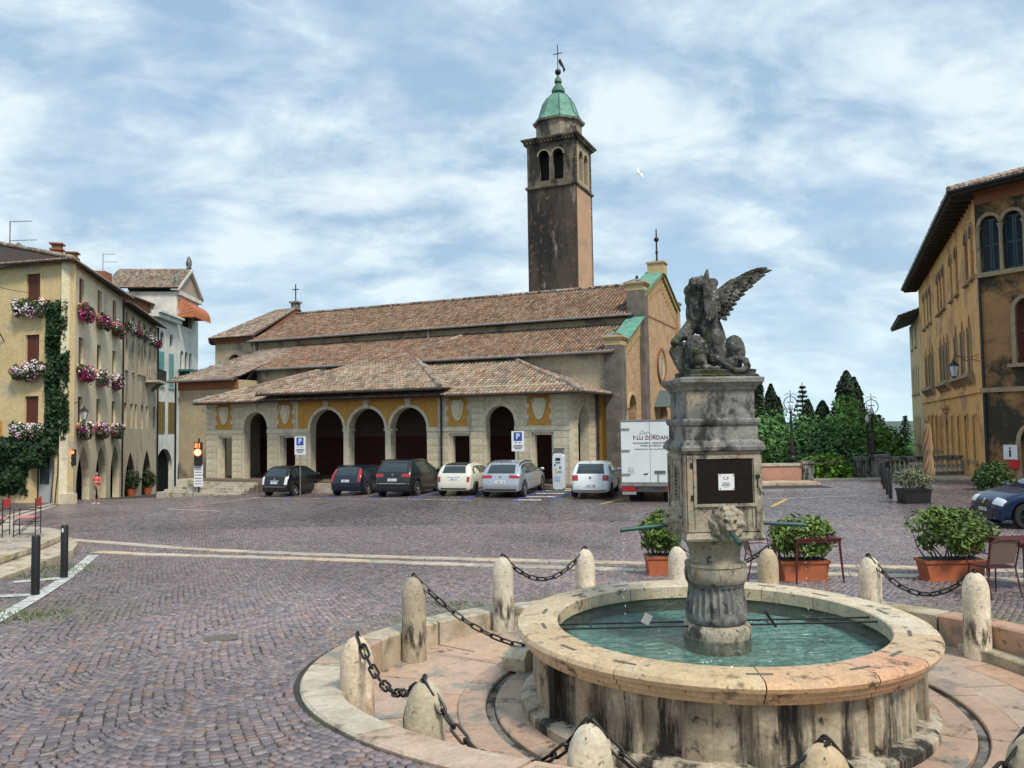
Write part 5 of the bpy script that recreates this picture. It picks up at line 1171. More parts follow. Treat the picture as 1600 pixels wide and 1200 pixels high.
for o in archs: mb = MB(); mb.bbox(o['x0'] + .3, o['x1'] - .3, 2.2, 2.3, -1.2, z1_(1.2), MRi); mb.obj('shop_front', m_wood, h1)
mb = MB(); mb.bbox(LF - 2.5, LF - 1.0, .5, .56, -.2, z1_(1.9), MFr); dr = mb.obj('door', mat('grey_door', (.42, .43, .44), .6), h1)
mb = MB(); mb.bbox(LF - 2.4, LF - 1.75, .47, .5, z1_(-.0), z1_(1.6), MFr); mb.obj('door_glass', m_glass, dr)
mb = MB(); mb.bbox(LF - .35, LF + .25, -.18, .45, -.3, .62, MFr); mb.obj('corner_stone', m_ashlar, h1)
mb = MB(); mb.add([tuple(MFr @ Vector((.5, 3.2, -1))), tuple(MFr @ Vector((LF - 3.2, 3.2, -1))), tuple(MRi @ Vector((13.6, 3.2, -1))), tuple(MRi @ Vector((13.6, 9, -1)))], [])
# near-black box added behind the walls to block light, in place of rooms
P_ = [MFr @ Vector((.1, .6, 0)), MFr @ Vector((LF - .75, .6, 0)), MRi @ Vector((13.6, .6, 0)), MRi @ Vector((13.6, 10, 0)), MFr @ Vector((.1, 10, 0))]
def core(root, P, za, zb, name='dark_fill'): n = len(P); mb = MB(); mb.add([(p.x, p.y, za) for p in P] + [(p.x, p.y, zb) for p in P], [tuple(range(n))[::-1], tuple(range(n, 2*n))] + [(i, (i+1) % n, n+(i+1) % n, n+i) for i in range(n)]); return mb.obj(name, m_dark, root)
core(h1, P_, z1_(2.6), HT - .05)
P_ = [MFr @ Vector((.1, .7, 0)), MFr @ Vector((LF - 3.6, .7, 0)), MRi @ Vector((4, 2.6, 0)), MRi @ Vector((13.6, 2.6, 0)), MRi @ Vector((13.6, 10, 0)), MFr @ Vector((.1, 10, 0))]
core(h1, P_, -1.4, z1_(2.55))
# roof
ov = .7
A_ = MFr @ Vector((0, -ov, HT)); C_ = Vector((0, 0, 0)) + (MFr @ Vector((LF + .25, -ov, HT))); B_ = MRi @ Vector((13.7, -ov, HT)); cI = MRi @ Vector((4.6, 5.2, HT + 1.75)); bI = MRi @ Vector((13.7, 5.2, HT + 1.75)); aI = MFr @ Vector((0, 5.6, HT + 1.75))
Cc = (MRi @ Vector((-.45, -ov, HT)) + C_)/2
tile_roof(h1, 'roof', [A_, Cc, cI, aI], soffit=m_wood); tile_roof(h1, 'roof', [Cc, B_, bI, cI], soffit=m_wood)
ridge_tiles(h1, tuple(Cc + Vector((0, 0, .06))), tuple(cI + Vector((0, 0, .06))), .13, 'hip_tiles')
for a, b in ((A_, Cc), (Cc, B_)): mb = MB(); mb.cyl(a + Vector((0, 0, -.05)), b + Vector((0, 0, -.05)), .08, n=8); mb.obj('gutter', m_wood, h1)
mb = MB(); mb.cyl(MRi @ Vector((13.55, -.08, -1)), MRi @ Vector((13.55, -.08, HT)), .06, n=8); mb.obj('drainpipe', m_black, h1)
mb = MB(); mb.box((0, 0, 0), (.5, .012, .14), MRi @ Matrix.Translation((.55, -.012, z1_(3.35)))); mb.obj('street_plate', m_slab, h1)
# second house down the street
h2o = K + E1*13.7; 
h2 = thing('arcaded_house', 'weathered beige house with pointed windows and small balcony down the street', 'house', (h2o.x, h2o.y, 0)); M2 = frameM((0, 0, 0), E1); L2 = 14.3
g2 = -3.2; H2 = 12.2
o2 = [op(t, .8, 7.5, 10.0, 'point') for t in (1.3, 3.6, 6.0, 7.2, 8.4, 10.6, 12.8)]; o2b = [op(t, .85, 3.1, 5.0) for t in (1.1, 3.3, 5.0, 7.4, 9.6, 12.8)]; o2c = [op(t, .8, 11.05, 11.75) for t in (1.2, 3.6, 6.0, 8.4, 10.7, 13)]
o2a = [op(3.0, 4.0, g2, 1.3, 'point'), op(9.6, 4.6, g2, 1.3, 'point')]
wall_mb(MB(), L2, H2 - g2, .4, o2 + o2b + o2c + o2a, 0, g2, M2).obj('street_wall', m_beige, h2)
for o in o2: pane(h2, M2, o, .2, mat('pale_blind', (.42, .42, .40), .6)if o is o2[0] else MATS['pale_blind']); sill(h2, M2, o, m_slab)
for o in o2b: pane(h2, M2, o, .2)
for o in o2c: pane(h2, M2, o, .2)
for o in o2a: mb = MB(); mb.bbox(o['x0'] + .3, o['x1'] - .3, 2.2, 2.3, g2, 1.0, M2); mb.obj('shop_front', m_wood, h2)
core(h2, [M2 @ Vector(p) for p in ((.05, .5, 0), (L2 - .05, .5, 0), (L2 - .05, 9, 0), (.05, 9, 0))], 2.5, H2 - .05); core(h2, [M2 @ Vector(p) for p in ((.05, 2.5, 0), (L2 - .05, 2.5, 0), (L2 - .05, 9, 0), (.05, 9, 0))], g2, 2.45)
tile_roof(h2, 'roof', [M2 @ Vector((.02, -.65, H2)), M2 @ Vector((L2, -.65, H2)), M2 @ Vector((L2, 5, H2 + 1.7)), M2 @ Vector((.02, 5, H2 + 1.7))], soffit=m_wood)
mb = MB(); mb.cyl(M2 @ Vector((.02, -.7, H2 - .05)), M2 @ Vector((L2, -.7, H2 - .05)), .08, n=8); mb.obj('gutter', m_wood, h2); mb = MB(); mb.cyl(M2 @ Vector((L2 - .1, -.08, g2)), M2 @ Vector((L2 - .1, -.08, H2)), .07, n=8); mb.obj('drainpipe', m_black, h2)
mb = MB(); mb.bbox(8.6, 12.4, -1.1, .02, 6.95, 7.15, M2); bal = mb.obj('balcony', m_slab, h2)
for x, y in [(8.65 + .18*i, -1.05) for i in range(21)] + [(8.65, -1.05 + .18*i) for i in range(6)] + [(12.35, -1.05 + .18*i) for i in range(6)]: q = MB(); q.bbox(x - .012, x + .012, y - .012, y + .012, 7.15, 8.05, M2); q.obj('baluster', m_iron, bal)
mb = MB(); mb.bbox(8.6, 12.4, -1.09, -1.03, 8.05, 8.10, M2); mb.obj('rail', m_iron, bal)
mb = MB()
for x in (9.2, 11.8): mb.prism([(x - .1, 0), (x + .1, 0), (x + .1, .01), (x - .1, .01)], 0, .01); 
for x in (9.2, 11.8): q = MB(); q.add([tuple(M2 @ Vector(p)) for p in ((x-.1, 0, 6.2), (x+.1, 0, 6.2), (x+.1, -.9, 6.95), (x-.1, -.9, 6.95), (x-.1, 0, 6.95), (x+.1, 0, 6.95))], [(0,1,2,3), (0,3,4), (1,5,2), (3,2,5,4)]); q.obj('bracket', m_slab, bal)
# third house: white with teal shutters, pediment and awning
h3o = Vector((-32.6, 71.9)); E3 = Vector((-.07, .9975)); g3 = -3.6
h3 = thing('pediment_house', 'white house with teal shutters, tiled pediment and orange awning at the street bend', 'house', (h3o.x, h3o.y, 0)); M3 = frameM((0, 0, 0), E3)
o3 = [op(2.1, 1.25, 7.0, 10.3), op(4.6, 1.25, 7.0, 10.3)]; o3c = [dict(x0=1.75, x1=2.75, z0=11.0, z1=12.2, top='round', n=12), dict(x0=4.2, x1=5.2, z0=11.0, z1=12.2, top='round', n=12)]; o3b = [op(2.0, 2.0, 2.6, 5.6), op(4.9, 2.0, 2.6, 5.6)]; o3a = [op(3.0, 4.4, g3, 1.2, 'round')]
wall_mb(MB(), 6.0, 13.6 - g3, .4, o3 + o3c + o3b + o3a, 0, g3, M3).obj('street_wall', m_whitewall, h3)
for o in o3: louvre(h3, M3, o, m_teal, -.05); sill(h3, M3, o, m_slab)
for o in o3b: louvre(h3, M3, o, m_olive, -.05)
for o in o3c: pane(h3, M3, o, .2)
o3p = [op(7.6 + 1.3*i, .9, 9.0, 10.9, 'round') for i in range(3)] + [op(8.9, 3.4, 13.4, 15.0), op(8.9, 4.6, g3, 1.0, 'round')]
wall_mb(MB(), 6.6, 16.6 - g3, .4, o3p, 6.0, g3, M3).obj('street_wall', m_whitewall, h3)
for o in o3p[:3]: pane(h3, M3, o, .2)
mb = MB(); mb.bbox(6.003, 6.4, .41, 8.2, 13.0, 16.6, M3); mb.bbox(12.2, 12.597, .41, 8.2, -3, 16.6, M3); mb.obj('flank_wall', m_whitewall, h3)
core(h3, [M3 @ Vector(p) for p in ((.05, .5, 0), (12.5, .5, 0), (12.5, 8, 0), (.05, 8, 0))], 1.6, 13.4); core(h3, [M3 @ Vector(p) for p in ((6.1, .5, 0), (12.5, .5, 0), (12.5, 8, 0), (6.1, 8, 0))], 13.45, 16.4); core(h3, [M3 @ Vector(p) for p in ((.05, 2, 0), (12.5, 2, 0), (12.5, 8, 0), (.05, 8, 0))], g3, 1.55)
mb = MB(); mb.bbox(-.2, 6.0, -.55, .1, 13.3, 13.7, M3); mb.bbox(-.2, 6.0, -.8, .1, 13.7, 13.9, M3); mb.obj('cornice', m_whitewall, h3)
mb = MB(); mb.bbox(6.0, 12.8, -.35, .1, 16.3, 16.7, M3); mb.obj('cornice', m_whitewall, h3)
mb = MB(); mb.prism([(5.9, 16.7), (12.9, 16.7), (9.4, 19.0)], -.1, .4, M3); pd = mb.obj('pediment', mat('pediment_stone', (.45, .36, .27), .9, (.38, .30, .22), 2), h3)
for a, b in (((5.6, 16.7), (9.4, 19.2)), ((13.2, 16.7), (9.4, 19.2))):
    mb = MB(); dx = b[0]-a[0]; mb.prism([a, b, (b[0], b[1] + .28), (a[0], a[1] + .28)], -.4, .45, M3); mb.obj('raking_cornice', m_whitewall, pd)
tile_roof(h3, 'pediment_roof', [M3 @ Vector((5.5, -.3, 16.95)), M3 @ Vector((5.5, 7, 16.95)), M3 @ Vector((9.4, 7, 19.5)), M3 @ Vector((9.4, -.3, 19.5))]); tile_roof(h3, 'pediment_roof', [M3 @ Vector((13.3, 7, 16.95)), M3 @ Vector((13.3, -.3, 16.95)), M3 @ Vector((9.4, -.3, 19.5)), M3 @ Vector((9.4, 7, 19.5))])
for x, z in ((9.4, 19.6), (5.8, 17.1)): mb = MB(); mb.lathe([(.3, 0), (.22, .15), (.3, .4), (.26, .75), (.14, 1.1), (.03, 1.25)], 10, M3 @ Matrix.Translation((x, -.05, z))); mb.obj('finial', m_oldstone, pd, smooth=50)
# awning with scalloped edge
m_awn = mat('orange_awning', (0.52, 0.16, 0.06), .8, (.46, .14, .055), 3); aw = MB(); n = 10; vs = []; fs = []
for i in range(n+1):
    a = pi/2*i/n; y = -1.6*sin(a); z = 14.4 + 1.5*cos(a)
    for x in (6.4, 11.6): vs.append((x, y, z))
for i in range(n): fs.append((2*i, 2*i+1, 2*i+3, 2*i+2))
aw.add(vs, fs, M3); aw.add([(6.4, -1.6*sin(pi/2*i/n), 14.4 + 1.5*cos(pi/2*i/n)) for i in range(n+1)] + [(6.4, 0, 14.4)], [tuple(range(n+2))], M3); aw.add([(11.6, -1.6*sin(pi/2*i/n), 14.4 + 1.5*cos(pi/2*i/n)) for i in range(n+1)] + [(11.6, 0, 14.4)], [tuple(range(n+2))], M3)
for i in range(17): x = 6.4 + 5.2*i/17; aw.add([(x, -1.6, 14.42), (x + .306, -1.6, 14.42), (x + .306, -1.62, 14.2), (x + .153, -1.62, 14.05), (x, -1.62, 14.2)], [(0,1,2,3,4)], M3)
for i in range(9): y = -1.6*i/9; aw.add([(6.39, y, 14.42), (6.39, y - .178, 14.42), (6.38, y - .178, 14.2), (6.38, y - .089, 14.05), (6.38, y, 14.2)], [(0,1,2,3,4)], M3)
awo = aw.obj('awning', m_awn, h3)
for i in range(1, 6):
    a = pi/2*i/6; mb = MB(); mb.cyl(M3 @ Vector((6.37, 0, 14.45)), M3 @ Vector((6.37, -1.56*sin(a), 14.4 + 1.46*cos(a))), .03, n=5); mb.obj('awning_stripe', mat('awning_stripe', (.66, .42, .32), .8) if i == 1 else MATS['awning_stripe'], awo)
# teal glazed balcony
mb = MB(); mb.bbox(6.6, 11.6, -1.3, 0, 5.9, 6.1, M3); gb = mb.obj('balcony', m_tealdk, h3)
mb = MB(); mb.bbox(6.55, 11.65, -1.35, 0, 8.75, 8.95, M3); mb.obj('balcony_roof', m_tealdk, gb)
for i in range(6): x = 6.65 + i*.98; mb = MB(); mb.bbox(x - .06, x + .06, -1.28, -1.16, 6.1, 8.75, M3); mb.obj('balcony_post', m_teal, gb)
mb = MB(); mb.bbox(6.7, 11.5, -1.2, -1.15, 6.1, 8.7, M3); mb.obj('balcony_glazing', m_tealdk, gb)
mb = MB(); mb.bbox(6.9, 11.3, -1.0, 0, 2.2, 2.35, M3); b2 = mb.obj('lower_balcony', m_slab, h3)
for i in range(22): q = MB(); x = 6.95 + .2*i; q.bbox(x - .015, x + .015, -.98, -.95, 2.35, 3.3, M3); q.obj('baluster', m_iron, b2)
# attic block with its own tiled roof behind
mb = MB(); mb.bbox(-5, 6.0, 2.6, 9, 12, 15.4, M3); mb.obj('attic_wall', m_cotto, h3)
tile_roof(h3, 'attic_roof', [M3 @ Vector((-5.4, 2.1, 15.3)), M3 @ Vector((6.2, 2.1, 15.3)), M3 @ Vector((6.2, 7.5, 17.4)), M3 @ Vector((-5.4, 7.5, 17.4))], soffit=m_wood)
mb = MB(); mb.bbox(2, 3.6, 5.2, 6.2, 16.2, 17.9, M3); mb.obj('chimney', m_cotto, h3)
# chimneys on the corner house, antennas, dish
for i, (t, y, hh) in enumerate(((11.6, 3.8, 2.2), (13.0, 3.2, 1.9))):
    mb = MB(); mb.bbox(t - .3, t + .3, y - .3, y + .3, HT + .7, HT + .7 + hh, MRi); mb.bbox(t - .4, t + .4, y - .4, y + .4, HT + .7 + hh, HT + .82 + hh, MRi); mb.bbox(t - .28, t + .28, y - .28, y + .28, HT + .82 + hh, HT + 1.1 + hh, MRi); mb.bbox(t - .42, t + .42, y - .42, y + .42, HT + 1.1 + hh, HT + 1.2 + hh, MRi); mb.obj('chimney', m_cotto, h1)
def antenna(loc, h, label, L=1.7, rz=-.3):
    a = thing('tv_antenna', label, 'antenna', loc, rz); mb = MB(); mb.cyl((0, 0, 0), (0, 0, h), .035, n=6); mb.obj('mast', m_gutter, a)
    for z, l in ((h - .05, L), (h*.55, L*1.25)):
        mb = MB(); mb.cyl((0, 0, z), (l, 0, z - .12), .018, n=5)
        for i in range(7): x = .15 + l*.8*i/6; mb.cyl((x, -.16, z - .12*x/l), (x, .16, z - .12*x/l), .008, n=4)
        mb.obj('boom', m_gutter, a)
rz_ = MFr @ Vector((LF - 5.9, 1.4, HT)); antenna((K.x + rz_.x, K.y + rz_.y, KZ + rz_.z + .4), 2.7, 'tall thin roof antenna with two booms above the cream corner house')
rq = M3 @ Vector((2.8, 5.7, 17.9)); antenna((h3o.x + rq.x, h3o.y + rq.y, rq.z), 1.8, 'small roof antenna on brick chimney behind the pediment house', 1.4)
ds = thing('satellite_dish', 'grey satellite dish on the roof of the cream corner house', 'satellite dish', (K.x + rz_.x + .6, K.y + rz_.y, KZ + rz_.z + .3)); mb = MB(); mb.lathe([(.02, 0), (.25, .03), (.5, .14)], 16, Matrix.Translation((0, 0, .95)) @ Matrix.Rotation(radians(70), 4, 'Y'), cap=False); mb.obj('dish', mat('dish_grey', (.35, .36, .37), .5), ds); mb = MB(); mb.cyl((0, 0, -.4), (0, 0, .95), .04, n=6); mb.cyl((0, 0, .9), (.45, 0, 1.15), .015, n=5); mb.obj('mount', m_iron, ds)

# ------------------------------------------------------------------ window boxes, ivy
GREEN = (0.055, 0.10, 0.03); MAG = (.42, .015, .16); WHT = (.80, .74, .76)
def flower_box(M, xc, zc, root, mix, w, lab, depth=.5, big=1.0):
    wp = Matrix.Translation(root.location) @ M @ Matrix.Translation((xc, -.02, zc)); loc = wp.to_translation(); rz = wp.to_euler().z
    f = thing('flower_box', lab, 'flower box', loc, rz, 'flower boxes under the windows')
    mb = MB(); mb.bbox(-w/2, w/2, -.26, -.02, -.02, .18); mb.obj('trough', m_terra, f)
    def lump(n_, g_, sh):
        out = []; dd_ = []; nl = 9
        for q_ in range(nl):
            c_ = np.array([(-.5 + (q_ + .5)/nl)*w*1.02, -.24 - .10*RNG.random(), .06 - .34*RNG.random()*big - .12*RNG.random()]); r_ = np.array([.26 + .08*RNG.random(), .20 + .08*RNG.random(), .24 + .22*RNG.random()*big])*g_
            p_, d_ = ball_pts(n_//nl, r_, sh); out.append(p_ + c_); dd_.append(d_)
        out = np.concatenate(out); dd_ = np.concatenate(dd_); kk_ = out[:, 1] < -.02; return out[kk_], dd_[kk_]
    p, d = lump(int(620*w*big), 1.0, .6)
    link('foliage', leaf_mesh('foliage', p, p - np.array([0, -.1, -.1]), .16, shade_cols(len(p), GREEN, .3)), f)
    p, d = lump(int(900*w*big), 1.06, .9); kp = (RNG.random(len(p)) < .35 + .65*(np.sin(p[:, 0]*7 + xc*3)*np.cos(p[:, 2]*8) > -.35)); p, d = p[kp], d[kp]
    zf = p[:, 2] + RNG.normal(0, .12, len(p)) + .2*np.sin(p[:, 0]*3 + xc); wsel = RNG.random(len(p)) < np.clip(mix + (np.where(zf < -.2, -.35, .15) if .2 < mix < .9 else 0), 0, 1)
    col = np.where(wsel[:, None], np.array(WHT), np.array(MAG))*(1 + RNG.normal(0, .12, len(p)))[:, None]
    keep = RNG.random(len(p)) < .5; tag(link('blossoms', leaf_mesh('blossoms', p[keep], d[keep], .105, col[keep], m_petal, .95, 0, .3, .35), f), kind='stuff')
fl = ['white petunia box under the top brown shutter of the cream front', 'white petunia box under the middle brown shutter beside the ivy', 'wide white petunia box under the lowest front shutter above the ivy']
for (za, zb), lab in zip(rows, fl): flower_box(MFr, LF - 2.54, z1_(za) - .25, h1, .85, 2.0, lab, big=1.15)
names = ['first', 'second', 'third']; rn = ['top', 'middle', 'lowest']; mixes = [[.12, .2, .35], [.35, .8, .6], [.55, .5, .55]]
for i, t in enumerate((2.5, 6.8, 11.0)):
    for j, (za, zb) in enumerate(rows): flower_box(MRi, t, z1_(za) - .28, h1, mixes[j][i], 1.9, f'{"mostly magenta" if mixes[j][i] < .3 else "magenta and white"} flower box, {rn[j]} street window, {names[i]} from the ivy corner', big=1.2)
for i, o in enumerate(o2c): flower_box(M2, (o['x0']+o['x1'])/2, 10.75, h2, [.8, .1, .5, .9, .6, .05][i], 1.2, f'small flower box under the eaves of beige house, {["first", "second", "third", "fourth", "fifth", "sixth"][i]} from the drainpipe', big=.7)
def ivy():
    iv = thing('climbing_ivy', 'dark green ivy climbing the corner of the cream house over the doorway', 'ivy', (K.x, K.y, KZ), 0)
    segs = [  # (u0,u1,z0,z1,n) on the front facade; u measured back from the corner
        (.1, 1.55, 2.4, 10.4, 5200), (-.1, .7, 2.9, 7.5, 1300), (1.2, 6.5, .9, 2.7, 4200), (2.7, 7.5, -.6, 1.4, 4600), (.5, 3, 1.6, 3.0, 1500)]
    P = []; 
    for u0, u1, za, zb, n in segs:
        u = u0 + (u1-u0)*RNG.random(n); z = za + (zb-za)*RNG.random(n)
        ed = np.minimum(np.minimum(u-u0, u1-u), np.minimum(z-za, zb-z)); keep = ed + .28*np.sin(z*2.1+u*1.7) + RNG.normal(0, .18, n) > .02; u, z, ed = u[keep], z[keep], ed[keep]
        y = -(.05 + .42*np.clip(ed/.5, 0, 1)*RNG.random(len(u)) + .12*np.sin(z*3+u*2)*np.clip(ed/.5, 0, 1)); y = np.minimum(y, -.02)
        P.append(np.stack([LF - u, y, z - 0], 1))
    P = np.concatenate(P); P[:, 2] = z1_(0) + P[:, 2]; R3 = np.array(MFr.to_3x3()); T3 = np.array(MFr.translation); W = P @ R3.T + T3
    nn = np.tile((R3 @ np.array([0, -1, .35])), (len(W), 1)); c = shade_cols(len(W), (.022, .052, .016), .4)
    link('foliage', leaf_mesh('foliage', W, nn, .20, c, None, .8, .6, .3, .55), iv)
    for u in (.7, 1.0, 4.0): mb = MB(); mb.tube([MFr @ Vector((LF - u + .1*sin(z*1.3), -.03, z1_(z))) for z in np.linspace(-1.0, 8 if u < 2 else 1.5, 12)], .035, 5); mb.obj('stem', m_bark, iv)
ivy()
# ------------------------------------------------------------------ palazzo at the right
m_orange = mat('orange_plaster', (0.78, 0.40, 0.12), 0.85, (0.80, 0.48, 0.18), .7, stain=[((.48, .25, .12), .5, .5, .62), ((.30, .19, .10), .9, .63, .76, (1, 1, .3))], bump=.004)  # albedo raised to stand in for sunlight this side misses
m_palfront = mat('stained_plaster', (0.42, 0.22, 0.085), 0.9, (0.34, 0.18, 0.08), .8, stain=[((.045, .038, .022), .42, .44, .54), ((.16, .13, .06), 2.2, .60, .72)], bump=.01)
m_tstone = mat('tan_stone', (0.40, 0.30, 0.18), 0.8, (0.32, 0.24, 0.15), 3, stain=[((.15, .12, .09), 2, .58, .72)], bump=.005)
m_pshut = mat('brown_louvre', (.15, .085, .04), .7, (.11, .06, .03), 5)
m_lou = mat('dark_louvre', (0.02, 0.04, 0.055), 0.5)
EP = Vector((.381, .925)).normalized(); KP2 = Vector((20.98, 35.4)); ER = Vector((.542, -.840)).normalized()
pal = thing('palazzo', 'orange plastered palazzo with gothic windows and deep dark eaves', 'building', (KP2.x, KP2.y, 0))
LP = 27.5
MW = frameM((EP.x*LP, EP.y*LP, 0), -EP)      # long west wall: x 0 (far) .. LP (corner)
ME = frameM((0, 0, 0), ER)                   # short wall by the square, from the corner toward the camera
def tx(t): return LP - t
PH = 13.15
wl_ops = []
low = [op(tx(t), .85, .95, 3.1) for t in (2.5, 5.2, 7.8, 10.4, 15.9, 18.5, 20.9, 23.3)]; pdoor = op(tx(13.3), 1.3, -.4, 3.2, 'point')
mid = [op(tx(t), .95, 5.2, 8.0, 'point') for t in (3.0, 5.4, 7.8, 11.4, 13.0, 14.6, 19.4, 21.4, 23.6)]
upp = [op(tx(t), .95, 9.45, 11.9, 'round') for t in (1.2, 2.9, 6.4, 8.6, 12.0, 13.5, 15.0, 19.4, 21.4, 23.6)]
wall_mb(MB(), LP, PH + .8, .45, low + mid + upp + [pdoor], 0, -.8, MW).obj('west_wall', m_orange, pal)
for o in low + mid + upp: louvre(pal, MW, dict(o, z1=o['z1'] - (.0 if o in low else .35)), m_pshut, .16)
for o in low + mid: mb = MB(); mb.bbox(o['x0'] - .18, o['x1'] + .18, -.22, .1, o['z0'] - .14, o['z0'], MW); mb.obj('sill', m_tstone, pal)
for o in low + mid:
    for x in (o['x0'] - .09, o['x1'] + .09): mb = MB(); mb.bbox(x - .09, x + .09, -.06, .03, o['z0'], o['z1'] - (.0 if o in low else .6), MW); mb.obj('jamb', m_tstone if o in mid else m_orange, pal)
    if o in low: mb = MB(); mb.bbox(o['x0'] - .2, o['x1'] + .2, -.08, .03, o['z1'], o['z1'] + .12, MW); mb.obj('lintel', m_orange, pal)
for o in upp:
    r_ = (o['x1']-o['x0'])/2; mb = MB(); arch_ring(mb, (o['x0']+o['x1'])/2, 2*r_, o['z1']-r_, .1, .14, -.06, .03, 12, M=MW); mb.obj('window_arch', m_tstone, pal); mb = MB(); mb.bbox(o['x0'] - .15, o['x1'] + .15, -.18, .1, o['z0'] - .12, o['z0'], MW); mb.obj('sill', m_tstone, pal)
for a, b in ((1.9, 8.9), (10.6, 15.6), (18.6, 24.6)):
    mb = MB(); mb.bbox(tx(b), tx(a), -.35, .02, 4.92, 5.06, MW); led = mb.obj('balcony_ledge', m_tstone, pal); n = int((b-a)/.8)
    for i in range(n+1): q = MB(); x = tx(b) + (b-a)*i/max(n, 1); q.add([tuple(MW @ Vector(p)) for p in ((x-.08, 0, 4.5), (x+.08, 0, 4.5), (x+.08, -.3, 4.92), (x-.08, -.3, 4.92), (x-.08, 0, 4.92), (x+.08, 0, 4.92))], [(0,1,2,3), (0,3,4), (1,5,2)]); q.obj('corbel', m_tstone, led)
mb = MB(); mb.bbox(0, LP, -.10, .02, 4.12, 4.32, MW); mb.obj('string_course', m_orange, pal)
mb = MB(); mb.bbox(tx(13.3) - 1.2, tx(13.3) + 1.2, -.25, .02, 3.55, 3.75, MW); mb.bbox(tx(13.3) - .9, tx(13.3) + .9, -.12, .02, 3.3, 3.55, MW); mb.obj('door_hood', m_orange, pal); mb = MB(); mb.bbox(pdoor['x0'], pdoor['x1'], .3, .36, -.4, 3.2, MW); mb.obj('door', m_wood, pal)
# short wall
LE = 9.0
fo = [op(.62, .80, 9.45, 11.95, 'round'), op(1.58, .80, 9.45, 11.95, 'round')] + [op(3.4 + 1.4*i, .9, 9.45, 11.95, 'round') for i in range(4)]; fm = [op(2.0, .95, 5.3, 8.1, 'round'), op(4.5, 1.0, 5.3, 8.1, 'round'), op(6.8, 1.0, 5.3, 8.1, 'round')]; fd = [op(2.25, 1.5, -.6, 2.7, 'round'), op(5.5, 1.6, -.6, 2.7, 'round')]
wall_mb(MB(), LE, PH + .8, .45, fo + fm + fd, 0, -.8, ME).obj('front_wall', m_palfront, pal)
for o in fo:
    louvre(pal, ME, dict(o, z1=o['z1'] - .1), m_lou, .14); r_ = .40; mb = MB(); arch_ring(mb, (o['x0']+o['x1'])/2, .8, o['z1'] - r_, .1, .14, -.07, .03, 14, M=ME); mb.obj('window_arch', m_tstone, pal)
for x in (.14, 1.10, 2.06): mb = MB(); mb.lathe([(.12, 9.4), (.09, 9.5), (.08, 11.3), (.13, 11.45), (.15, 11.5)], 10, ME @ Matrix.Translation((x, -.06, 0))); mb.obj('window_column', m_tstone, pal, smooth=40)
mb = MB(); mb.bbox(0, LE, -.22, .02, 9.22, 9.42, ME); mb.obj('string_course', m_tstone, pal); mb = MB(); mb.bbox(0, LE, -.16, .02, 4.1, 4.3, ME); mb.obj('string_course', m_tstone, pal)
mb = MB(); mb.bbox(0, LE, -.05, .02, 12.55, PH, ME); mb.obj('frieze', m_cotto, pal)
for o in fm + fd:
    r_ = (o['x1']-o['x0'])/2; mb = MB(); arch_ring(mb, (o['x0']+o['x1'])/2, 2*r_, o['z1']-r_, .1, .16, -.08, .03, 14, M=ME); mb.obj('door_arch' if o in fd else 'window_arch', m_tstone, pal)
    for x in (o['x0'] - .09, o['x1'] + .09): mb = MB(); mb.bbox(x - .09, x + .09, -.09, .03, max(o['z0'], -.3), o['z1'] - r_, ME); mb.obj('jamb', m_tstone, pal)
    if o in fm: louvre(pal, ME, o, m_shutbr, .14); mb = MB(); mb.bbox(o['x0'] - .3, o['x1'] + .3, -.3, .02, o['z0'] - .16, o['z0'], ME); mb.obj('sill', m_tstone, pal)
    else: mb = MB(); mb.bbox(o['x0'], o['x1'], .3, .36, -.6, o['z1'], ME); mb.obj('door', m_dark, pal)
def core2(P, za, zb): core(pal, P, za, zb)
core2([MW @ Vector((.1, .5, 0)), MW @ Vector((LP - .5, .6, 0)), ME @ Vector((LE - .1, .6, 0)), ME @ Vector((LE, 14, 0)), MW @ Vector((.1, 16, 0))], -.5, PH - .05)
ovh = 1.05
q1 = MW @ Vector((-1.2, -ovh, PH + .05)); q2c = MW @ Vector((LP + 1.2, -ovh, PH + .05)); q3 = ME @ Vector((LE, -ovh, PH + .05))
# corner of the eaves: intersection of the two offset lines
def isect(p, d, q, e):
    den = d.x*e.y - d.y*e.x; t = ((q.x-p.x)*e.y - (q.y-p.y)*e.x)/den; return Vector((p.x + d.x*t, p.y + d.y*t, PH + .05))
qc = isect(MW @ Vector((0, -ovh, 0)), EP, ME @ Vector((0, -ovh, 0)), ER); rI = MW @ Vector((LP - 6, 7, PH + 3.0)); rF = MW @ Vector((-1, 7, PH + 3.0)); rE = ME @ Vector((LE, 7, PH + 3.0))
tile_roof(pal, 'roof', [q1, qc, rI, rF], soffit=m_wood, thick=.22); tile_roof(pal, 'roof', [qc, q3, rE, rI], soffit=m_wood, thick=.22)
ridge_tiles(pal, tuple(qc + Vector((0, 0, .08))), tuple(rI + Vector((0, 0, .08))), .14, 'hip_tiles')
for i in range(34): t = i*.85; mb = MB(); mb.bbox(tx(t) - .07, tx(t) + .07, -ovh + .1, .0, PH - .32, PH - .16, MW); mb.obj('rafter', m_wood, pal)
mb = MB(); mb.cyl(q1 + Vector((0, 0, -.05)), qc + Vector((0, 0, -.05)), .09, n=8); mb.cyl(qc + Vector((0, 0, -.05)), q3 + Vector((0, 0, -.05)), .09, n=8); mb.obj('gutter', m_black, pal)
mb = MB(); mb.cyl(ME @ Vector((.12, -.1, -.4)), ME @ Vector((.12, -.1, 9.2)), .06, n=8); mb.obj('drainpipe', m_black, pal)
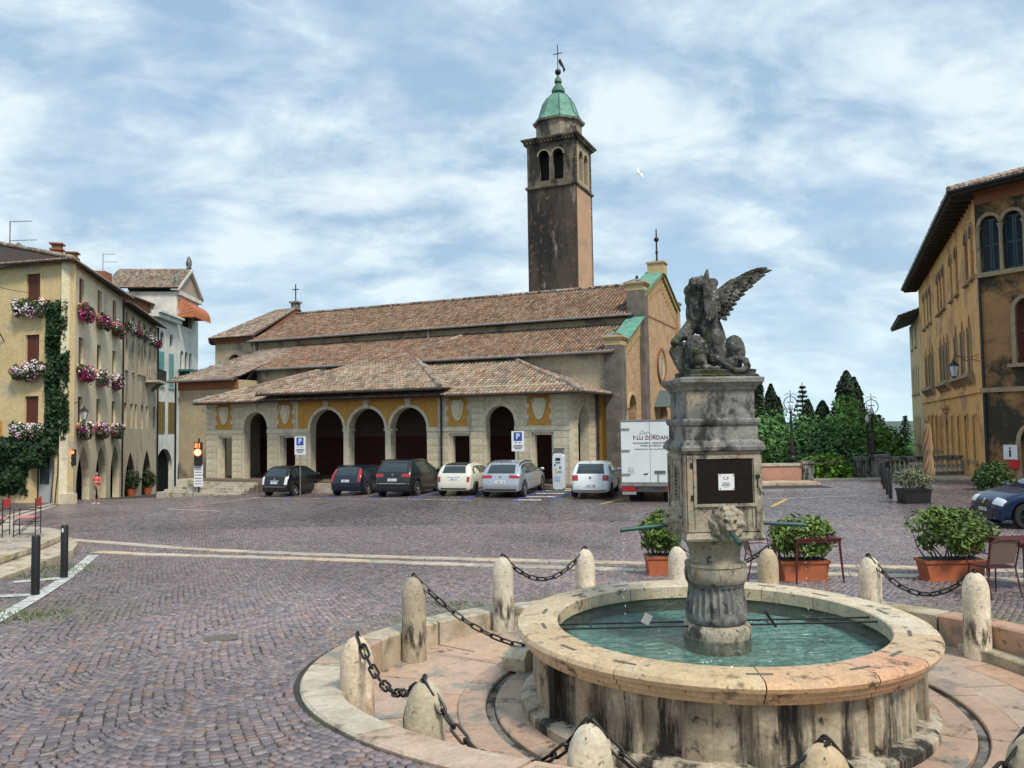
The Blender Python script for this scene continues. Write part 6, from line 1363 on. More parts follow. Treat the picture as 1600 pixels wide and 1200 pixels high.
# rear wing
wing_ = thing('palazzo_wing', 'pale orange rear wing with tall grouped windows beyond the palazzo', 'building', (KP2.x + EP.x*27.55, KP2.y + EP.y*27.55, 0)); MWW = frameM((EP.x*9.5, EP.y*9.5, 0), -EP)
wo = [op(x, .8, z0, z0 + 2.4, 'point') for x in (2.0, 3.6, 5.2, 6.8) for z0 in (.9, 5.0)] + [op(x, .8, 8.8, 10.4) for x in (2.6, 6.0)]
wall_mb(MB(), 9.5, 18, .45, wo, 0, -7, MWW).obj('west_wall', m_creamwall, wing_)
for o in wo: louvre(wing_, MWW, dict(o, z1=o['z1'] - .3), m_pshut, .14); mb = MB(); mb.bbox(o['x0'] - .1, o['x1'] + .1, -.15, .1, o['z0'] - .12, o['z0'], MWW); mb.obj('sill', m_tstone, wing_)
mb = MB(); mb.add([tuple(MWW @ Vector(p)) for p in ((0, .01, -7), (0, 10, -7), (0, 10, 11), (0, .01, 11))], [(0,1,2,3)]); mb.obj('end_wall', m_creamwall, wing_)
core(wing_, [MWW @ Vector(p) for p in ((.1, .5, 0), (9.4, .5, 0), (9.4, 10, 0), (.1, 10, 0))], -6, 10.9)
tile_roof(wing_, 'roof', [MWW @ Vector((-1.2, -1.4, 11.0)), MWW @ Vector((9.45, -1.4, 11.0)), MWW @ Vector((9.45, 5, 13.2)), MWW @ Vector((-1.2, 5, 13.2))], soffit=m_wood, thick=.2)
# wall lantern on a scrolled bracket, info sign
wlm = thing('wall_lantern', 'iron wall lantern on a scrolled bracket at the palazzo corner', 'lantern', tuple(Vector((KP2.x, KP2.y, 0)) + MW @ Vector((LP - .15, -.02, 5.6))), atan2(-EP.y, -EP.x))
SB = Matrix.Scale(.5, 4); mb = MB(); mb.tube([(.0, 0, -.2), (.0, -.5, .05), (.0, -1.1, -.05), (.0, -1.7, .35), (.0, -2.1, .2)], .03, 6); mb.tube([(0, 0, .5), (0, -.7, .25), (0, -1.4, .3), (0, -2.0, .55), (0, -2.15, .3), (0, -1.95, .2)], .025, 6); mb.tube([(0, .0, .1), (0, -.35, .35), (0, -.7, .15), (0, -.4, -.1), (0, -.2, .1)], .02, 6); mb.v = [(a_*.5, b_*.5, c_*.5) for a_, b_, c_ in mb.v]; mb.obj('bracket', m_iron, wlm)
m_lampglass = mat('lantern_glass', (.55, .58, .58), .2, spec=.8)
def lantern_head(root, x, y, z, s=1.0):
    mb = MB(); mb.lathe([(.16*s, z), (.30*s, z + .62*s)], 6, Matrix.Translation((x, y, 0))); g = mb.obj('lantern_glass', m_lampglass, root)
    mb = MB(); mb.lathe([(.36*s, z + .62*s), (.33*s, z + .68*s), (.10*s, z + .88*s), (.05*s, z + 1.0*s), (.01, z + 1.1*s)], 6, Matrix.Translation((x, y, 0))); mb.lathe([(.17*s, z - .05*s), (.17*s, z), (.05*s, z - .12*s)], 6, Matrix.Translation((x, y, 0)))
    for i in range(6): a = 2*pi*i/6; mb.cyl((x + .165*s*cos(a), y + .165*s*sin(a), z), (x + .31*s*cos(a), y + .31*s*sin(a), z + .62*s), .015*s, n=4)
    mb.obj('lantern_frame', m_iron, root)
lantern_head(wlm, 0, -1.05, -.72, .75)
def text_mesh(txt, size, m, parent, M, name='lettering', ext=.002, bold=False):
    c = bpy.data.curves.new('txt', 'FONT'); c.body = txt; c.size = size; c.align_x = 'CENTER'; c.align_y = 'CENTER'; c.extrude = ext; c.resolution_u = 3
    if bold: c.offset = size*.018
    o = bpy.data.objects.new('txt', c); COL.objects.link(o); dg = bpy.context.evaluated_depsgraph_get(); me = bpy.data.meshes.new_from_object(o.evaluated_get(dg)); bpy.data.objects.remove(o); bpy.data.curves.remove(c)
    me.name = name; me.materials.clear(); me.materials.append(m); r = link(name, me, parent); r.matrix_local = M @ Matrix.Rotation(pi/2, 4, 'X'); return r
m_signw = mat('sign_white', (.75, .76, .78), .4); m_red = mat('sign_red', (.55, .02, .02), .4); m_blue = mat('sign_blue', (.02, .07, .35), .4); m_ink = mat('sign_ink', (.02, .02, .025), .5)
isg = thing('information_sign', 'white square sign with black letter i above a red box by the palazzo door', 'sign', tuple(Vector((KP2.x, KP2.y, 0)) + ME @ Vector((1.15, -.2, 1.2))), atan2(ER.y, ER.x))
mb = MB(); mb.bbox(-.27, .27, -.03, .03, -.03, .60); mb.obj('panel', m_signw, isg); text_mesh('i', .62, m_ink, isg, Matrix.Translation((0, -.034, .28)), bold=True); mb = MB(); mb.bbox(-.05, .30, -.05, .08, -.40, -.06); mb.obj('red_box', m_red, isg)

# ------------------------------------------------------------------ belvedere: pink wall, balustrade, lamps
m_pinkwall = mat('rose_marble', (0.50, 0.26, 0.18), 0.7, (0.44, 0.25, 0.18), 1.5, stain=[((.25, .18, .14), 1.2, .58, .72)], bump=.004)
pw = thing('parapet_wall', 'low rose stone parapet with end pier beside the slope', 'wall', (9.3, 39.2, -.1))
for i in range(5):
    mb = MB(); mb.bbox(.98*i + .004, .98*(i+1) - .004, 0, .35, -.1, .86); mb.obj('stone_panel', m_pinkwall, pw)
mb = MB(); mb.bbox(-.05, 4.9, -.06, .41, .86, .98); mb.obj('coping', m_slab, pw); mb = MB(); mb.bbox(4.92, 5.42, -.1, .45, -.1, .95); mb.bbox(4.86, 5.48, -.16, .51, .95, 1.08); mb.obj('end_pier', m_oldstone, pw)
plat = thing('paved_apron', 'low rose and white paved step in front of the pink parapet', 'step', (9.3, 37.4, -.2)); 
for i in range(5):
    for j in range(2): mb = MB(); mb.bbox(1.02*i + .004, 1.02*(i+1) - .004, .78*j + .004, .78*(j+1) - .004, -.1, .27, col=random.choice([(1, .8, .7), (1.1, 1.0, .95), (1, .9, .85)])); mb.obj('slab', m_slab, plat)
kerb = thing('edge_kerb', 'white stone kerb closing the cobbled ramp above the trees', 'kerb', (14.7, 40.95, -.13))
for i in range(5): mb = MB(); mb.bbox(.98*i + .004, .98*(i+1) - .004, 0, .3, -.25, .10, col=(1.25, 1.25, 1.25)); mb.obj('kerb_stone', m_slab, kerb)
rail_ = thing('cable_rail', 'thin black rail strung between parapet pier and balustrade', 'railing', (14.7, 41.1, .0)); mb = MB(); mb.cyl((0, 0, .72), (4.9, .3, .86), .025, n=6); mb.obj('rail', m_black, rail_)
for x in (.9, 4.85): mb = MB(); mb.cyl((x, x*.06, -.2), (x, x*.06, .76), .025, n=6); mb.obj('post', m_black, rail_)
bs_ = thing('balustrade', 'stone balustrade with turned balusters closing the terrace beside the palazzo', 'balustrade', (19.1, 41.2, -.12), radians(8))
bal_me = MB().lathe([(.09, 0), (.09, .06), (.055, .10), (.11, .28), (.10, .36), (.045, .52), (.085, .60), (.085, .66)], 10).mesh('baluster', m_biancone, smooth=50)
for i in range(22): link('baluster', bal_me, bs_, (.55 + .27*i, .2, .30))
mb = MB(); mb.bbox(.3, 6.6, .0, .4, -.3, .30); mb.obj('base', m_oldstone, bs_); mb = MB(); mb.bbox(.3, 6.6, -.04, .44, .96, 1.14); mb.obj('hand_rail', m_oldstone, bs_)
for x in (.0, 6.65): mb = MB(); mb.bbox(x - .3, x + .3, -.12, .5, -.3, 1.16); mb.bbox(x - .36, x + .36, -.18, .56, 1.16, 1.28); mb.obj('pier', m_oldstone, bs_)
for i in range(7): mb = MB(); mb.bbox(-.25, .15, .5 + .27*i, .62 + .27*i, -.3, 1.1); mb.obj('return_baluster', m_oldstone, bs_)
tp_ = thing('terrace_paving', 'pale stone paving along the foot of the palazzo west wall', 'paving', (KP2.x, KP2.y, .0))
for i in range(10): mb = MB(); mb.bbox(tx(4 + 1.5*(i+1)) + .01, tx(4 + 1.5*i) - .01, -1.7, -.02, -.3, .02 - .0*i, MW, random.choice([(1.2, 1.2, 1.15), (1.1, 1.05, .95), (1, .95, .85)])); mb.obj('slab', m_slab, tp_)
def street_lamp(x, y, z, h, R, lab):
    l = thing('ring_lamp', lab, 'street lamp', (x, y, z), 0, 'ring-headed iron lamps on the belvedere'); mb = MB(); mb.lathe([(.20, 0), (.20, .12), (.13, .2), (.17, .45), (.10, .65), (.13, .8), (.06, .95), (.05, h*.72), (.09, h*.74), (.05, h*.77)], 10); mb.obj('post', m_iron, l, smooth=45)
    zc_ = h*.78 + R; mb = MB(); mb.tube([(R*cos(a), 0, zc_ + R*sin(a)) for a in np.linspace(0, 2*pi, 25)[:-1]], .022, 6, closed=True); mb.obj('ring', m_iron, l)
    mb = MB(); mb.cyl((0, 0, zc_ - R*.1), (0, 0, zc_ + R + .32), .018, n=6); mb.box((0, 0, zc_ + R*.15), (R*1.0, .03, .04)); mb.tube([(-.28, 0, zc_ + R + .06), (-.16, 0, zc_ + R + .17), (0, 0, zc_ + R + .05), (.16, 0, zc_ + R + .17), (.28, 0, zc_ + R + .06)], .015, 5); mb.obj('finial', m_iron, l)
    mb = MB(); mb.lathe([(.05, h*.77), (.10, h*.79), (.11, h*.83), (.07, h*.87), (.01, h*.9)], 10); mb.obj('lamp_glass', m_lampglass, l, smooth=50)
p = at(1238, 718, 39.4); street_lamp(p.x, p.y, p.z, 3.15, .33, 'ring-headed iron lamp standing on the rose parapet pier')
p = at(1358, 735, 43.5); street_lamp(p.x, p.y, -.1, 3.75, .36, 'ring-headed iron lamp behind the end pier of the balustrade'); p = at(1372, 735, 41.0); street_lamp(p.x, 41.5, .95, 3.0, .36, 'taller ring-headed iron lamp standing on the balustrade pier')

# ------------------------------------------------------------------ trees beyond
def tree(name, lab, px, ytop, Y, rad, hgt, base, leaf, n, kind='round', group='trees on the slope beyond the square'):
    tp = at(px, ytop, Y); zb = tp.z - hgt; t = thing(name, lab, 'tree', (tp.x, tp.y, zb), random.uniform(0, 6), group)
    if kind == 'round':
        nc = 46; cl = []; 
        d = RNG.normal(0, 1, (nc, 3)); d /= np.linalg.norm(d, axis=1)[:, None]; d[:, 2] = np.abs(d[:, 2])*1.0 - .25
        cen = d*np.array([rad, rad, hgt*.40])*(.62 + .30*RNG.random(nc))[:, None] + np.array([0, 0, hgt*.58]); cr = rad*(.24 + .16*RNG.random(nc))
        cen[0] = (0, 0, hgt - cr[0]*.9); P = []; D = []; C = []
        for q in range(nc):
            m_ = n//nc; p, dd = ball_pts(m_, cr[q], .7); p[:, 2] *= .75; P.append(p + cen[q]); D.append(dd + np.array([0, 0, .35])); b_ = np.array(base)*(1 + RNG.normal(0, .22)); C.append(shade_cols(m_, b_, .20))
        P, D, C = map(np.concatenate, (P, D, C)); trunk_h = hgt*.62; tr = .035*hgt
        mb = MB(); mb.tube([(0, 0, -1), (.1, 0, trunk_h*.5), (0, .1, trunk_h)], [tr*1.3, tr, tr*.4], 8)
        for i in range(7): c = cen[RNG.integers(nc)]; mb.tube([(0, 0, trunk_h*(.4 + .07*i)), tuple(c*np.array([.5, .5, 1]) + np.array([0, 0, -rad*.2])), tuple(c)], [tr*.5, tr*.3, tr*.1], 5)
        mb.obj('trunk', m_bark, t)
    elif kind == 'cypress':
        z = RNG.random(n)**.8; a = RNG.random(n)*2*pi; prof = np.where(z < .25, .75 + z, 1.0)*np.clip((1 - z)/.75, 0, 1)**.75; r = rad*1.12*np.where(z > .9, prof*1.25, prof)*(.80 + .25*RNG.random(n))*(1 + .10*np.sin(a*5 + z*9) + .07*np.sin(a*3 - z*23))
        P = np.stack([r*np.cos(a), r*np.sin(a), hgt*(.04 + .96*z)], 1); D = np.stack([np.cos(a), np.sin(a), np.full(n, .5)], 1); C = shade_cols(n, base, .25)*(1 + .18*np.sin(a*5 + z*9))[:, None]
        mb = MB(); mb.tube([(0, 0, -1), (0, 0, hgt*.9)], [.03*hgt, .008*hgt], 7); mb.obj('trunk', m_bark, t)
    elif kind == 'fir':
        P = []; mb = MB(); mb.tube([(0, 0, -1), (0, 0, hgt)], [.02*hgt, .003*hgt], 6); nw = 20
        for w in range(nw):
            zz = hgt*(.25 + .74*w/nw); L = rad*(1 - w/nw)*.95 + .15
            for b_ in range(6):
                a = b_*pi/3 + w*.5; e = Vector((cos(a)*L, sin(a)*L, zz - L*.12 + .1)); mb.tube([(0, 0, zz), e], [.025, .01], 4); m_ = max(3, n//(nw*6)); tt = RNG.random(m_)*.85 + .15; P.append(np.array([(e.x*q, e.y*q, zz + (e.z-zz)*q) for q in tt]) + RNG.normal(0, .05, (m_, 3)))
        P = np.concatenate(P); D = np.tile([0, 0, 1.0], (len(P), 1)); C = shade_cols(len(P), base, .2); mb.obj('trunk', m_bark, t)
    link('crown', leaf_mesh('crown', P, D, leaf, C, None, .6, .2, .3, .6), t); return t
DG, MG, LG, CY = (.030, .075, .022), (.045, .105, .028), (.075, .155, .035), (.020, .040, .018)
TR = [('broadleaf_tree', 'broad green tree directly behind the fountain pedestal', 1190, 630, 58, 5.0, 12, MG), ('broadleaf_tree', 'spreading dark tree behind the rose parapet', 1225, 628, 66, 5.5, 14, DG), ('broadleaf_tree', 'rounded mid green tree behind the parapet lamp', 1262, 640, 60, 5.0, 12, MG),
  ('broadleaf_tree', 'dark rounded tree between parapet lamp and light green tree', 1292, 652, 70, 4.5, 13, DG), ('broadleaf_tree', 'tall bright green tree in front of the large cypress', 1322, 612, 62, 4.2, 14, LG), ('broadleaf_tree', 'bright broad crown beside the large cypress, below its top', 1345, 634, 66, 4.0, 13, MG),
  ('broadleaf_tree', 'low dark tree below the bright green tree', 1305, 690, 54, 4.6, 10, DG), ('broadleaf_tree', 'dark tree behind the pair of ring lamps', 1366, 644, 72, 3.6, 14, DG), ('broadleaf_tree', 'low dark crown seen through the pair of ring lamps', 1362, 690, 54, 4.0, 10, DG),
  ('broadleaf_tree', 'lighter green tree standing before the palazzo wing', 1430, 668, 95, 4.6, 14, LG), ('broadleaf_tree', 'low tree behind the rose parapet wall', 1215, 684, 52, 4.0, 10, MG), ('broadleaf_tree', 'dark low tree left of the leafy bush on the ramp', 1262, 694, 50, 3.6, 10, DG), ('broadleaf_tree', 'mid green tree low behind the balustrade', 1404, 712, 62, 4.0, 11, MG)]
for nm, lb, px, yt, Y, r_, h_, c in TR: tree(nm, lb, px, yt, Y, r_, h_, tuple(v*2.0 for v in c), .34, 9200)
for lb, px, yt, Y, r_, h_ in (('slim tall round-topped cypress at the end of the cypress row', 1184, 587, 85, 1.6, 18), ('slim pointed cypress beside the tall round-topped cypress', 1204, 601, 88, 2.0, 17), ('small cypress tip beside the slim pointed cypress', 1216, 622, 90, 1.5, 15), ('narrow cypress beside the bare-tipped fir', 1262, 625, 88, 2.0, 16),
   ('dark pyramid-shaped cypress between fir and large cypress', 1285, 627, 86, 2.8, 16), ('largest dense dark cypress rising above the trees', 1322, 580, 84, 3.6, 22), ('cypress shoulder merged with the largest cypress', 1334, 590, 86, 2.4, 20)): tree('cypress_tree', lb, px, yt, Y, r_, h_, CY, .42, 7500, 'cypress', 'cypresses on the slope')
tree('fir_tree', 'thin bare-tipped fir rising among the cypresses', 1253, 597, 84, 2.6, 13, (.05, .085, .05), .35, 1800, 'fir', None); tree('fir_tree', 'small fir tip on the distant ridge by the palazzo wing', 1414, 648, 120, 2.0, 8, (.03, .06, .035), .4, 900, 'fir', None)
def bush(name, lab, loc, r, base, leaf, n, asp=.5, cat='bush', ncl=26):
    t = thing(name, lab, cat, loc); P = []; D = []; C = []
    for q in range(ncl):
        d = RNG.normal(0, 1, 3); d /= np.linalg.norm(d); c = d*np.array(r)*.62; c[2] = abs(c[2]) + r[2]*.25; m_ = n//ncl; p, dd = ball_pts(m_, np.array(r)*.42, .6); P.append(p + c); D.append(dd + np.array([0, 0, .3])); C.append(shade_cols(m_, np.array(base)*(1 + RNG.normal(0, .2)), .25))
    P, D, C = map(np.concatenate, (P, D, C)); P[:, 2] = np.maximum(P[:, 2], .03); link('foliage', leaf_mesh('foliage', P, D, leaf, C, None, asp, .1, .35, .6), t)
    mb = MB()
    for i in range(7): a = 2*pi*i/7; mb.tube([(.05*cos(a), .05*sin(a), 0), (.5*r[0]*cos(a), .5*r[1]*sin(a), r[2]*.8)], [.02, .008], 5)
    mb.obj('stem', m_bark, t); return t
p = at(1292, 752, 42.6); bush('leafy_bush', 'large-leaved light green bush behind the white kerb of the ramp', (p.x, 42.8, -1.0), (2.0, 1.1, 1.75), (.20, .36, .05), .24, 2600, .8)
p = at(1556, 758, 32.5); bush('laurel_bush', 'rounded leafy laurel bush at the palazzo corner behind the blue car', (p.x, 32.6, gz(p.x, 32.6)), (.85, .8, .95), (.06, .105, .03), .13, 2600, .5)
# ------------------------------------------------------------------ parking marks
for a, b in (((440, 779), (497, 765)), ((505, 780), (560, 768)), ((575, 781), (625, 769)), ((640, 781.5), (684, 770)), ((722, 782), (752, 771)), ((799, 784), (866, 762)), ((858, 782), (898, 769))): paint_line('parking_line', [a, b], .13, m_paintb)
paint_line('parking_line', [(396, 777.5), (560, 780.5), (736, 782.5)], .10, m_paintw)
for a, b in (((803, 781.5), (846, 781.5)), ((822, 776.5), (868, 776.3)), ((838, 771.5), (882, 771.2)), ((853, 767), (893, 766.8))): paint_line('hatch_bar', [a, b], .42, m_paintw)
paint_line('parking_line', [(938, 788), (992, 775)], .13, m_painty); paint_line('parking_line', [(1206, 792), (1229, 780)], .16, m_painty); paint_line('parking_line', [(1196, 780), (1340, 775)], .12, m_paintw)
# drain covers
for px, py in ((345, 998), (350, 845), (940, 855), (1382, 774)):
    g = ground(px, py); mb = MB(); r_ = .32; mb.box((0, 0, 0), (.40, .26, .012)); 
    mb.obj('drain_cover', m_clamp, piazza, loc=(g.x, g.y, g.z + .006), rot=(-.02, 0, .3))

# ------------------------------------------------------------------ cars
def paint_mat(name, c, metal=.0, rough=.25, coat=.3):
    m = mat(name, c, rough, metal=metal); b = m.node_tree.nodes['Principled BSDF']; b.inputs['Coat Weight'].default_value = coat; b.inputs['Coat Roughness'].default_value = .05; return m
m_tyre = mat('tyre', (.018, .018, .018), .85); m_rim = mat('alloy', (.45, .46, .47), .3, metal=.9); m_rimd = mat('dark_alloy', (.03, .03, .03), .35, metal=.6); m_cglass = mat('car_glass', (.025, .04, .045), .04, spec=.9); m_lampred = mat('tail_lamp', (.38, .012, .015), .15, spec=.8); m_lampclr = mat('clear_lamp', (.70, .72, .74), .1, spec=.8)
m_trim = mat('black_trim', (.02, .02, .02), .55); m_chrome = mat('chrome', (.7, .7, .7), .15, metal=1.0); m_plate = mat('plate', (.75, .76, .76), .4)
def smooth_loop(pts, it=2):
    P = [Vector((a, b)) for a, b in pts]
    for _ in range(it):
        Q = []
        for i in range(len(P)): a, b = P[i], P[(i+1) % len(P)]; Q += [a.lerp(b, .25), a.lerp(b, .75)]
        P = Q
    return P
WHEEL = {}
def wheel_meshes(r, w, spokes, dark):
    key = (r, w, spokes, dark)
    if key in WHEEL: return WHEEL[key]
    RX = Matrix.Rotation(pi/2, 4, 'X')
    t = MB(); t.lathe([(r*.66, -w/2), (r*.93, -w/2), (r, -w/2 + .03), (r, w/2 - .03), (r*.93, w/2), (r*.66, w/2)], 28, RX, cap=False); tm = t.mesh('tyre', m_tyre, smooth=40)
    m = MB(); m.lathe([(r*.68, -w/2 + .01), (r*.62, -w/2 + .03), (r*.60, w/2 - .03), (r*.68, w/2 - .01)], 28, RX, cap=False)
    for sd_ in (-1, 1):
        m.lathe([(.06, 0), (.06, .03)], 12, Matrix.Translation((0, sd_*(w/2 - .03), 0)) @ RX)
        for i in range(spokes):
            a = 2*pi*i/spokes; m.box((r*.33, sd_*(w/2 - .035), 0), (r*.58, .02, .05), Matrix.Rotation(a, 4, 'Y'))
    rm = m.mesh('rim', m_rimd if dark else m_rim, smooth=40); d = MB(); d.lathe([(.01, 0), (r*.62, 0)], 20, RX, cap=False); dm = d.mesh('brake_disc', m_trim)
    WHEEL[key] = (tm, rm, dm); return WHEEL[key]
def car(name, lab, px, Y, head, sil, L, W, H, paint, spec, z=None, origin='rear'):
    kx = (px-800)/FPX; hd = radians(head); fwd = Vector((sin(hd), cos(hd)))
    p = Vector((kx*Y, Y)) if origin == 'rear' else Vector((kx*Y, Y)) - fwd*L
    cz = gz(p.x + fwd.x*L/2, p.y + fwd.y*L/2) if z is None else z
    c = thing(name, lab, 'car', (p.x, p.y, cz + .012), pi/2 - hd, spec.get('group', 'cars parked along the portico'))
    fz, rz_ = gz(*(p + fwd*(L - .8))), gz(*(p + fwd*.8)); c.rotation_euler = (0, -math.atan2(fz - rz_, L - 1.6), pi/2 - hd)
    zb = spec.get('belt', .93); loop = smooth_loop(sil + [(L - .10, .22), (L*.5, .20), (.12, .22)], 2); n = len(loop)
    ctr = Vector((L/2, .6)); nrm = []
    for i in range(n):
        t = loop[(i+1) % n] - loop[i-1]; nn = Vector((t.y, -t.x)).normalized(); nn = nn if nn.dot(loop[i]-ctr) > 0 else -nn; nrm.append(nn)
    def hw(x, z):
        u = abs(x - L*.52)/(L*.52); plan = 1 - .13*u**4; 
        tum = 1 - .24*max(0, min(1, (z-zb)/(H-zb))) if z > zb else 1 - .05*((zb - z)/zb)**2
        return W/2*plan*tum
    rows = [(-1, .13), (-.99, .085), (-.95, .045), (-.86, .018), (-.6, .004), (0, 0)]; rows = rows + [(-s_, e) for s_, e in rows[-2::-1]]
    vs = []; fs = []
    for s_, e in rows:
        for i in range(n): q = loop[i] - nrm[i]*e; vs.append((q.x, s_*hw(q.x, q.y), q.y))
    for r_ in range(len(rows)-1):
        for i in range(n): j = (i+1) % n; fs.append((r_*n+i, r_*n+j, (r_+1)*n+j, (r_+1)*n+i))
    for side, base in ((-1, 0), (1, (len(rows)-1)*n)):
        prev = base
        for f in (.22, .45, .68, .88):
            st = len(vs)
            for i in range(n):
                x, y, z_ = vs[base+i]; zz = z_ + (.62 - z_)*f; xx = x + (min(max(x, .35), L - .35) - x)*f; vs.append((xx, side*hw(xx, zz)*1.0, zz))
            for i in range(n): j = (i+1) % n; fs.append((prev+i, prev+j, st+j, st+i) if side > 0 else (prev+j, prev+i, st+i, st+j))
            prev = st
        fs.append(tuple(prev+i for i in range(n)) if side > 0 else tuple(prev+i for i in range(n))[::-1])
    mb = MB(); mb.add(vs, fs); me = mb.mesh('body', paint, smooth=45)
    wr = spec.get('wheel', .31); wb = spec.get('axles', (.72, L - .82)); bo = bpy.data.objects.new('tmp', me); COL.objects.link(bo); cut = MB()
    for ax in wb:
        for s_ in (-1, 1): cut.cyl((ax, s_*(W/2 - .26), wr + .01), (ax, s_*(W/2 + .2), wr + .01), wr + .065, n=28)
    cu = bpy.data.objects.new('cut', cut.mesh('cut', m_trim)); COL.objects.link(cu); md = bo.modifiers.new('b', 'BOOLEAN'); md.object = cu; md.operation = 'DIFFERENCE'; md.solver = 'MANIFOLD'
    dg = bpy.context.evaluated_depsgraph_get(); me2 = bpy.data.meshes.new_from_object(bo.evaluated_get(dg)); me2.name = 'body'; me2.materials.clear(); me2.materials.append(paint); 
    me2.polygons.foreach_set('use_smooth', [True]*len(me2.polygons)); me2.polygons.foreach_set('material_index', [0]*len(me2.polygons)); me2.set_sharp_from_angle(angle=radians(40))
    bpy.data.objects.remove(bo); bpy.data.objects.remove(cu); body = link('body', me2, c)
    tm, rm, dm = wheel_meshes(wr, .20, spec.get('spokes', 5), spec.get('darkrim', False))
    for ax in wb:
        for s_ in (-1, 1): w = link('wheel', dm, c, (ax, s_*(W/2 - .115), wr)); link('tyre', tm, w); link('rim', rm, w)
    # closed patches over the skin
    def zsil(x): 
        zz = [q.y for i, q in enumerate(loop) if abs(q.x - x) < .12 and q.y > .5]; return max(zz) if zz else 0
    def end_patch(nm, z0, z1, s0, s1, m, front=False, out=.008, parent=c, ns=8):
        idx = [i for i in range(n) if z0 <= loop[i].y <= z1 and ((loop[i].x > L*.55) if front else (loop[i].x < L*.42)) and nrm[i].y > -.6]
        idx.sort(key=lambda i: loop[i].y); 
        ptsz = [(loop[i], nrm[i]) for i in idx]
        def interp(z):
            al = sorted([(loop[i].y, i) for i in range(n) if ((loop[i].x > L*.55) if front else (loop[i].x < L*.42)) and nrm[i].y > -.6]); 
            for (za, ia), (zb_, ib) in zip(al[:-1], al[1:]):
                if za <= z <= zb_ and zb_ > za: t = (z-za)/(zb_-za); return loop[ia].lerp(loop[ib], t), nrm[ia].lerp(nrm[ib], t)
            return loop[al[-1][1]], nrm[al[-1][1]]
        N_ = 6; q = MB(); v2 = []; f2 = []
        for a in range(N_+1):
            pt, nn = interp(z0 + (z1-z0)*a/N_)
            for b in range(ns+1):
                s_ = s0 + (s1-s0)*b/ns; au = abs(s_); e = np.interp(au, [0, .6, .86, .95, .99, 1], [0, .004, .018, .045, .085, .13]); qq = pt - nn*e + nn*out; v2.append((qq.x, s_*hw(qq.x, qq.y) + (.004 if s_ > .9 else -.004 if s_ < -.9 else 0), qq.y))
        for a in range(N_):
            for b in range(ns): f2.append((a*(ns+1)+b, a*(ns+1)+b+1, (a+1)*(ns+1)+b+1, (a+1)*(ns+1)+b))
        q.add(v2, f2); return q.obj(nm, m, parent, smooth=0)
    def side_poly(nm, poly, m, out=.008, sides=(-1, 1), parent=c):
        for s_ in sides:
            q = MB(); q.add([(x, s_*(hw(x, z_) + out), z_) for x, z_ in poly], [tuple(range(len(poly)))]); q.obj(nm, m, parent)
    S = spec
    rear = S.get('rw', (zb + .05, H - .14, .80))
    end_patch('rear_window', rear[0], rear[1], -rear[2], rear[2], m_cglass)
    ws = S.get('ws', (zb + .12, H - .10)); end_patch('windscreen', ws[0], ws[1], -.82, .82, m_cglass, True)
    xa = min(q.x for q in loop if abs(q.y - (zb+.12)) < .1) + .26; xb = max(q.x for q in loop if abs(q.y - (zb+.1)) < .1) - .18
    nw = S.get('nwin', 3); cuts = [xa] + [xa + (xb-xa)*f for f in ((.24, .60) if nw == 3 else (.46,))] + [xb]
    for a, b in zip(cuts[:-1], cuts[1:]):
        a2, b2 = a + .025, b - .025; up = []
        for f in np.linspace(0, 1, 5): x = a2 + (b2-a2)*f; up.append((x, max(zb + .03, min(zsil(x) - .115, zb + .03 + (x - xa + .05)*2.2, H - .13))))
        side_poly('side_window', [(a2, zb + .02), (b2, zb + .02)] + up[::-1], m_cglass)
    for t in S.get('tail', []): end_patch('tail_light', t[0], t[1], t[2], t[3], S.get('tailmat', m_lampred)); end_patch('tail_light', t[0], t[1], -t[3], -t[2], S.get('tailmat', m_lampred))
    for nm, t, m, fr, *ot in S.get('extra', []): end_patch(nm, t[0], t[1], t[2], t[3], m, fr, ot[0] if ot else .008)
    if 'plate' in S:
        pl = end_patch('number_plate', S['plate'][0], S['plate'][1], -.26, .26, m_plate, S.get('platefront', False), .014)
        if S.get('eu'): end_patch('plate_band', S['plate'][0], S['plate'][1], -.26, -.22, m_blue, False, .016)
        zq = (S['plate'][0]+S['plate'][1])/2; hq = (S['plate'][1]-S['plate'][0])*.28
        for i in range(7):
            if i != 2: s_ = -.20 + .057*i; end_patch('plate_mark', zq - hq, zq + hq, s_, s_ + .030, m_ink, S.get('platefront', False), .017, pl, 2)
    if S.get('door', True):
        for x in cuts[1:]: side_poly('door_gap', [(x - .006, .32), (x + .006, .32), (x + .006, zb), (x - .006, zb)], m_trim, .003)
        for x in (cuts[1] + .14, cuts[-2] + .18): side_poly('door_handle', [(x, zb - .13), (x + .2, zb - .13), (x + .2, zb - .10), (x, zb - .10)], S.get('handle', paint), .025)
    if S.get('sillm') is not None: side_poly('sill_trim', [(wb[0] + wr + .08, .25), (wb[1] - wr - .08, .25), (wb[1] - wr - .08, .36), (wb[0] + wr + .08, .36)], S['sillm'], .010)
    for s_ in (-1, 1):
        q = MB(); q.ell((xb - .12, s_*(W/2 + .06), zb + .06), (.07, .11, .075), 10, 7); q.obj('mirror', S.get('mirror', paint), c, smooth=0)
    if S.get('rails'):
        for s_ in (-1, 1): q = MB(); xs_ = np.linspace(xa + .1, L*.56, 8); q.tube([(x, s_*(hw(x, zsil(x) - .05) - .02), zsil(x) - .02) for x in xs_], .02, 6); q.obj('roof_rail', S['rails'], c)
    if S.get('roof') is not None: 
        pass
    if 'badge' in S: q = MB(); zq = S['badge']; xq = min(p_.x for p_ in loop if abs(p_.y - zq) < .08); q.lathe([(.05, 0), (.05, .02)], 16, Matrix.Translation((xq - .012, 0, zq)) @ Matrix.Rotation(pi/2, 4, 'Y')); q.obj('badge', m_chrome, c)
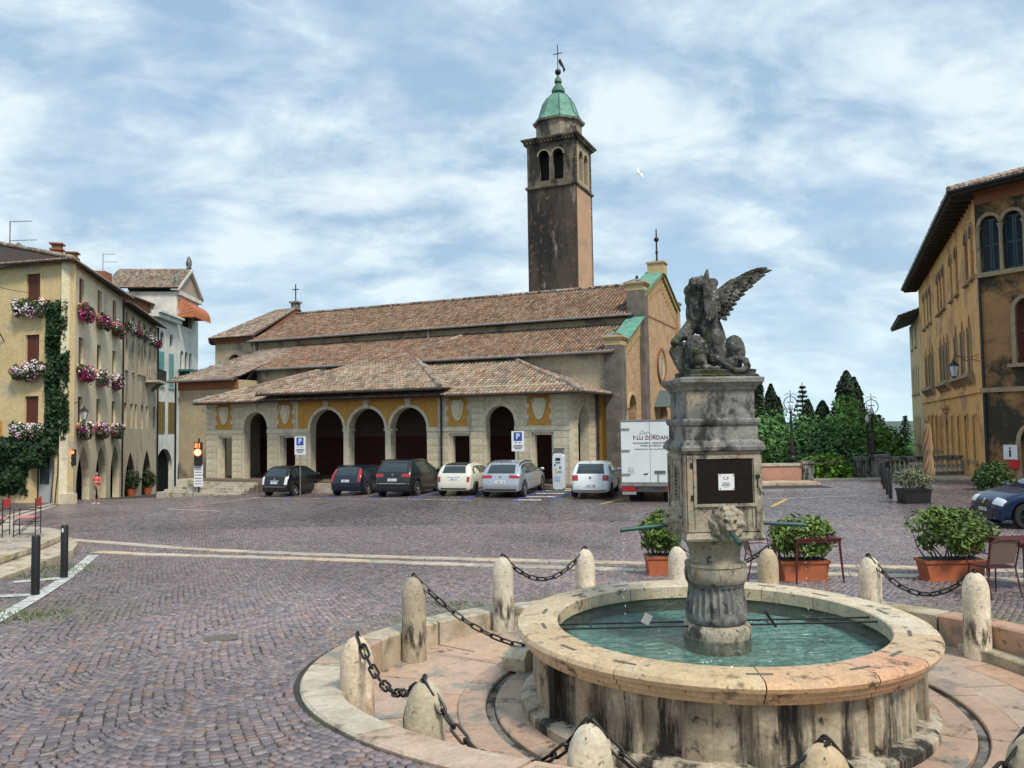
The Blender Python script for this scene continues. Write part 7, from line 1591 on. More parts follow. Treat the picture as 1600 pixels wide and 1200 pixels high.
    q = MB(); q.cyl((.35, 0, zsil(.6) - .06), (.28, 0, zsil(.6) + .12), .008, n=5); q.obj('aerial', m_trim, c)
    return c
p_black = paint_mat('black_paintwork', (.010, .010, .012)); p_navy = paint_mat('navy_paintwork', (.012, .016, .035)); p_dk = paint_mat('graphite_paintwork', (.012, .012, .014)); p_cream = paint_mat('cream_paintwork', (.72, .70, .58)); p_silver = paint_mat('silver_paintwork', (.52, .55, .58), .7, .3); p_white = paint_mat('white_paintwork', (.74, .77, .78)); p_blue = paint_mat('blue_paintwork', (.010, .026, .075), .3, .25)
S_MIC = [(.05, .30), (0, .55), (.05, .80), (.12, .97), (.35, 1.30), (.6, 1.47), (1.2, 1.54), (1.9, 1.52), (2.45, 1.36), (2.95, 1.04), (3.45, .87), (3.68, .66), (3.70, .45), (3.62, .28)]
S_V50 = [(.05, .30), (0, .55), (.03, .85), (.12, 1.02), (.35, 1.30), (.55, 1.41), (1.4, 1.46), (2.3, 1.42), (2.75, 1.25), (3.3, .99), (4.2, .84), (4.46, .62), (4.44, .3)]
S_TIG = [(.03, .35), (0, .6), (.05, .95), (.12, 1.10), (.40, 1.48), (.58, 1.62), (1.5, 1.67), (2.4, 1.61), (2.95, 1.36), (3.35, 1.13), (4.2, .98), (4.45, .72), (4.44, .35)]
S_MIN = [(.03, .28), (0, .5), (.05, .80), (.10, .95), (.30, 1.25), (.48, 1.37), (1.2, 1.41), (2.0, 1.37), (2.35, 1.21), (2.65, 1.0), (3.4, .88), (3.66, .67), (3.64, .28)]
S_PAS = [(.03, .28), (0, .5), (.05, .82), (.10, .97), (.52, 1.33), (.78, 1.43), (1.6, 1.50), (2.5, 1.45), (3.1, 1.21), (3.5, 1.01), (4.4, .86), (4.72, .64), (4.70, .28)]
S_POL = [(.03, .28), (0, .52), (.06, .82), (.12, .97), (.36, 1.28), (.55, 1.41), (1.2, 1.46), (2.0, 1.42), (2.5, 1.23), (2.9, 1.02), (3.6, .88), (3.92, .67), (3.91, .28)]
car('hatchback_car', 'black hatchback beside the portico steps at the end of the row', 427, 39.9, 16, S_MIC, 3.72, 1.66, 1.54, p_black, dict(belt=.96, wheel=.29, spokes=7, nwin=3, rw=(1.02, 1.36, .74), tail=[(.62, 1.02, .78, .96)], tailmat=m_lampclr, plate=(.66, .77), badge=.90, extra=[('chrome_strip', (.80, .83, -.35, .35), m_chrome, False), ('bumper_line', (.50, .53, -.92, .92), m_chrome, False)]))
car('estate_car', 'dark navy estate car with tall red tail lamps', 538, 37.6, 15, S_V50, 4.51, 1.77, 1.46, p_navy, dict(belt=.92, wheel=.31, spokes=5, rw=(.98, 1.32, .70), tail=[(.70, 1.30, .80, .97)], plate=(.68, .79), extra=[('bumper_lip', (.45, .50, -.95, .95), m_trim, False)], rails=m_trim))
car('suv_car', 'black sport utility car with roof rails and chrome window line', 611, 34.7, 14, S_TIG, 4.49, 1.84, 1.67, p_dk, dict(belt=1.04, wheel=.35, spokes=5, rw=(1.12, 1.50, .78), tail=[(.90, 1.04, .52, .98)], plate=(.72, .83), badge=1.0, sillm=m_trim, rails=m_chrome, mirror=p_dk, axles=(.85, 3.55), extra=[('bumper_trim', (.60, .63, -.94, .94), m_chrome, False), ('lower_bumper', (.34, .50, -.9, .9), m_trim, False)]))
mini = car('small_car', 'cream three-door small car with black roof', 706, 34.1, 15, S_MIN, 3.70, 1.68, 1.41, p_cream, dict(belt=.94, wheel=.30, spokes=6, darkrim=True, nwin=2, rw=(.99, 1.28, .72), tail=[(.62, .84, .80, .95)], tailmat=m_lampred, plate=(.68, .79), handle=m_chrome, mirror=m_trim, extra=[('roof_panel', (1.30, 1.41, -.97, .97), m_trim, False, ), ('lower_bumper', (.30, .36, -.8, .8), m_trim, False), ('chrome_strip', (.81, .835, -.4, .4), m_chrome, False)]))
car('estate_car', 'silver estate car with roof rails beside the white hatched bars', 779, 32.8, 15, S_PAS, 4.77, 1.83, 1.50, p_silver, dict(belt=.95, wheel=.33, spokes=5, rw=(1.0, 1.34, .74), tail=[(.80, .93, .46, .98)], plate=(.60, .71), badge=.86, rails=m_trim, extra=[('bumper_vent', (.30, .36, -.85, .85), m_trim, False)]))
car('hatchback_car', 'white hatchback with red tail lamps beside the white box truck', 919, 31.8, 13, S_POL, 3.97, 1.68, 1.46, p_white, dict(belt=.94, wheel=.31, spokes=5, rw=(.99, 1.32, .76), tail=[(.72, .94, .66, .97)], plate=(.46, .57), eu=True, badge=.84, extra=[('bumper_vent', (.30, .34, -.9, .9), m_trim, False), ('window_spoiler', (1.33, 1.37, -.8, .8), m_trim, False)]))
p_ = ground(1524, 818)
car('hatchback_car', 'dark blue hatchback with bright headlamps parked in front of the palazzo', 1519, 20.7, 276, [(q[0], q[1]) for q in S_POL], 4.06, 1.75, 1.46, p_blue, dict(belt=.94, wheel=.33, spokes=5, rw=(.99, 1.32, .76), darkrim=True, group='cars on the square', tail=[(.72, .94, .66, .97)], ws=(1.0, 1.36), extra=[('headlamp', (.62, .78, .52, .99), m_lampclr, True), ('headlamp', (.62, .78, -.99, -.52), m_lampclr, True), ('grille', (.50, .66, -.48, .48), m_trim, True), ('lower_grille', (.26, .40, -.6, .6), m_trim, True), ('fog_vent', (.34, .46, .62, .93), m_trim, True), ('fog_vent', (.34, .46, -.93, -.62), m_trim, True), ('emblem', (.60, .72, -.07, .07), m_chrome, True, .02)], sillm=m_trim, platefront=True, plate=(.42, .50)), origin='front')

# ------------------------------------------------------------------ box truck
hd = radians(14); fw = Vector((sin(hd), cos(hd))); rt = Vector((cos(hd), -sin(hd))); pl_ = Vector(((968-800)/FPX*30.4, 30.4)); pc = pl_ + rt*1.1
truck = thing('box_truck', 'white box truck with lettered rear doors parked beside the church front', 'truck', (pc.x, pc.y, gz(pc.x, pc.y)), -hd)
TW, TB, TT, TLn = 2.2, .74, 3.08, 4.2
m_trk = mat('truck_white', (.74, .78, .78), .4, (.66, .70, .70), 1.2, stain=[((.45, .46, .45), 1.2, .62, .78, (1, 1, .3))]); m_steel = mat('dirty_steel', (.22, .22, .21), .6, (.13, .12, .11), 5, metal=.5)
mb = MB(); mb.bbox(-TW/2, TW/2, .04, TLn, TB, TT); mb.obj('cargo_box', m_trk, truck)
for x0_, x1_ in ((-TW/2 + .02, -.008), (.008, TW/2 - .02)): mb = MB(); mb.bbox(x0_, x1_, .0, .04, TB + .02, TT - .04); mb.obj('rear_door', m_trk, truck)
mb = MB(); mb.bbox(-TW/2 - .02, TW/2 + .02, -.02, TLn, TT, TT + .05); mb.obj('roof_rim', m_gutter, truck)
for x, sg in ((-TW/2 + .0, 1), (TW/2 - .0, -1)):
    for z in (TB + .32, TB + 1.22, TT - .30): mb = MB(); mb.bbox(min(x, x + sg*.34), max(x, x + sg*.34), -.03, .0, z - .03, z + .03); mb.obj('hinge', m_gutter, truck)
mb = MB(); mb.bbox(.16, .56, -.03, 0, TB + .36, TB + .46); mb.bbox(.28, .30, -.03, 0, TB, TB + .36); mb.obj('latch_bar', m_steel, truck)
mb = MB(); mb.bbox(-TW/2, TW/2, -.08, .06, TB - .12, TB - .01); mb.obj('rear_sill', m_gutter, truck)
mb = MB(); mb.bbox(-TW/2 + .1, TW/2 - .1, .2, TLn, TB - .30, TB - .12); mb.obj('chassis', m_trim, truck); mb = MB(); mb.bbox(-.55, TW/2 - .1, .05, .12, TB - .34, TB - .13); mb.obj('under_run_bar', m_steel, truck)
for x in (-TW/2 + .28, TW/2 - .28): mb = MB(); mb.bbox(x - .26, x + .26, -.06, .04, TB - .30, TB - .13); l_ = mb.obj('tail_light', m_lampred, truck)
mb = MB(); mb.bbox(-TW/2 + .03, -TW/2 + .55, -.04, .0, TB - .44, TB - .32); mb.obj('number_plate', mat('dim_plate', (.30, .30, .29), .5), truck)
tm, rm, dm = wheel_meshes(.33, .22, 6, True)
for x in (-.78, -.54, .54, .78):
    w = link('wheel', dm, truck, (x, .95, .335), (0, 0, pi/2)); link('tyre', tm, w); link('rim', rm, w)
for x in (-.78, .78): w = link('wheel', dm, truck, (x, TLn + .6, .335), (0, 0, pi/2)); link('tyre', tm, w); link('rim', rm, w)
mb = MB(); mb.prism([(TLn + .05, .45), (TLn + 1.7, .45), (TLn + 1.75, 1.1), (TLn + 1.35, 1.95), (TLn + 1.1, 2.1), (TLn + .05, 2.1)], -1.0, 1.0, Matrix.Rotation(pi/2, 4, 'Z')); mb.obj('cab', m_trk, truck)
m_logo = mat('logo_red', (.16, .02, .03), .5)
text_mesh('F.LLI ZORDAN', .205, m_logo, truck, Matrix.Translation((.03, -.004, TB + 1.70)), bold=True); text_mesh('FALEGNAMERIA  ARREDAMENTI', .094, m_ink, truck, Matrix.Translation((.03, -.004, TB + 1.50))); text_mesh('MOBILI SU MISURA', .094, m_ink, truck, Matrix.Translation((.03, -.004, TB + 1.40))); text_mesh('MUSSOLENTE (VI) - Tel. e Fax 0424.577750', .066, m_ink, truck, Matrix.Translation((.03, -.004, TB + 1.27)))
mb = MB(); mb.tube([(-.42, -.004, TB + 1.80), (-.28, -.004, TB + 1.98), (-.2, -.004, TB + 1.9), (-.05, -.004, TB + 1.93), (.1, -.004, TB + 1.82), (.3, -.004, TB + 1.80)], .008, 4); mb.tube([(-.36, -.004, TB + 1.85), (-.22, -.004, TB + 1.86), (-.05, -.004, TB + 1.84)], .007, 4); mb.obj('line_emblem', m_gutter, truck)
mb = MB(); mb.prism([(-.28, TB + .33), (-.20, TB + .36), (-.12, TB + .36), (-.07, TB + .40), (-.10, TB + .33), (-.13, TB + .30), (-.25, TB + .30)], -.004, 0); mb.obj('small_emblem', m_ink, truck)
mb = MB()
for x in (-.78, -.66): mb.tube([(x + .05*cos(a), -.003, TB + .52 + .06*sin(a)) for a in np.linspace(.5, 5.6, 9)], .006, 4)
for x in (-.78, -.66): mb.tube([(x + .05*cos(a), -.003, TB + .40 + .05*sin(a)) for a in np.linspace(.2, 5.9, 9)], .006, 4)
mb.obj('scribble', m_gutter, truck)

# ------------------------------------------------------------------ signs, machine, lights
def sign_p(px, py, Y, lab):
    top = at(px, py, Y); g = gz(top.x, Y); s_ = thing('parking_sign', lab, 'sign', (top.x, Y, g), -radians(8)); h = top.z - g
    mb = MB(); mb.cyl((0, 0, 0), (0, 0, h - .9), .03, n=8); mb.obj('post', m_gutter, s_); mb = MB(); mb.bbox(-.29, .29, -.02, .02, h - .92, h); pn = mb.obj('panel', m_signw, s_)
    mb = MB(); mb.bbox(-.19, .19, -.026, -.02, h - .45, h - .05); mb.obj('blue_square', m_blue, pn); text_mesh('P', .36, m_signw, pn, Matrix.Translation((0, -.029, h - .25)), bold=True)
    mb = MB(); 
    for x, z, w_ in ((-.09, .53, .09), (.09, .53, .09), (0, .66, .4), (0, .73, .44), (0, .80, .3)): mb.box((x, -.023, h - z), (w_, .004, .035))
    tag(mb.obj('print', m_ink, pn), kind='stuff')
sign_p(469, 682, 40.5, 'blue and white parking sign behind the black hatchback'); sign_p(809, 673.5, 36.4, 'blue and white parking sign behind the silver estate car')
q = at(874, 760, 36.0); tmn = thing('ticket_machine', 'tall white parking ticket machine with slatted solar top', 'ticket machine', (q.x, 36.0, gz(q.x, 36.0)), -radians(16))
mb = MB(); mb.prism([(-.27, .15), (-.18, .05), (.18, .05), (.27, .15), (.28, 1.0), (.27, 1.55), (.18, 1.68), (-.18, 1.68), (-.27, 1.55), (-.28, 1.0)], -.2, .2); bd = mb.obj('body', mat('machine_white', (.66, .70, .74), .35), tmn); bv = bd.modifiers.new('b', 'BEVEL'); bv.width = .04; bv.segments = 3
mb = MB(); mb.bbox(-.22, .22, -.18, .18, -.02, .12); mb.obj('foot', mat('machine_green', (.02, .10, .06), .5), tmn)
mb = MB(); mb.box((0, 0, 0), (.52, .42, .04), Matrix.Translation((0, 0, 1.80)) @ Matrix.Rotation(radians(28), 4, 'X')); sp_ = mb.obj('solar_top', m_gutter, tmn)
for i in range(4): mb = MB(); mb.box((0, -.15 + .1*i, .022), (.46, .05, .012), Matrix.Translation((0, 0, 1.80)) @ Matrix.Rotation(radians(28), 4, 'X')); mb.obj('solar_cell', m_trim, sp_)
for nm, x, z, w_, h_, m in (('display', .0, 1.42, .22, .12, m_ink), ('display_label', .0, 1.27, .22, .04, m_ink), ('coin_slot', -.14, 1.17, .07, .07, m_ink), ('keypad', .1, 1.05, .08, .12, m_gutter), ('card_slot', .07, .86, .18, .03, m_ink), ('yellow_panel', -.08, .92, .07, .26, mat('machine_yellow', (.62, .55, .12), .5)), ('ticket_tray', -.04, .56, .24, .22, mat('pale_blue', (.38, .50, .62), .4))): mb = MB(); mb.box((x, -.207, z), (w_, .014, h_)); mb.obj(nm, m, tmn)
q = CH(-.55, 4.02, 0); pb = thing('notice_board', 'red and white notice board on the ochre wall beside the truck', 'notice board', (q.x, q.y, 1.75), -TILT); mb = MB(); mb.bbox(-.02, .62, -.03, .02, 0, 1.05); b_ = mb.obj('panel', m_signw, pb); mb = MB(); mb.bbox(-.02, .62, -.036, -.03, .76, 1.05); mb.obj('red_header', m_red, b_)
mb = MB()
for i in range(4): mb.box((.30, -.033, .62 - .15*i), (.42, .004, .03)); mb.box((.05, -.033, .62 - .15*i), (.05, .004, .05))
tag(mb.obj('print', m_gutter, b_), kind='stuff')
mb = MB(); mb.bbox(.16, .80, 4.07, 4.118, -.3, 4.6); mb.obj('ochre_panel', m_ochre, church)
m_litred = mat('lit_red', (.8, .05, .02), .4, emit=((1.0, .10, .03), 5)); m_litcore = mat('lit_orange', (1, .4, .1), .4, emit=((1.0, .36, .08), 9))
q = at(310, 770, 44.0); tl = thing('traffic_light', 'traffic light with red lamp and red countdown digits beside the portico steps', 'traffic light', (q.x, 44.0, gz(q.x, 44.0)), radians(4)); hz = at(310, 692, 44.0).z - gz(q.x, 44.0)
mb = MB(); mb.cyl((0, .05, 0), (0, .05, hz + .25), .045, n=8); mb.obj('post', m_iron, tl); mb = MB(); mb.bbox(-.2, .2, -.15, .04, hz - 1.25, hz + .03); hs = mb.obj('housing', m_black, tl)
mb = MB(); mb.lathe([(.16, 0), (.13, .05), (.01, .07)], 16, Matrix.Translation((0, -.15, hz - .52)) @ Matrix.Rotation(pi/2, 4, 'X')); mb.obj('red_lamp', m_litcore, hs); mb = MB(); mb.lathe([(.20, 0), (.20, .03)], 16, Matrix.Translation((0, -.142, hz - .52)) @ Matrix.Rotation(pi/2, 4, 'X')); mb.obj('red_lens', m_litred, hs); text_mesh('81', .34, m_litred, hs, Matrix.Translation((0, -.156, hz - .16)), bold=True)
for z in (hz - .82, hz - 1.1): mb = MB(); mb.lathe([(.13, 0), (.11, .03)], 16, Matrix.Translation((0, -.15, z)) @ Matrix.Rotation(pi/2, 4, 'X')); mb.obj('dark_lens', m_trim, hs)
for i, (z, h_) in enumerate(((hz - 1.75, .55), (hz - 2.40, .6))):
    if z > .05: mb = MB(); mb.bbox(-.24, .24, -.02, .02, z, z + h_); pz = mb.obj('plate', m_signw, tl); mb = MB(); [mb.box((0, -.023, z + h_*f), (.36, .004, .05)) for f in (.25, .5, .75)]; tag(mb.obj('print', m_gutter, pz), kind='stuff')
lw = MRi @ Vector((.35, -.2, 0)); tl2 = thing('traffic_light', 'small black traffic light with red lamp on the cream house corner', 'traffic light', (K.x + lw.x, K.y + lw.y, at(109, 728, 44.6).z), radians(10)); mb = MB(); mb.bbox(-.15, .15, -.12, .06, 0, .92); h_ = mb.obj('housing', m_black, tl2); mb = MB(); mb.lathe([(.09, 0), (.07, .04), (.01, .05)], 14, Matrix.Translation((0, -.12, .76)) @ Matrix.Rotation(pi/2, 4, 'X')); mb.obj('red_lamp', m_litred, h_)
for z in (.46, .17): mb = MB(); mb.lathe([(.09, 0), (.07, .03)], 14, Matrix.Translation((0, -.12, z)) @ Matrix.Rotation(pi/2, 4, 'X')); mb.obj('dark_lens', m_trim, h_)
q = MFr @ Vector((LF - 5.15, -.06, 0)); ne = thing('no_entry_sign', 'red no entry sign on orange board beside the ivy', 'sign', (K.x + q.x, K.y + q.y, at(0, 672, 45.6).z), atan2(D1.y, D1.x)); mb = MB(); mb.bbox(-.5, .5, 0, .03, -.52, .55); mb.obj('board', mat('orange_board', (.60, .28, .05), .6), ne); mb = MB(); mb.lathe([(.44, 0), (.44, .02)], 28, Matrix.Translation((0, 0, 0)) @ Matrix.Rotation(pi/2, 4, 'X')); mb.obj('red_disc', m_red, ne); mb = MB(); mb.bbox(-.33, .33, -.026, -.02, -.08, .08); mb.obj('white_bar', m_signw, ne)
q = MFr @ Vector((LF - 4.6, -.02, 0)); wl2 = thing('wall_lantern', 'grey wall lantern hanging from an iron arm on the cream front', 'lantern', (K.x + q.x, K.y + q.y, at(5, 528, 45.6).z), atan2(D1.y, D1.x)); mb = MB(); mb.tube([(0, 0, -.2), (.0, -.3, .25), (.15, -.7, .3), (.2, -.85, .1), (.2, -.85, -.15)], .03, 6); mb.obj('arm', m_iron, wl2); lantern_head(wl2, .2, -.85, -1.25, .95)
q = MRi @ Vector((.8, -.02, 0)); wl3 = thing('wall_lantern', 'small lantern half hidden by ivy on the street side of the cream house', 'lantern', (K.x + q.x, K.y + q.y, at(122, 632, 45).z), atan2(E1.y, E1.x)); mb = MB(); mb.tube([(0, 0, 0), (0, -.3, .2), (0, -.6, .1)], .025, 6); mb.obj('arm', m_iron, wl3); lantern_head(wl3, 0, -.6, -.85, .75)
cb = thing('overhead_cable', 'thin cable slung across the cream house front', 'cable', tuple(at(-20, 443, 40))); A_ = at(-20, 443, 40); B_ = Vector((K.x, K.y, 0)) + MFr @ Vector((LF - 2.0, -.05, 0)); B_.z = at(62, 457, 44.6).z; mb = MB(); mb.tube([A_.lerp(B_, t) - A_ - Vector((0, 0, .12*4*t*(1-t))) for t in np.linspace(0, 1, 8)], .014, 4); mb.obj('cable', m_black, cb)
# dark steel bollards
def steel_post(px, py, h, lab, band=False):
    g = ground(px, py); b = thing('steel_bollard', lab, 'bollard', tuple(g), 0, 'black steel bollards'); mb = MB(); mb.lathe([(.065, 0), (.065, h - .02), (.055, h)], 16); mb.obj('post', m_black, b, smooth=40)
    if band: mb = MB(); mb.box((.0, -.062, h - .09), (.03, .012, .07)); mb.obj('reflector', m_signw, b)
steel_post(55, 930, .96, 'black steel bollard on the white paint beside the terrace steps'); steel_post(100, 903, .98, 'black steel bollard with a white reflector near the terrace corner', True)
for px, py, lb in ((1392, 779, 'black steel bollard next to the dark planter box'), (1387, 773, 'black steel bollard second from the planter box'), (1382, 764, 'black steel bollard third from the planter box'), (1379, 757, 'black steel bollard by the balustrade pier')): steel_post(px, py, 1.02, lb)

# ------------------------------------------------------------------ planters, cafe furniture
def planter(px, py, w, shrub_r, lab, base, boxm, n=2600, h=.34, rz=0.0, leaf=.13, dep=.36):
    g = ground(px, py); p = thing('planter', lab, 'planter', tuple(g), rz); mb = MB(); mb.prism([(-w*.44, .03), (w*.44, .03), (w*.5, h - .05), (-w*.5, h - .05)], -dep/2, dep/2); mb.obj('box', boxm, p); mb = MB(); mb.bbox(-w*.52, w*.52, -dep*.56, dep*.56, h - .05, h); mb.obj('rim', boxm, p); mb = MB(); mb.bbox(-w*.48, w*.48, -dep*.55, dep*.55, 0, .03); mb.obj('saucer', boxm, p); mb = MB(); mb.bbox(-w*.47, w*.47, -dep*.45, dep*.45, h, h + .012); mb.obj('soil', m_bed, p)
    P = []; D = []; C = []; ncl = 30; mb = MB(); nst = 14
    for i in range(nst):
        x = -w*.38 + w*.76*i/(nst-1); e = (x*1.7 + random.uniform(-.12, .12), random.uniform(-.2, .2), h + shrub_r[2]*random.uniform(.8, 1.3)); mb.tube([(x, random.uniform(-.08, .08), h), ((x + e[0])/2 + random.uniform(-.05, .05), e[1]*.5, h + shrub_r[2]*.45), e], [.014, .010, .005], 5)
    mb.obj('stem', m_bark, p)
    for q in range(ncl):
        d = RNG.normal(0, 1, 3); d /= np.linalg.norm(d); c = d*np.array(shrub_r)*.68 + np.array([0, 0, h + shrub_r[2]*1.05]); m_ = n//ncl; pp, dd = ball_pts(m_, np.array([.2, .2, .16])*(.8 + .5*random.random()), .3); P.append(pp + c); D.append(dd*.6 + np.array([0, -.1, .5])); C.append(shade_cols(m_, np.array(base)*(1 + RNG.normal(0, .2)), .22))
    P, D, C = map(np.concatenate, (P, D, C)); k6 = P[:, 2] > h + .1; link('foliage', leaf_mesh('foliage', P[k6], D[k6], leaf, C[k6], None, .30, -.3, .3, .7), p); return p
OLE = (.13, .20, .045)
planter(1486, 905, .98, (.80, .42, .42), 'large oleander in a terracotta trough beside the cafe table on the right', OLE, m_terra, 3600)
planter(1254, 905, .80, (.62, .36, .34), 'oleander in a terracotta trough behind the dark red table', OLE, m_terra, 2600)
planter(1036, 896, .62, (.42, .36, .40), 'oleander in a terracotta pot left of the fountain column', OLE, m_terra, 2200)
planter(1428, 786, .95, (.75, .5, .35), 'variegated shrub in a black box planter near the steel bollards', (.20, .22, .13), m_black, 2400, .5, 0, .10, .6)
m_dred = mat('dark_red_metal', (.105, .016, .020), .35, (.08, .014, .017), 6); m_mesh = mat('brown_mesh', (.22, .15, .12), .6, (.14, .09, .075), 90)
def cafe_table(px, py, lab, rz=0.0, s=.80, dx=0, dy=0):
    g = ground(px, py); g = Vector((g.x + dx, g.y + dy, gz(g.x + dx, g.y + dy))); t = thing('cafe_table', lab, 'table', tuple(g), rz, 'dark red cafe tables'); mb = MB(); mb.bbox(-s/2, s/2, -s/2, s/2, .72, .745); mb.obj('table_top', m_dred, t); mb = MB()
    for y in (-s/2 + .03, s/2 - .03): mb.bbox(-s/2 + .02, s/2 - .02, y - .015, y + .015, .67, .72)
    for x in (-s/2 + .03, s/2 - .03): mb.bbox(x - .015, x + .015, -s/2 + .05, s/2 - .05, .67, .72)
    mb.obj('apron', m_dred, t)
    for x in (-1, 1):
        for y in (-1, 1): mb = MB(); mb.cyl((x*(s/2 - .04), y*(s/2 - .04), .70), (x*(s/2 - .0), y*(s/2 - .0), 0), .022, .016, n=8); mb.obj('leg', m_dred, t)
def cafe_chair(x, y, rz, lab, frame=m_dred, back=m_mesh, seatm=None):
    c = thing('cafe_chair', lab, 'chair', (x, y, gz(x, y)), rz, 'cafe chairs'); mb = MB(); mb.bbox(-.22, .22, -.22, .20, .435, .455); mb.obj('seat', seatm or m_dred, c); mb = MB(); mb.add([(-.2, .20, .50), (.2, .20, .50), (.22, .27, .82), (.1, .285, .85), (-.1, .285, .85), (-.22, .27, .82)], [(0,1,2,3,4,5)]); o = mb.obj('backrest', back, c); sdm = o.modifiers.new('s', 'SOLIDIFY'); sdm.thickness = .012
    mb = MB(); mb.tube([(-.23, .18, .44), (-.235, .22, .6), (-.235, .28, .80), (-.19, .295, .86), (.19, .295, .86), (.235, .28, .80), (.235, .22, .6), (.23, .18, .44)], .012, 6); mb.obj('back_frame', frame, c)
    for sx in (-1, 1):
        mb = MB(); mb.tube([(sx*.23, .17, .46), (sx*.25, .27, 0)], .012, 6); mb.obj('leg', frame, c); mb = MB(); mb.tube([(sx*.22, -.20, .46), (sx*.24, -.24, 0)], .012, 6); mb.obj('leg', frame, c); mb = MB(); mb.tube([(sx*.24, .23, .66), (sx*.27, .0, .67), (sx*.27, -.2, .66), (sx*.24, -.22, .45)], .011, 6); mb.obj('armrest', frame, c)
cafe_table(1266, 905, 'dark red cafe table behind the basin beside the mottled bollard', .05)
g = ground(1266, 905); cafe_chair(g.x - .05, g.y + .75, 0.1, 'dark red mesh chair tucked behind the cafe table near the fountain'); cafe_chair(g.x - .82, g.y + .1, 1.5, 'dark red chair at the side of the cafe table near the oleander')
cafe_table(1618, 925, 'dark red cafe table beside the large oleander with a mesh chair', .1, .8, .15, .35); g = ground(1572, 935); cafe_chair(g.x - .05, g.y + .22, pi + .15, 'brown mesh chair pulled up to the table beside the large oleander')
def director_chair(px, py, lab, rz):
    g = ground(px, py); c = thing('folding_chair', lab, 'chair', (g.x, g.y + .6, zt + .235), rz, 'folding chairs on the terrace'); mr = mat('red_canvas', (.55, .05, .05), .7) if 'red_canvas' not in MATS else MATS['red_canvas']; mp = mat('pink_canvas', (.62, .20, .22), .7) if 'pink_canvas' not in MATS else MATS['pink_canvas']
    mb = MB(); mb.bbox(-.24, .24, -.22, .22, .44, .46); mb.obj('seat', mp, c); mb = MB(); mb.bbox(-.26, .26, .22, .24, .70, .90); b = mb.obj('backrest', mr, c); mb = MB(); mb.bbox(-.12, .12, .212, .22, .78, .83); mb.obj('back_label', m_signw, b)
    for sx in (-1, 1):
        mb = MB(); mb.tube([(sx*.26, .23, 0), (sx*.26, .23, .92)], .012, 6); mb.obj('leg', m_iron, c); mb = MB(); mb.tube([(sx*.26, -.23, 0), (sx*.26, -.23, .64), (sx*.26, .22, .64)], .012, 6); mb.obj('leg', m_iron, c); mb = MB(); mb.tube([(sx*.26, -.22, .02), (sx*.26, .22, .44)], .009, 5); mb.tube([(sx*.26, -.22, .30), (sx*.26, .22, .30)], .009, 5); mb.obj('brace', m_iron, c)
    mb = MB()
    for y in (-.23, .23): mb.tube([(-.26, y, .12), (.26, y, .12)], .009, 5)
    mb.obj('stretcher', m_iron, c)
director_chair(18, 864, 'red canvas folding chair near the terrace corner', -1.25); director_chair(-34, 866, 'folding chair behind the first red canvas chair on the terrace', -1.3)
# closed parasol with spiral stripes
q = at(1452, 762, 34.5); um = thing('closed_parasol', 'closed tan parasol with twisted stripes by the palazzo terrace', 'parasol', (q.x, 34.5, gz(q.x, 34.5))); um_m = mat('tan_fabric', (.36, .25, .16), .85, (.28, .19, .12), 5); vs = []; fs = []; n = 28; m_ = 24
for j in range(m_+1):
    z = .42 + 2.35*j/m_; r0 = np.interp(j/m_, [0, .08, .3, .42, .5, .9, 1], [.17, .22, .19, .14, .18, .15, .08])
    for i in range(n): a = 2*pi*i/n + j*.16; r_ = r0*(1 + .16*cos(7*2*pi*i/n)); vs.append((r_*cos(a), r_*sin(a), z))
for j in range(m_):
    for i in range(n): fs.append((j*n+i, j*n+(i+1) % n, (j+1)*n+(i+1) % n, (j+1)*n+i))
cols = []; mb = MB(); mb.add(vs, fs + [tuple(m_*n+i for i in range(n))]); mb.c = [((1.25, 1.2, 1.1) if cos(7*2*pi*(k8 % n)/n) > 0 else (.75, .7, .65)) for k8 in range(len(vs))]; m_umb = mat('striped_fabric', (.27, .175, .10), .85, attr=1.0); mb.obj('canopy', m_umb, um, smooth=60); mb = MB(); mb.cyl((0, 0, 0), (0, 0, 2.9), .03, n=8); mb.obj('pole', m_wood, um); mb = MB(); mb.lathe([(.3, 0), (.3, .08), (.06, .12), (.05, .3)], 16); mb.obj('base', m_oldstone, um)
# shrubs by the arcade
for t_, lb in ((3.0, 'potted shrub inside the first arch of the beige house'), (9.6, 'potted shrub inside the second arch of the beige house')):
    w_ = M2 @ Vector((t_, -.1, 0)); gx, gy = h2o.x + w_.x, h2o.y + w_.y; pt = thing('potted_shrub', lb, 'plant', (gx, gy, gz(gx, gy))); mb = MB(); mb.lathe([(.25, 0), (.35, .6), (.38, .62)], 14); mb.obj('pot', m_terra, pt); p, d = ball_pts(700, (.7, .6, .75), .4); link('foliage', leaf_mesh('foliage', p + np.array([0, 0, 1.25]), d, .2, shade_cols(700, (.03, .06, .02), .3)), pt)
# grass tufts between the kerb and the terrace steps
tuft = []
for px, py, n, sp in ((85, 893, 160, .5), (110, 886, 120, .4), (60, 902, 90, .4), (15, 968, 120, .5), (40, 960, 80, .4), (700, 945, 60, .3), (548, 1135, 40, .15), (533, 1062, 30, .12), (1260, 884, 30, .15), (1350, 893, 30, .15)):
    g = ground(px, py); 
    for _ in range(n): x, y = g.x + random.gauss(0, sp), g.y + random.gauss(0, sp*.4); tuft.append((x, y, gz(x, y) + .02))
tuft = np.array(tuft); m_ = np.hypot(tuft[:, 0]-FC.x, tuft[:, 1]-FC.y) > 4.34; tuft = tuft[m_]; tag(link('grass', leaf_mesh('grass', tuft, np.tile([0, -1, .2], (len(tuft), 1)), .07, shade_cols(len(tuft), (.10, .15, .035), .25), None, .22, -3, .2, .5)), 'short grass and moss growing between the setts', 'grass', kind='stuff')

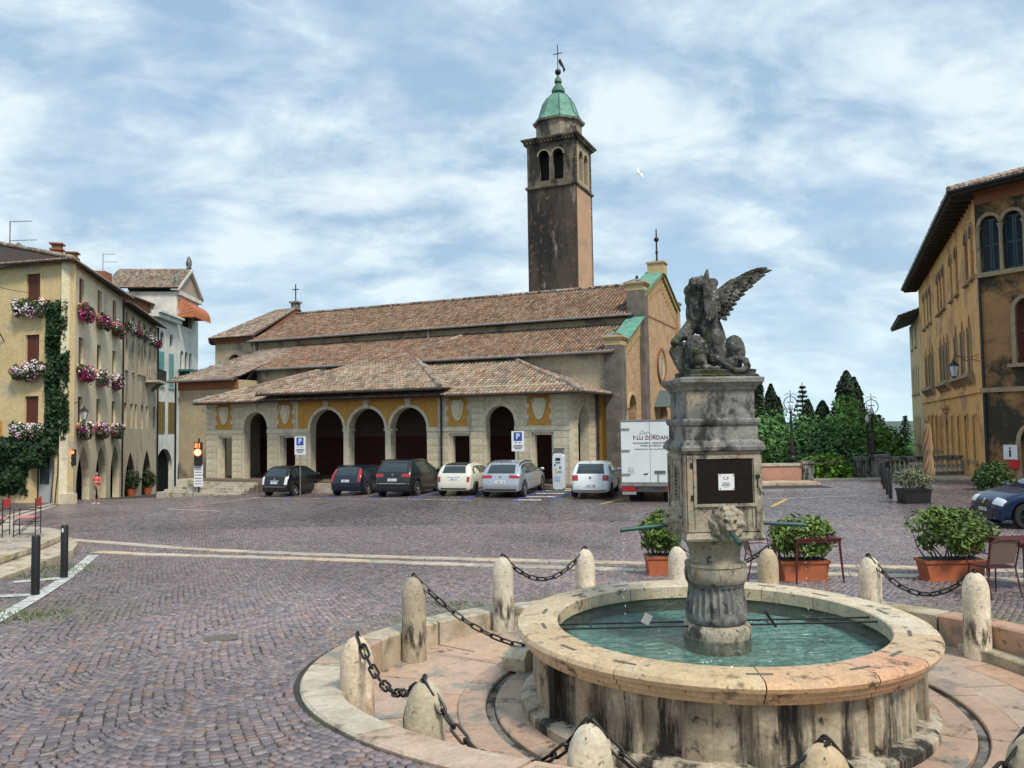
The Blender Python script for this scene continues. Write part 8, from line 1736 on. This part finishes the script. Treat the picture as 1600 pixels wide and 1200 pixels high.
# ------------------------------------------------------------------ person and gull
def person(px, py, Y, lab):
    g = at(px, py, Y); p = thing('person', lab, 'person', (g.x, g.y, g.z), radians(-12)); H_ = 1.76; b = MB()
    def c2(a, bb, ra, rb, n=8): cap(b, a, bb, ra, rb, n)
    for s_ in (-1, 1):
        c2((s_*.11, 0, .92), (s_*.125, -.02, .50), .088, .060); c2((s_*.125, -.02, .50), (s_*.13, .02, .10), .056, .038); c2((s_*.13, .02, .06), (s_*.15, -.14, .035), .042, .034); 
        c2((s_*.20, .0, 1.43), (s_*.25, -.03, 1.16), .058, .046); c2((s_*.25, -.03, 1.16), (-s_*.02, -.19, 1.14 + .05*s_), .042, .032); b.ell((-s_*.07, -.19, 1.13 + .06*s_), (.055, .026, .038), 10, 7)
        for i in range(4): c2((-s_*.10, -.20, 1.10 + .06*s_ + .02*i), (-s_*.17, -.165, 1.09 + .06*s_ + .02*i), .0095, .008, 4)
        c2((-s_*.06, -.20, 1.16 + .06*s_), (-s_*.10, -.19, 1.20 + .06*s_), .011, .009, 3)
    c2((0, 0, .96), (0, 0, 1.12), .145, .145); c2((0, 0, 1.12), (0, .0, 1.34), .145, .155); b.ell((0, 0, 1.38), (.205, .115, .11)); b.ell((0, 0, .93), (.17, .12, .11)); c2((0, .0, 1.42), (0, -.01, 1.56), .058, .052, 4)
    b.ell((0, -.02, 1.645), (.075, .092, .115), 14, 10); b.ell((0, -.105, 1.64), (.014, .022, .022), 8, 6); b.ell((0, -.085, 1.585), (.045, .035, .04), 10, 7)
    for s_ in (-1, 1): b.ell((s_*.076, -.01, 1.64), (.012, .02, .03), 8, 6)
    o = solid(b, 'body', mat('person_surface', (1, 1, 1), .7, attr=1.0), p, .016, None, 3); me = o.data; co = np.empty(len(me.vertices)*3); me.vertices.foreach_get('co', co); co = co.reshape(-1, 3); col = np.tile(np.array([.42, .24, .17]), (len(co), 1)); x, y, z = co.T
    shirt = (z > .93) & (z < 1.49) & ~((y < -.125) & (z < 1.25)) & ~((np.abs(x) > .19) & (z < 1.24)); col[shirt] = (.60, .12, .08); col[(z <= .95) & (z > .46)] = (.36, .29, .20); col[z < .09] = (.55, .55, .53); col[(z > 1.69) | ((y > .02) & (z > 1.58))] = (.03, .022, .018); col[(z > 1.54) & (z < 1.60) & (y < -.06)] = (.06, .04, .03)
    a_ = np.ones((len(co), 4), np.float32); a_[:, :3] = col; me.color_attributes['Col'].data.foreach_set('color', a_.ravel())
    for s_ in (-1, 1): e = MB(); e.ell((s_*.03, -.10, 1.655), (.010, .008, .008), 8, 6); e.obj('eye', m_dark, p)
person(151, 788, 43.0, 'person in coral T-shirt and khaki shorts standing with folded arms before the arches')
def gull(px, py, Y, s, lab):
    q = at(px, py, Y); g = thing('gull', lab, 'bird', tuple(q), .5); g.rotation_euler = (radians(48), 0, .3); b = MB(); b.ell((0, 0, 0), (.16*s, .07*s, .06*s)); b.ell((-.17*s, 0, .02*s), (.05*s, .04*s, .04*s)); b.cyl((-.2*s, 0, .02*s), (-.27*s, 0, .01*s), .014*s, .003*s, 6); b.add([(.12*s, -.03*s, 0), (.30*s, -.07*s, 0), (.30*s, .07*s, 0), (.12*s, .03*s, 0)], [(0,1,2,3)]); b.obj('body', m_white, g, smooth=0)
    for sg in (-1, 1): w = MB(); w.add([(-.08*s, sg*.05*s, .02*s), (.08*s, sg*.05*s, .02*s), (.10*s, sg*.35*s, .16*s), (-.08*s, sg*.33*s, .17*s), (.16*s, sg*.72*s, .06*s), (.08*s, sg*.66*s, .08*s)], [(0,1,2,3), (3,2,4,5)]); o = w.obj('wing', m_white, g); m2 = o.modifiers.new('s', 'SOLIDIFY'); m2.thickness = .012*s
gull(998, 271, 50, .85, 'white gull gliding in the sky beside the bell tower'); gull(747, 292, 120, .7, 'tiny distant bird in the sky left of the bell tower')
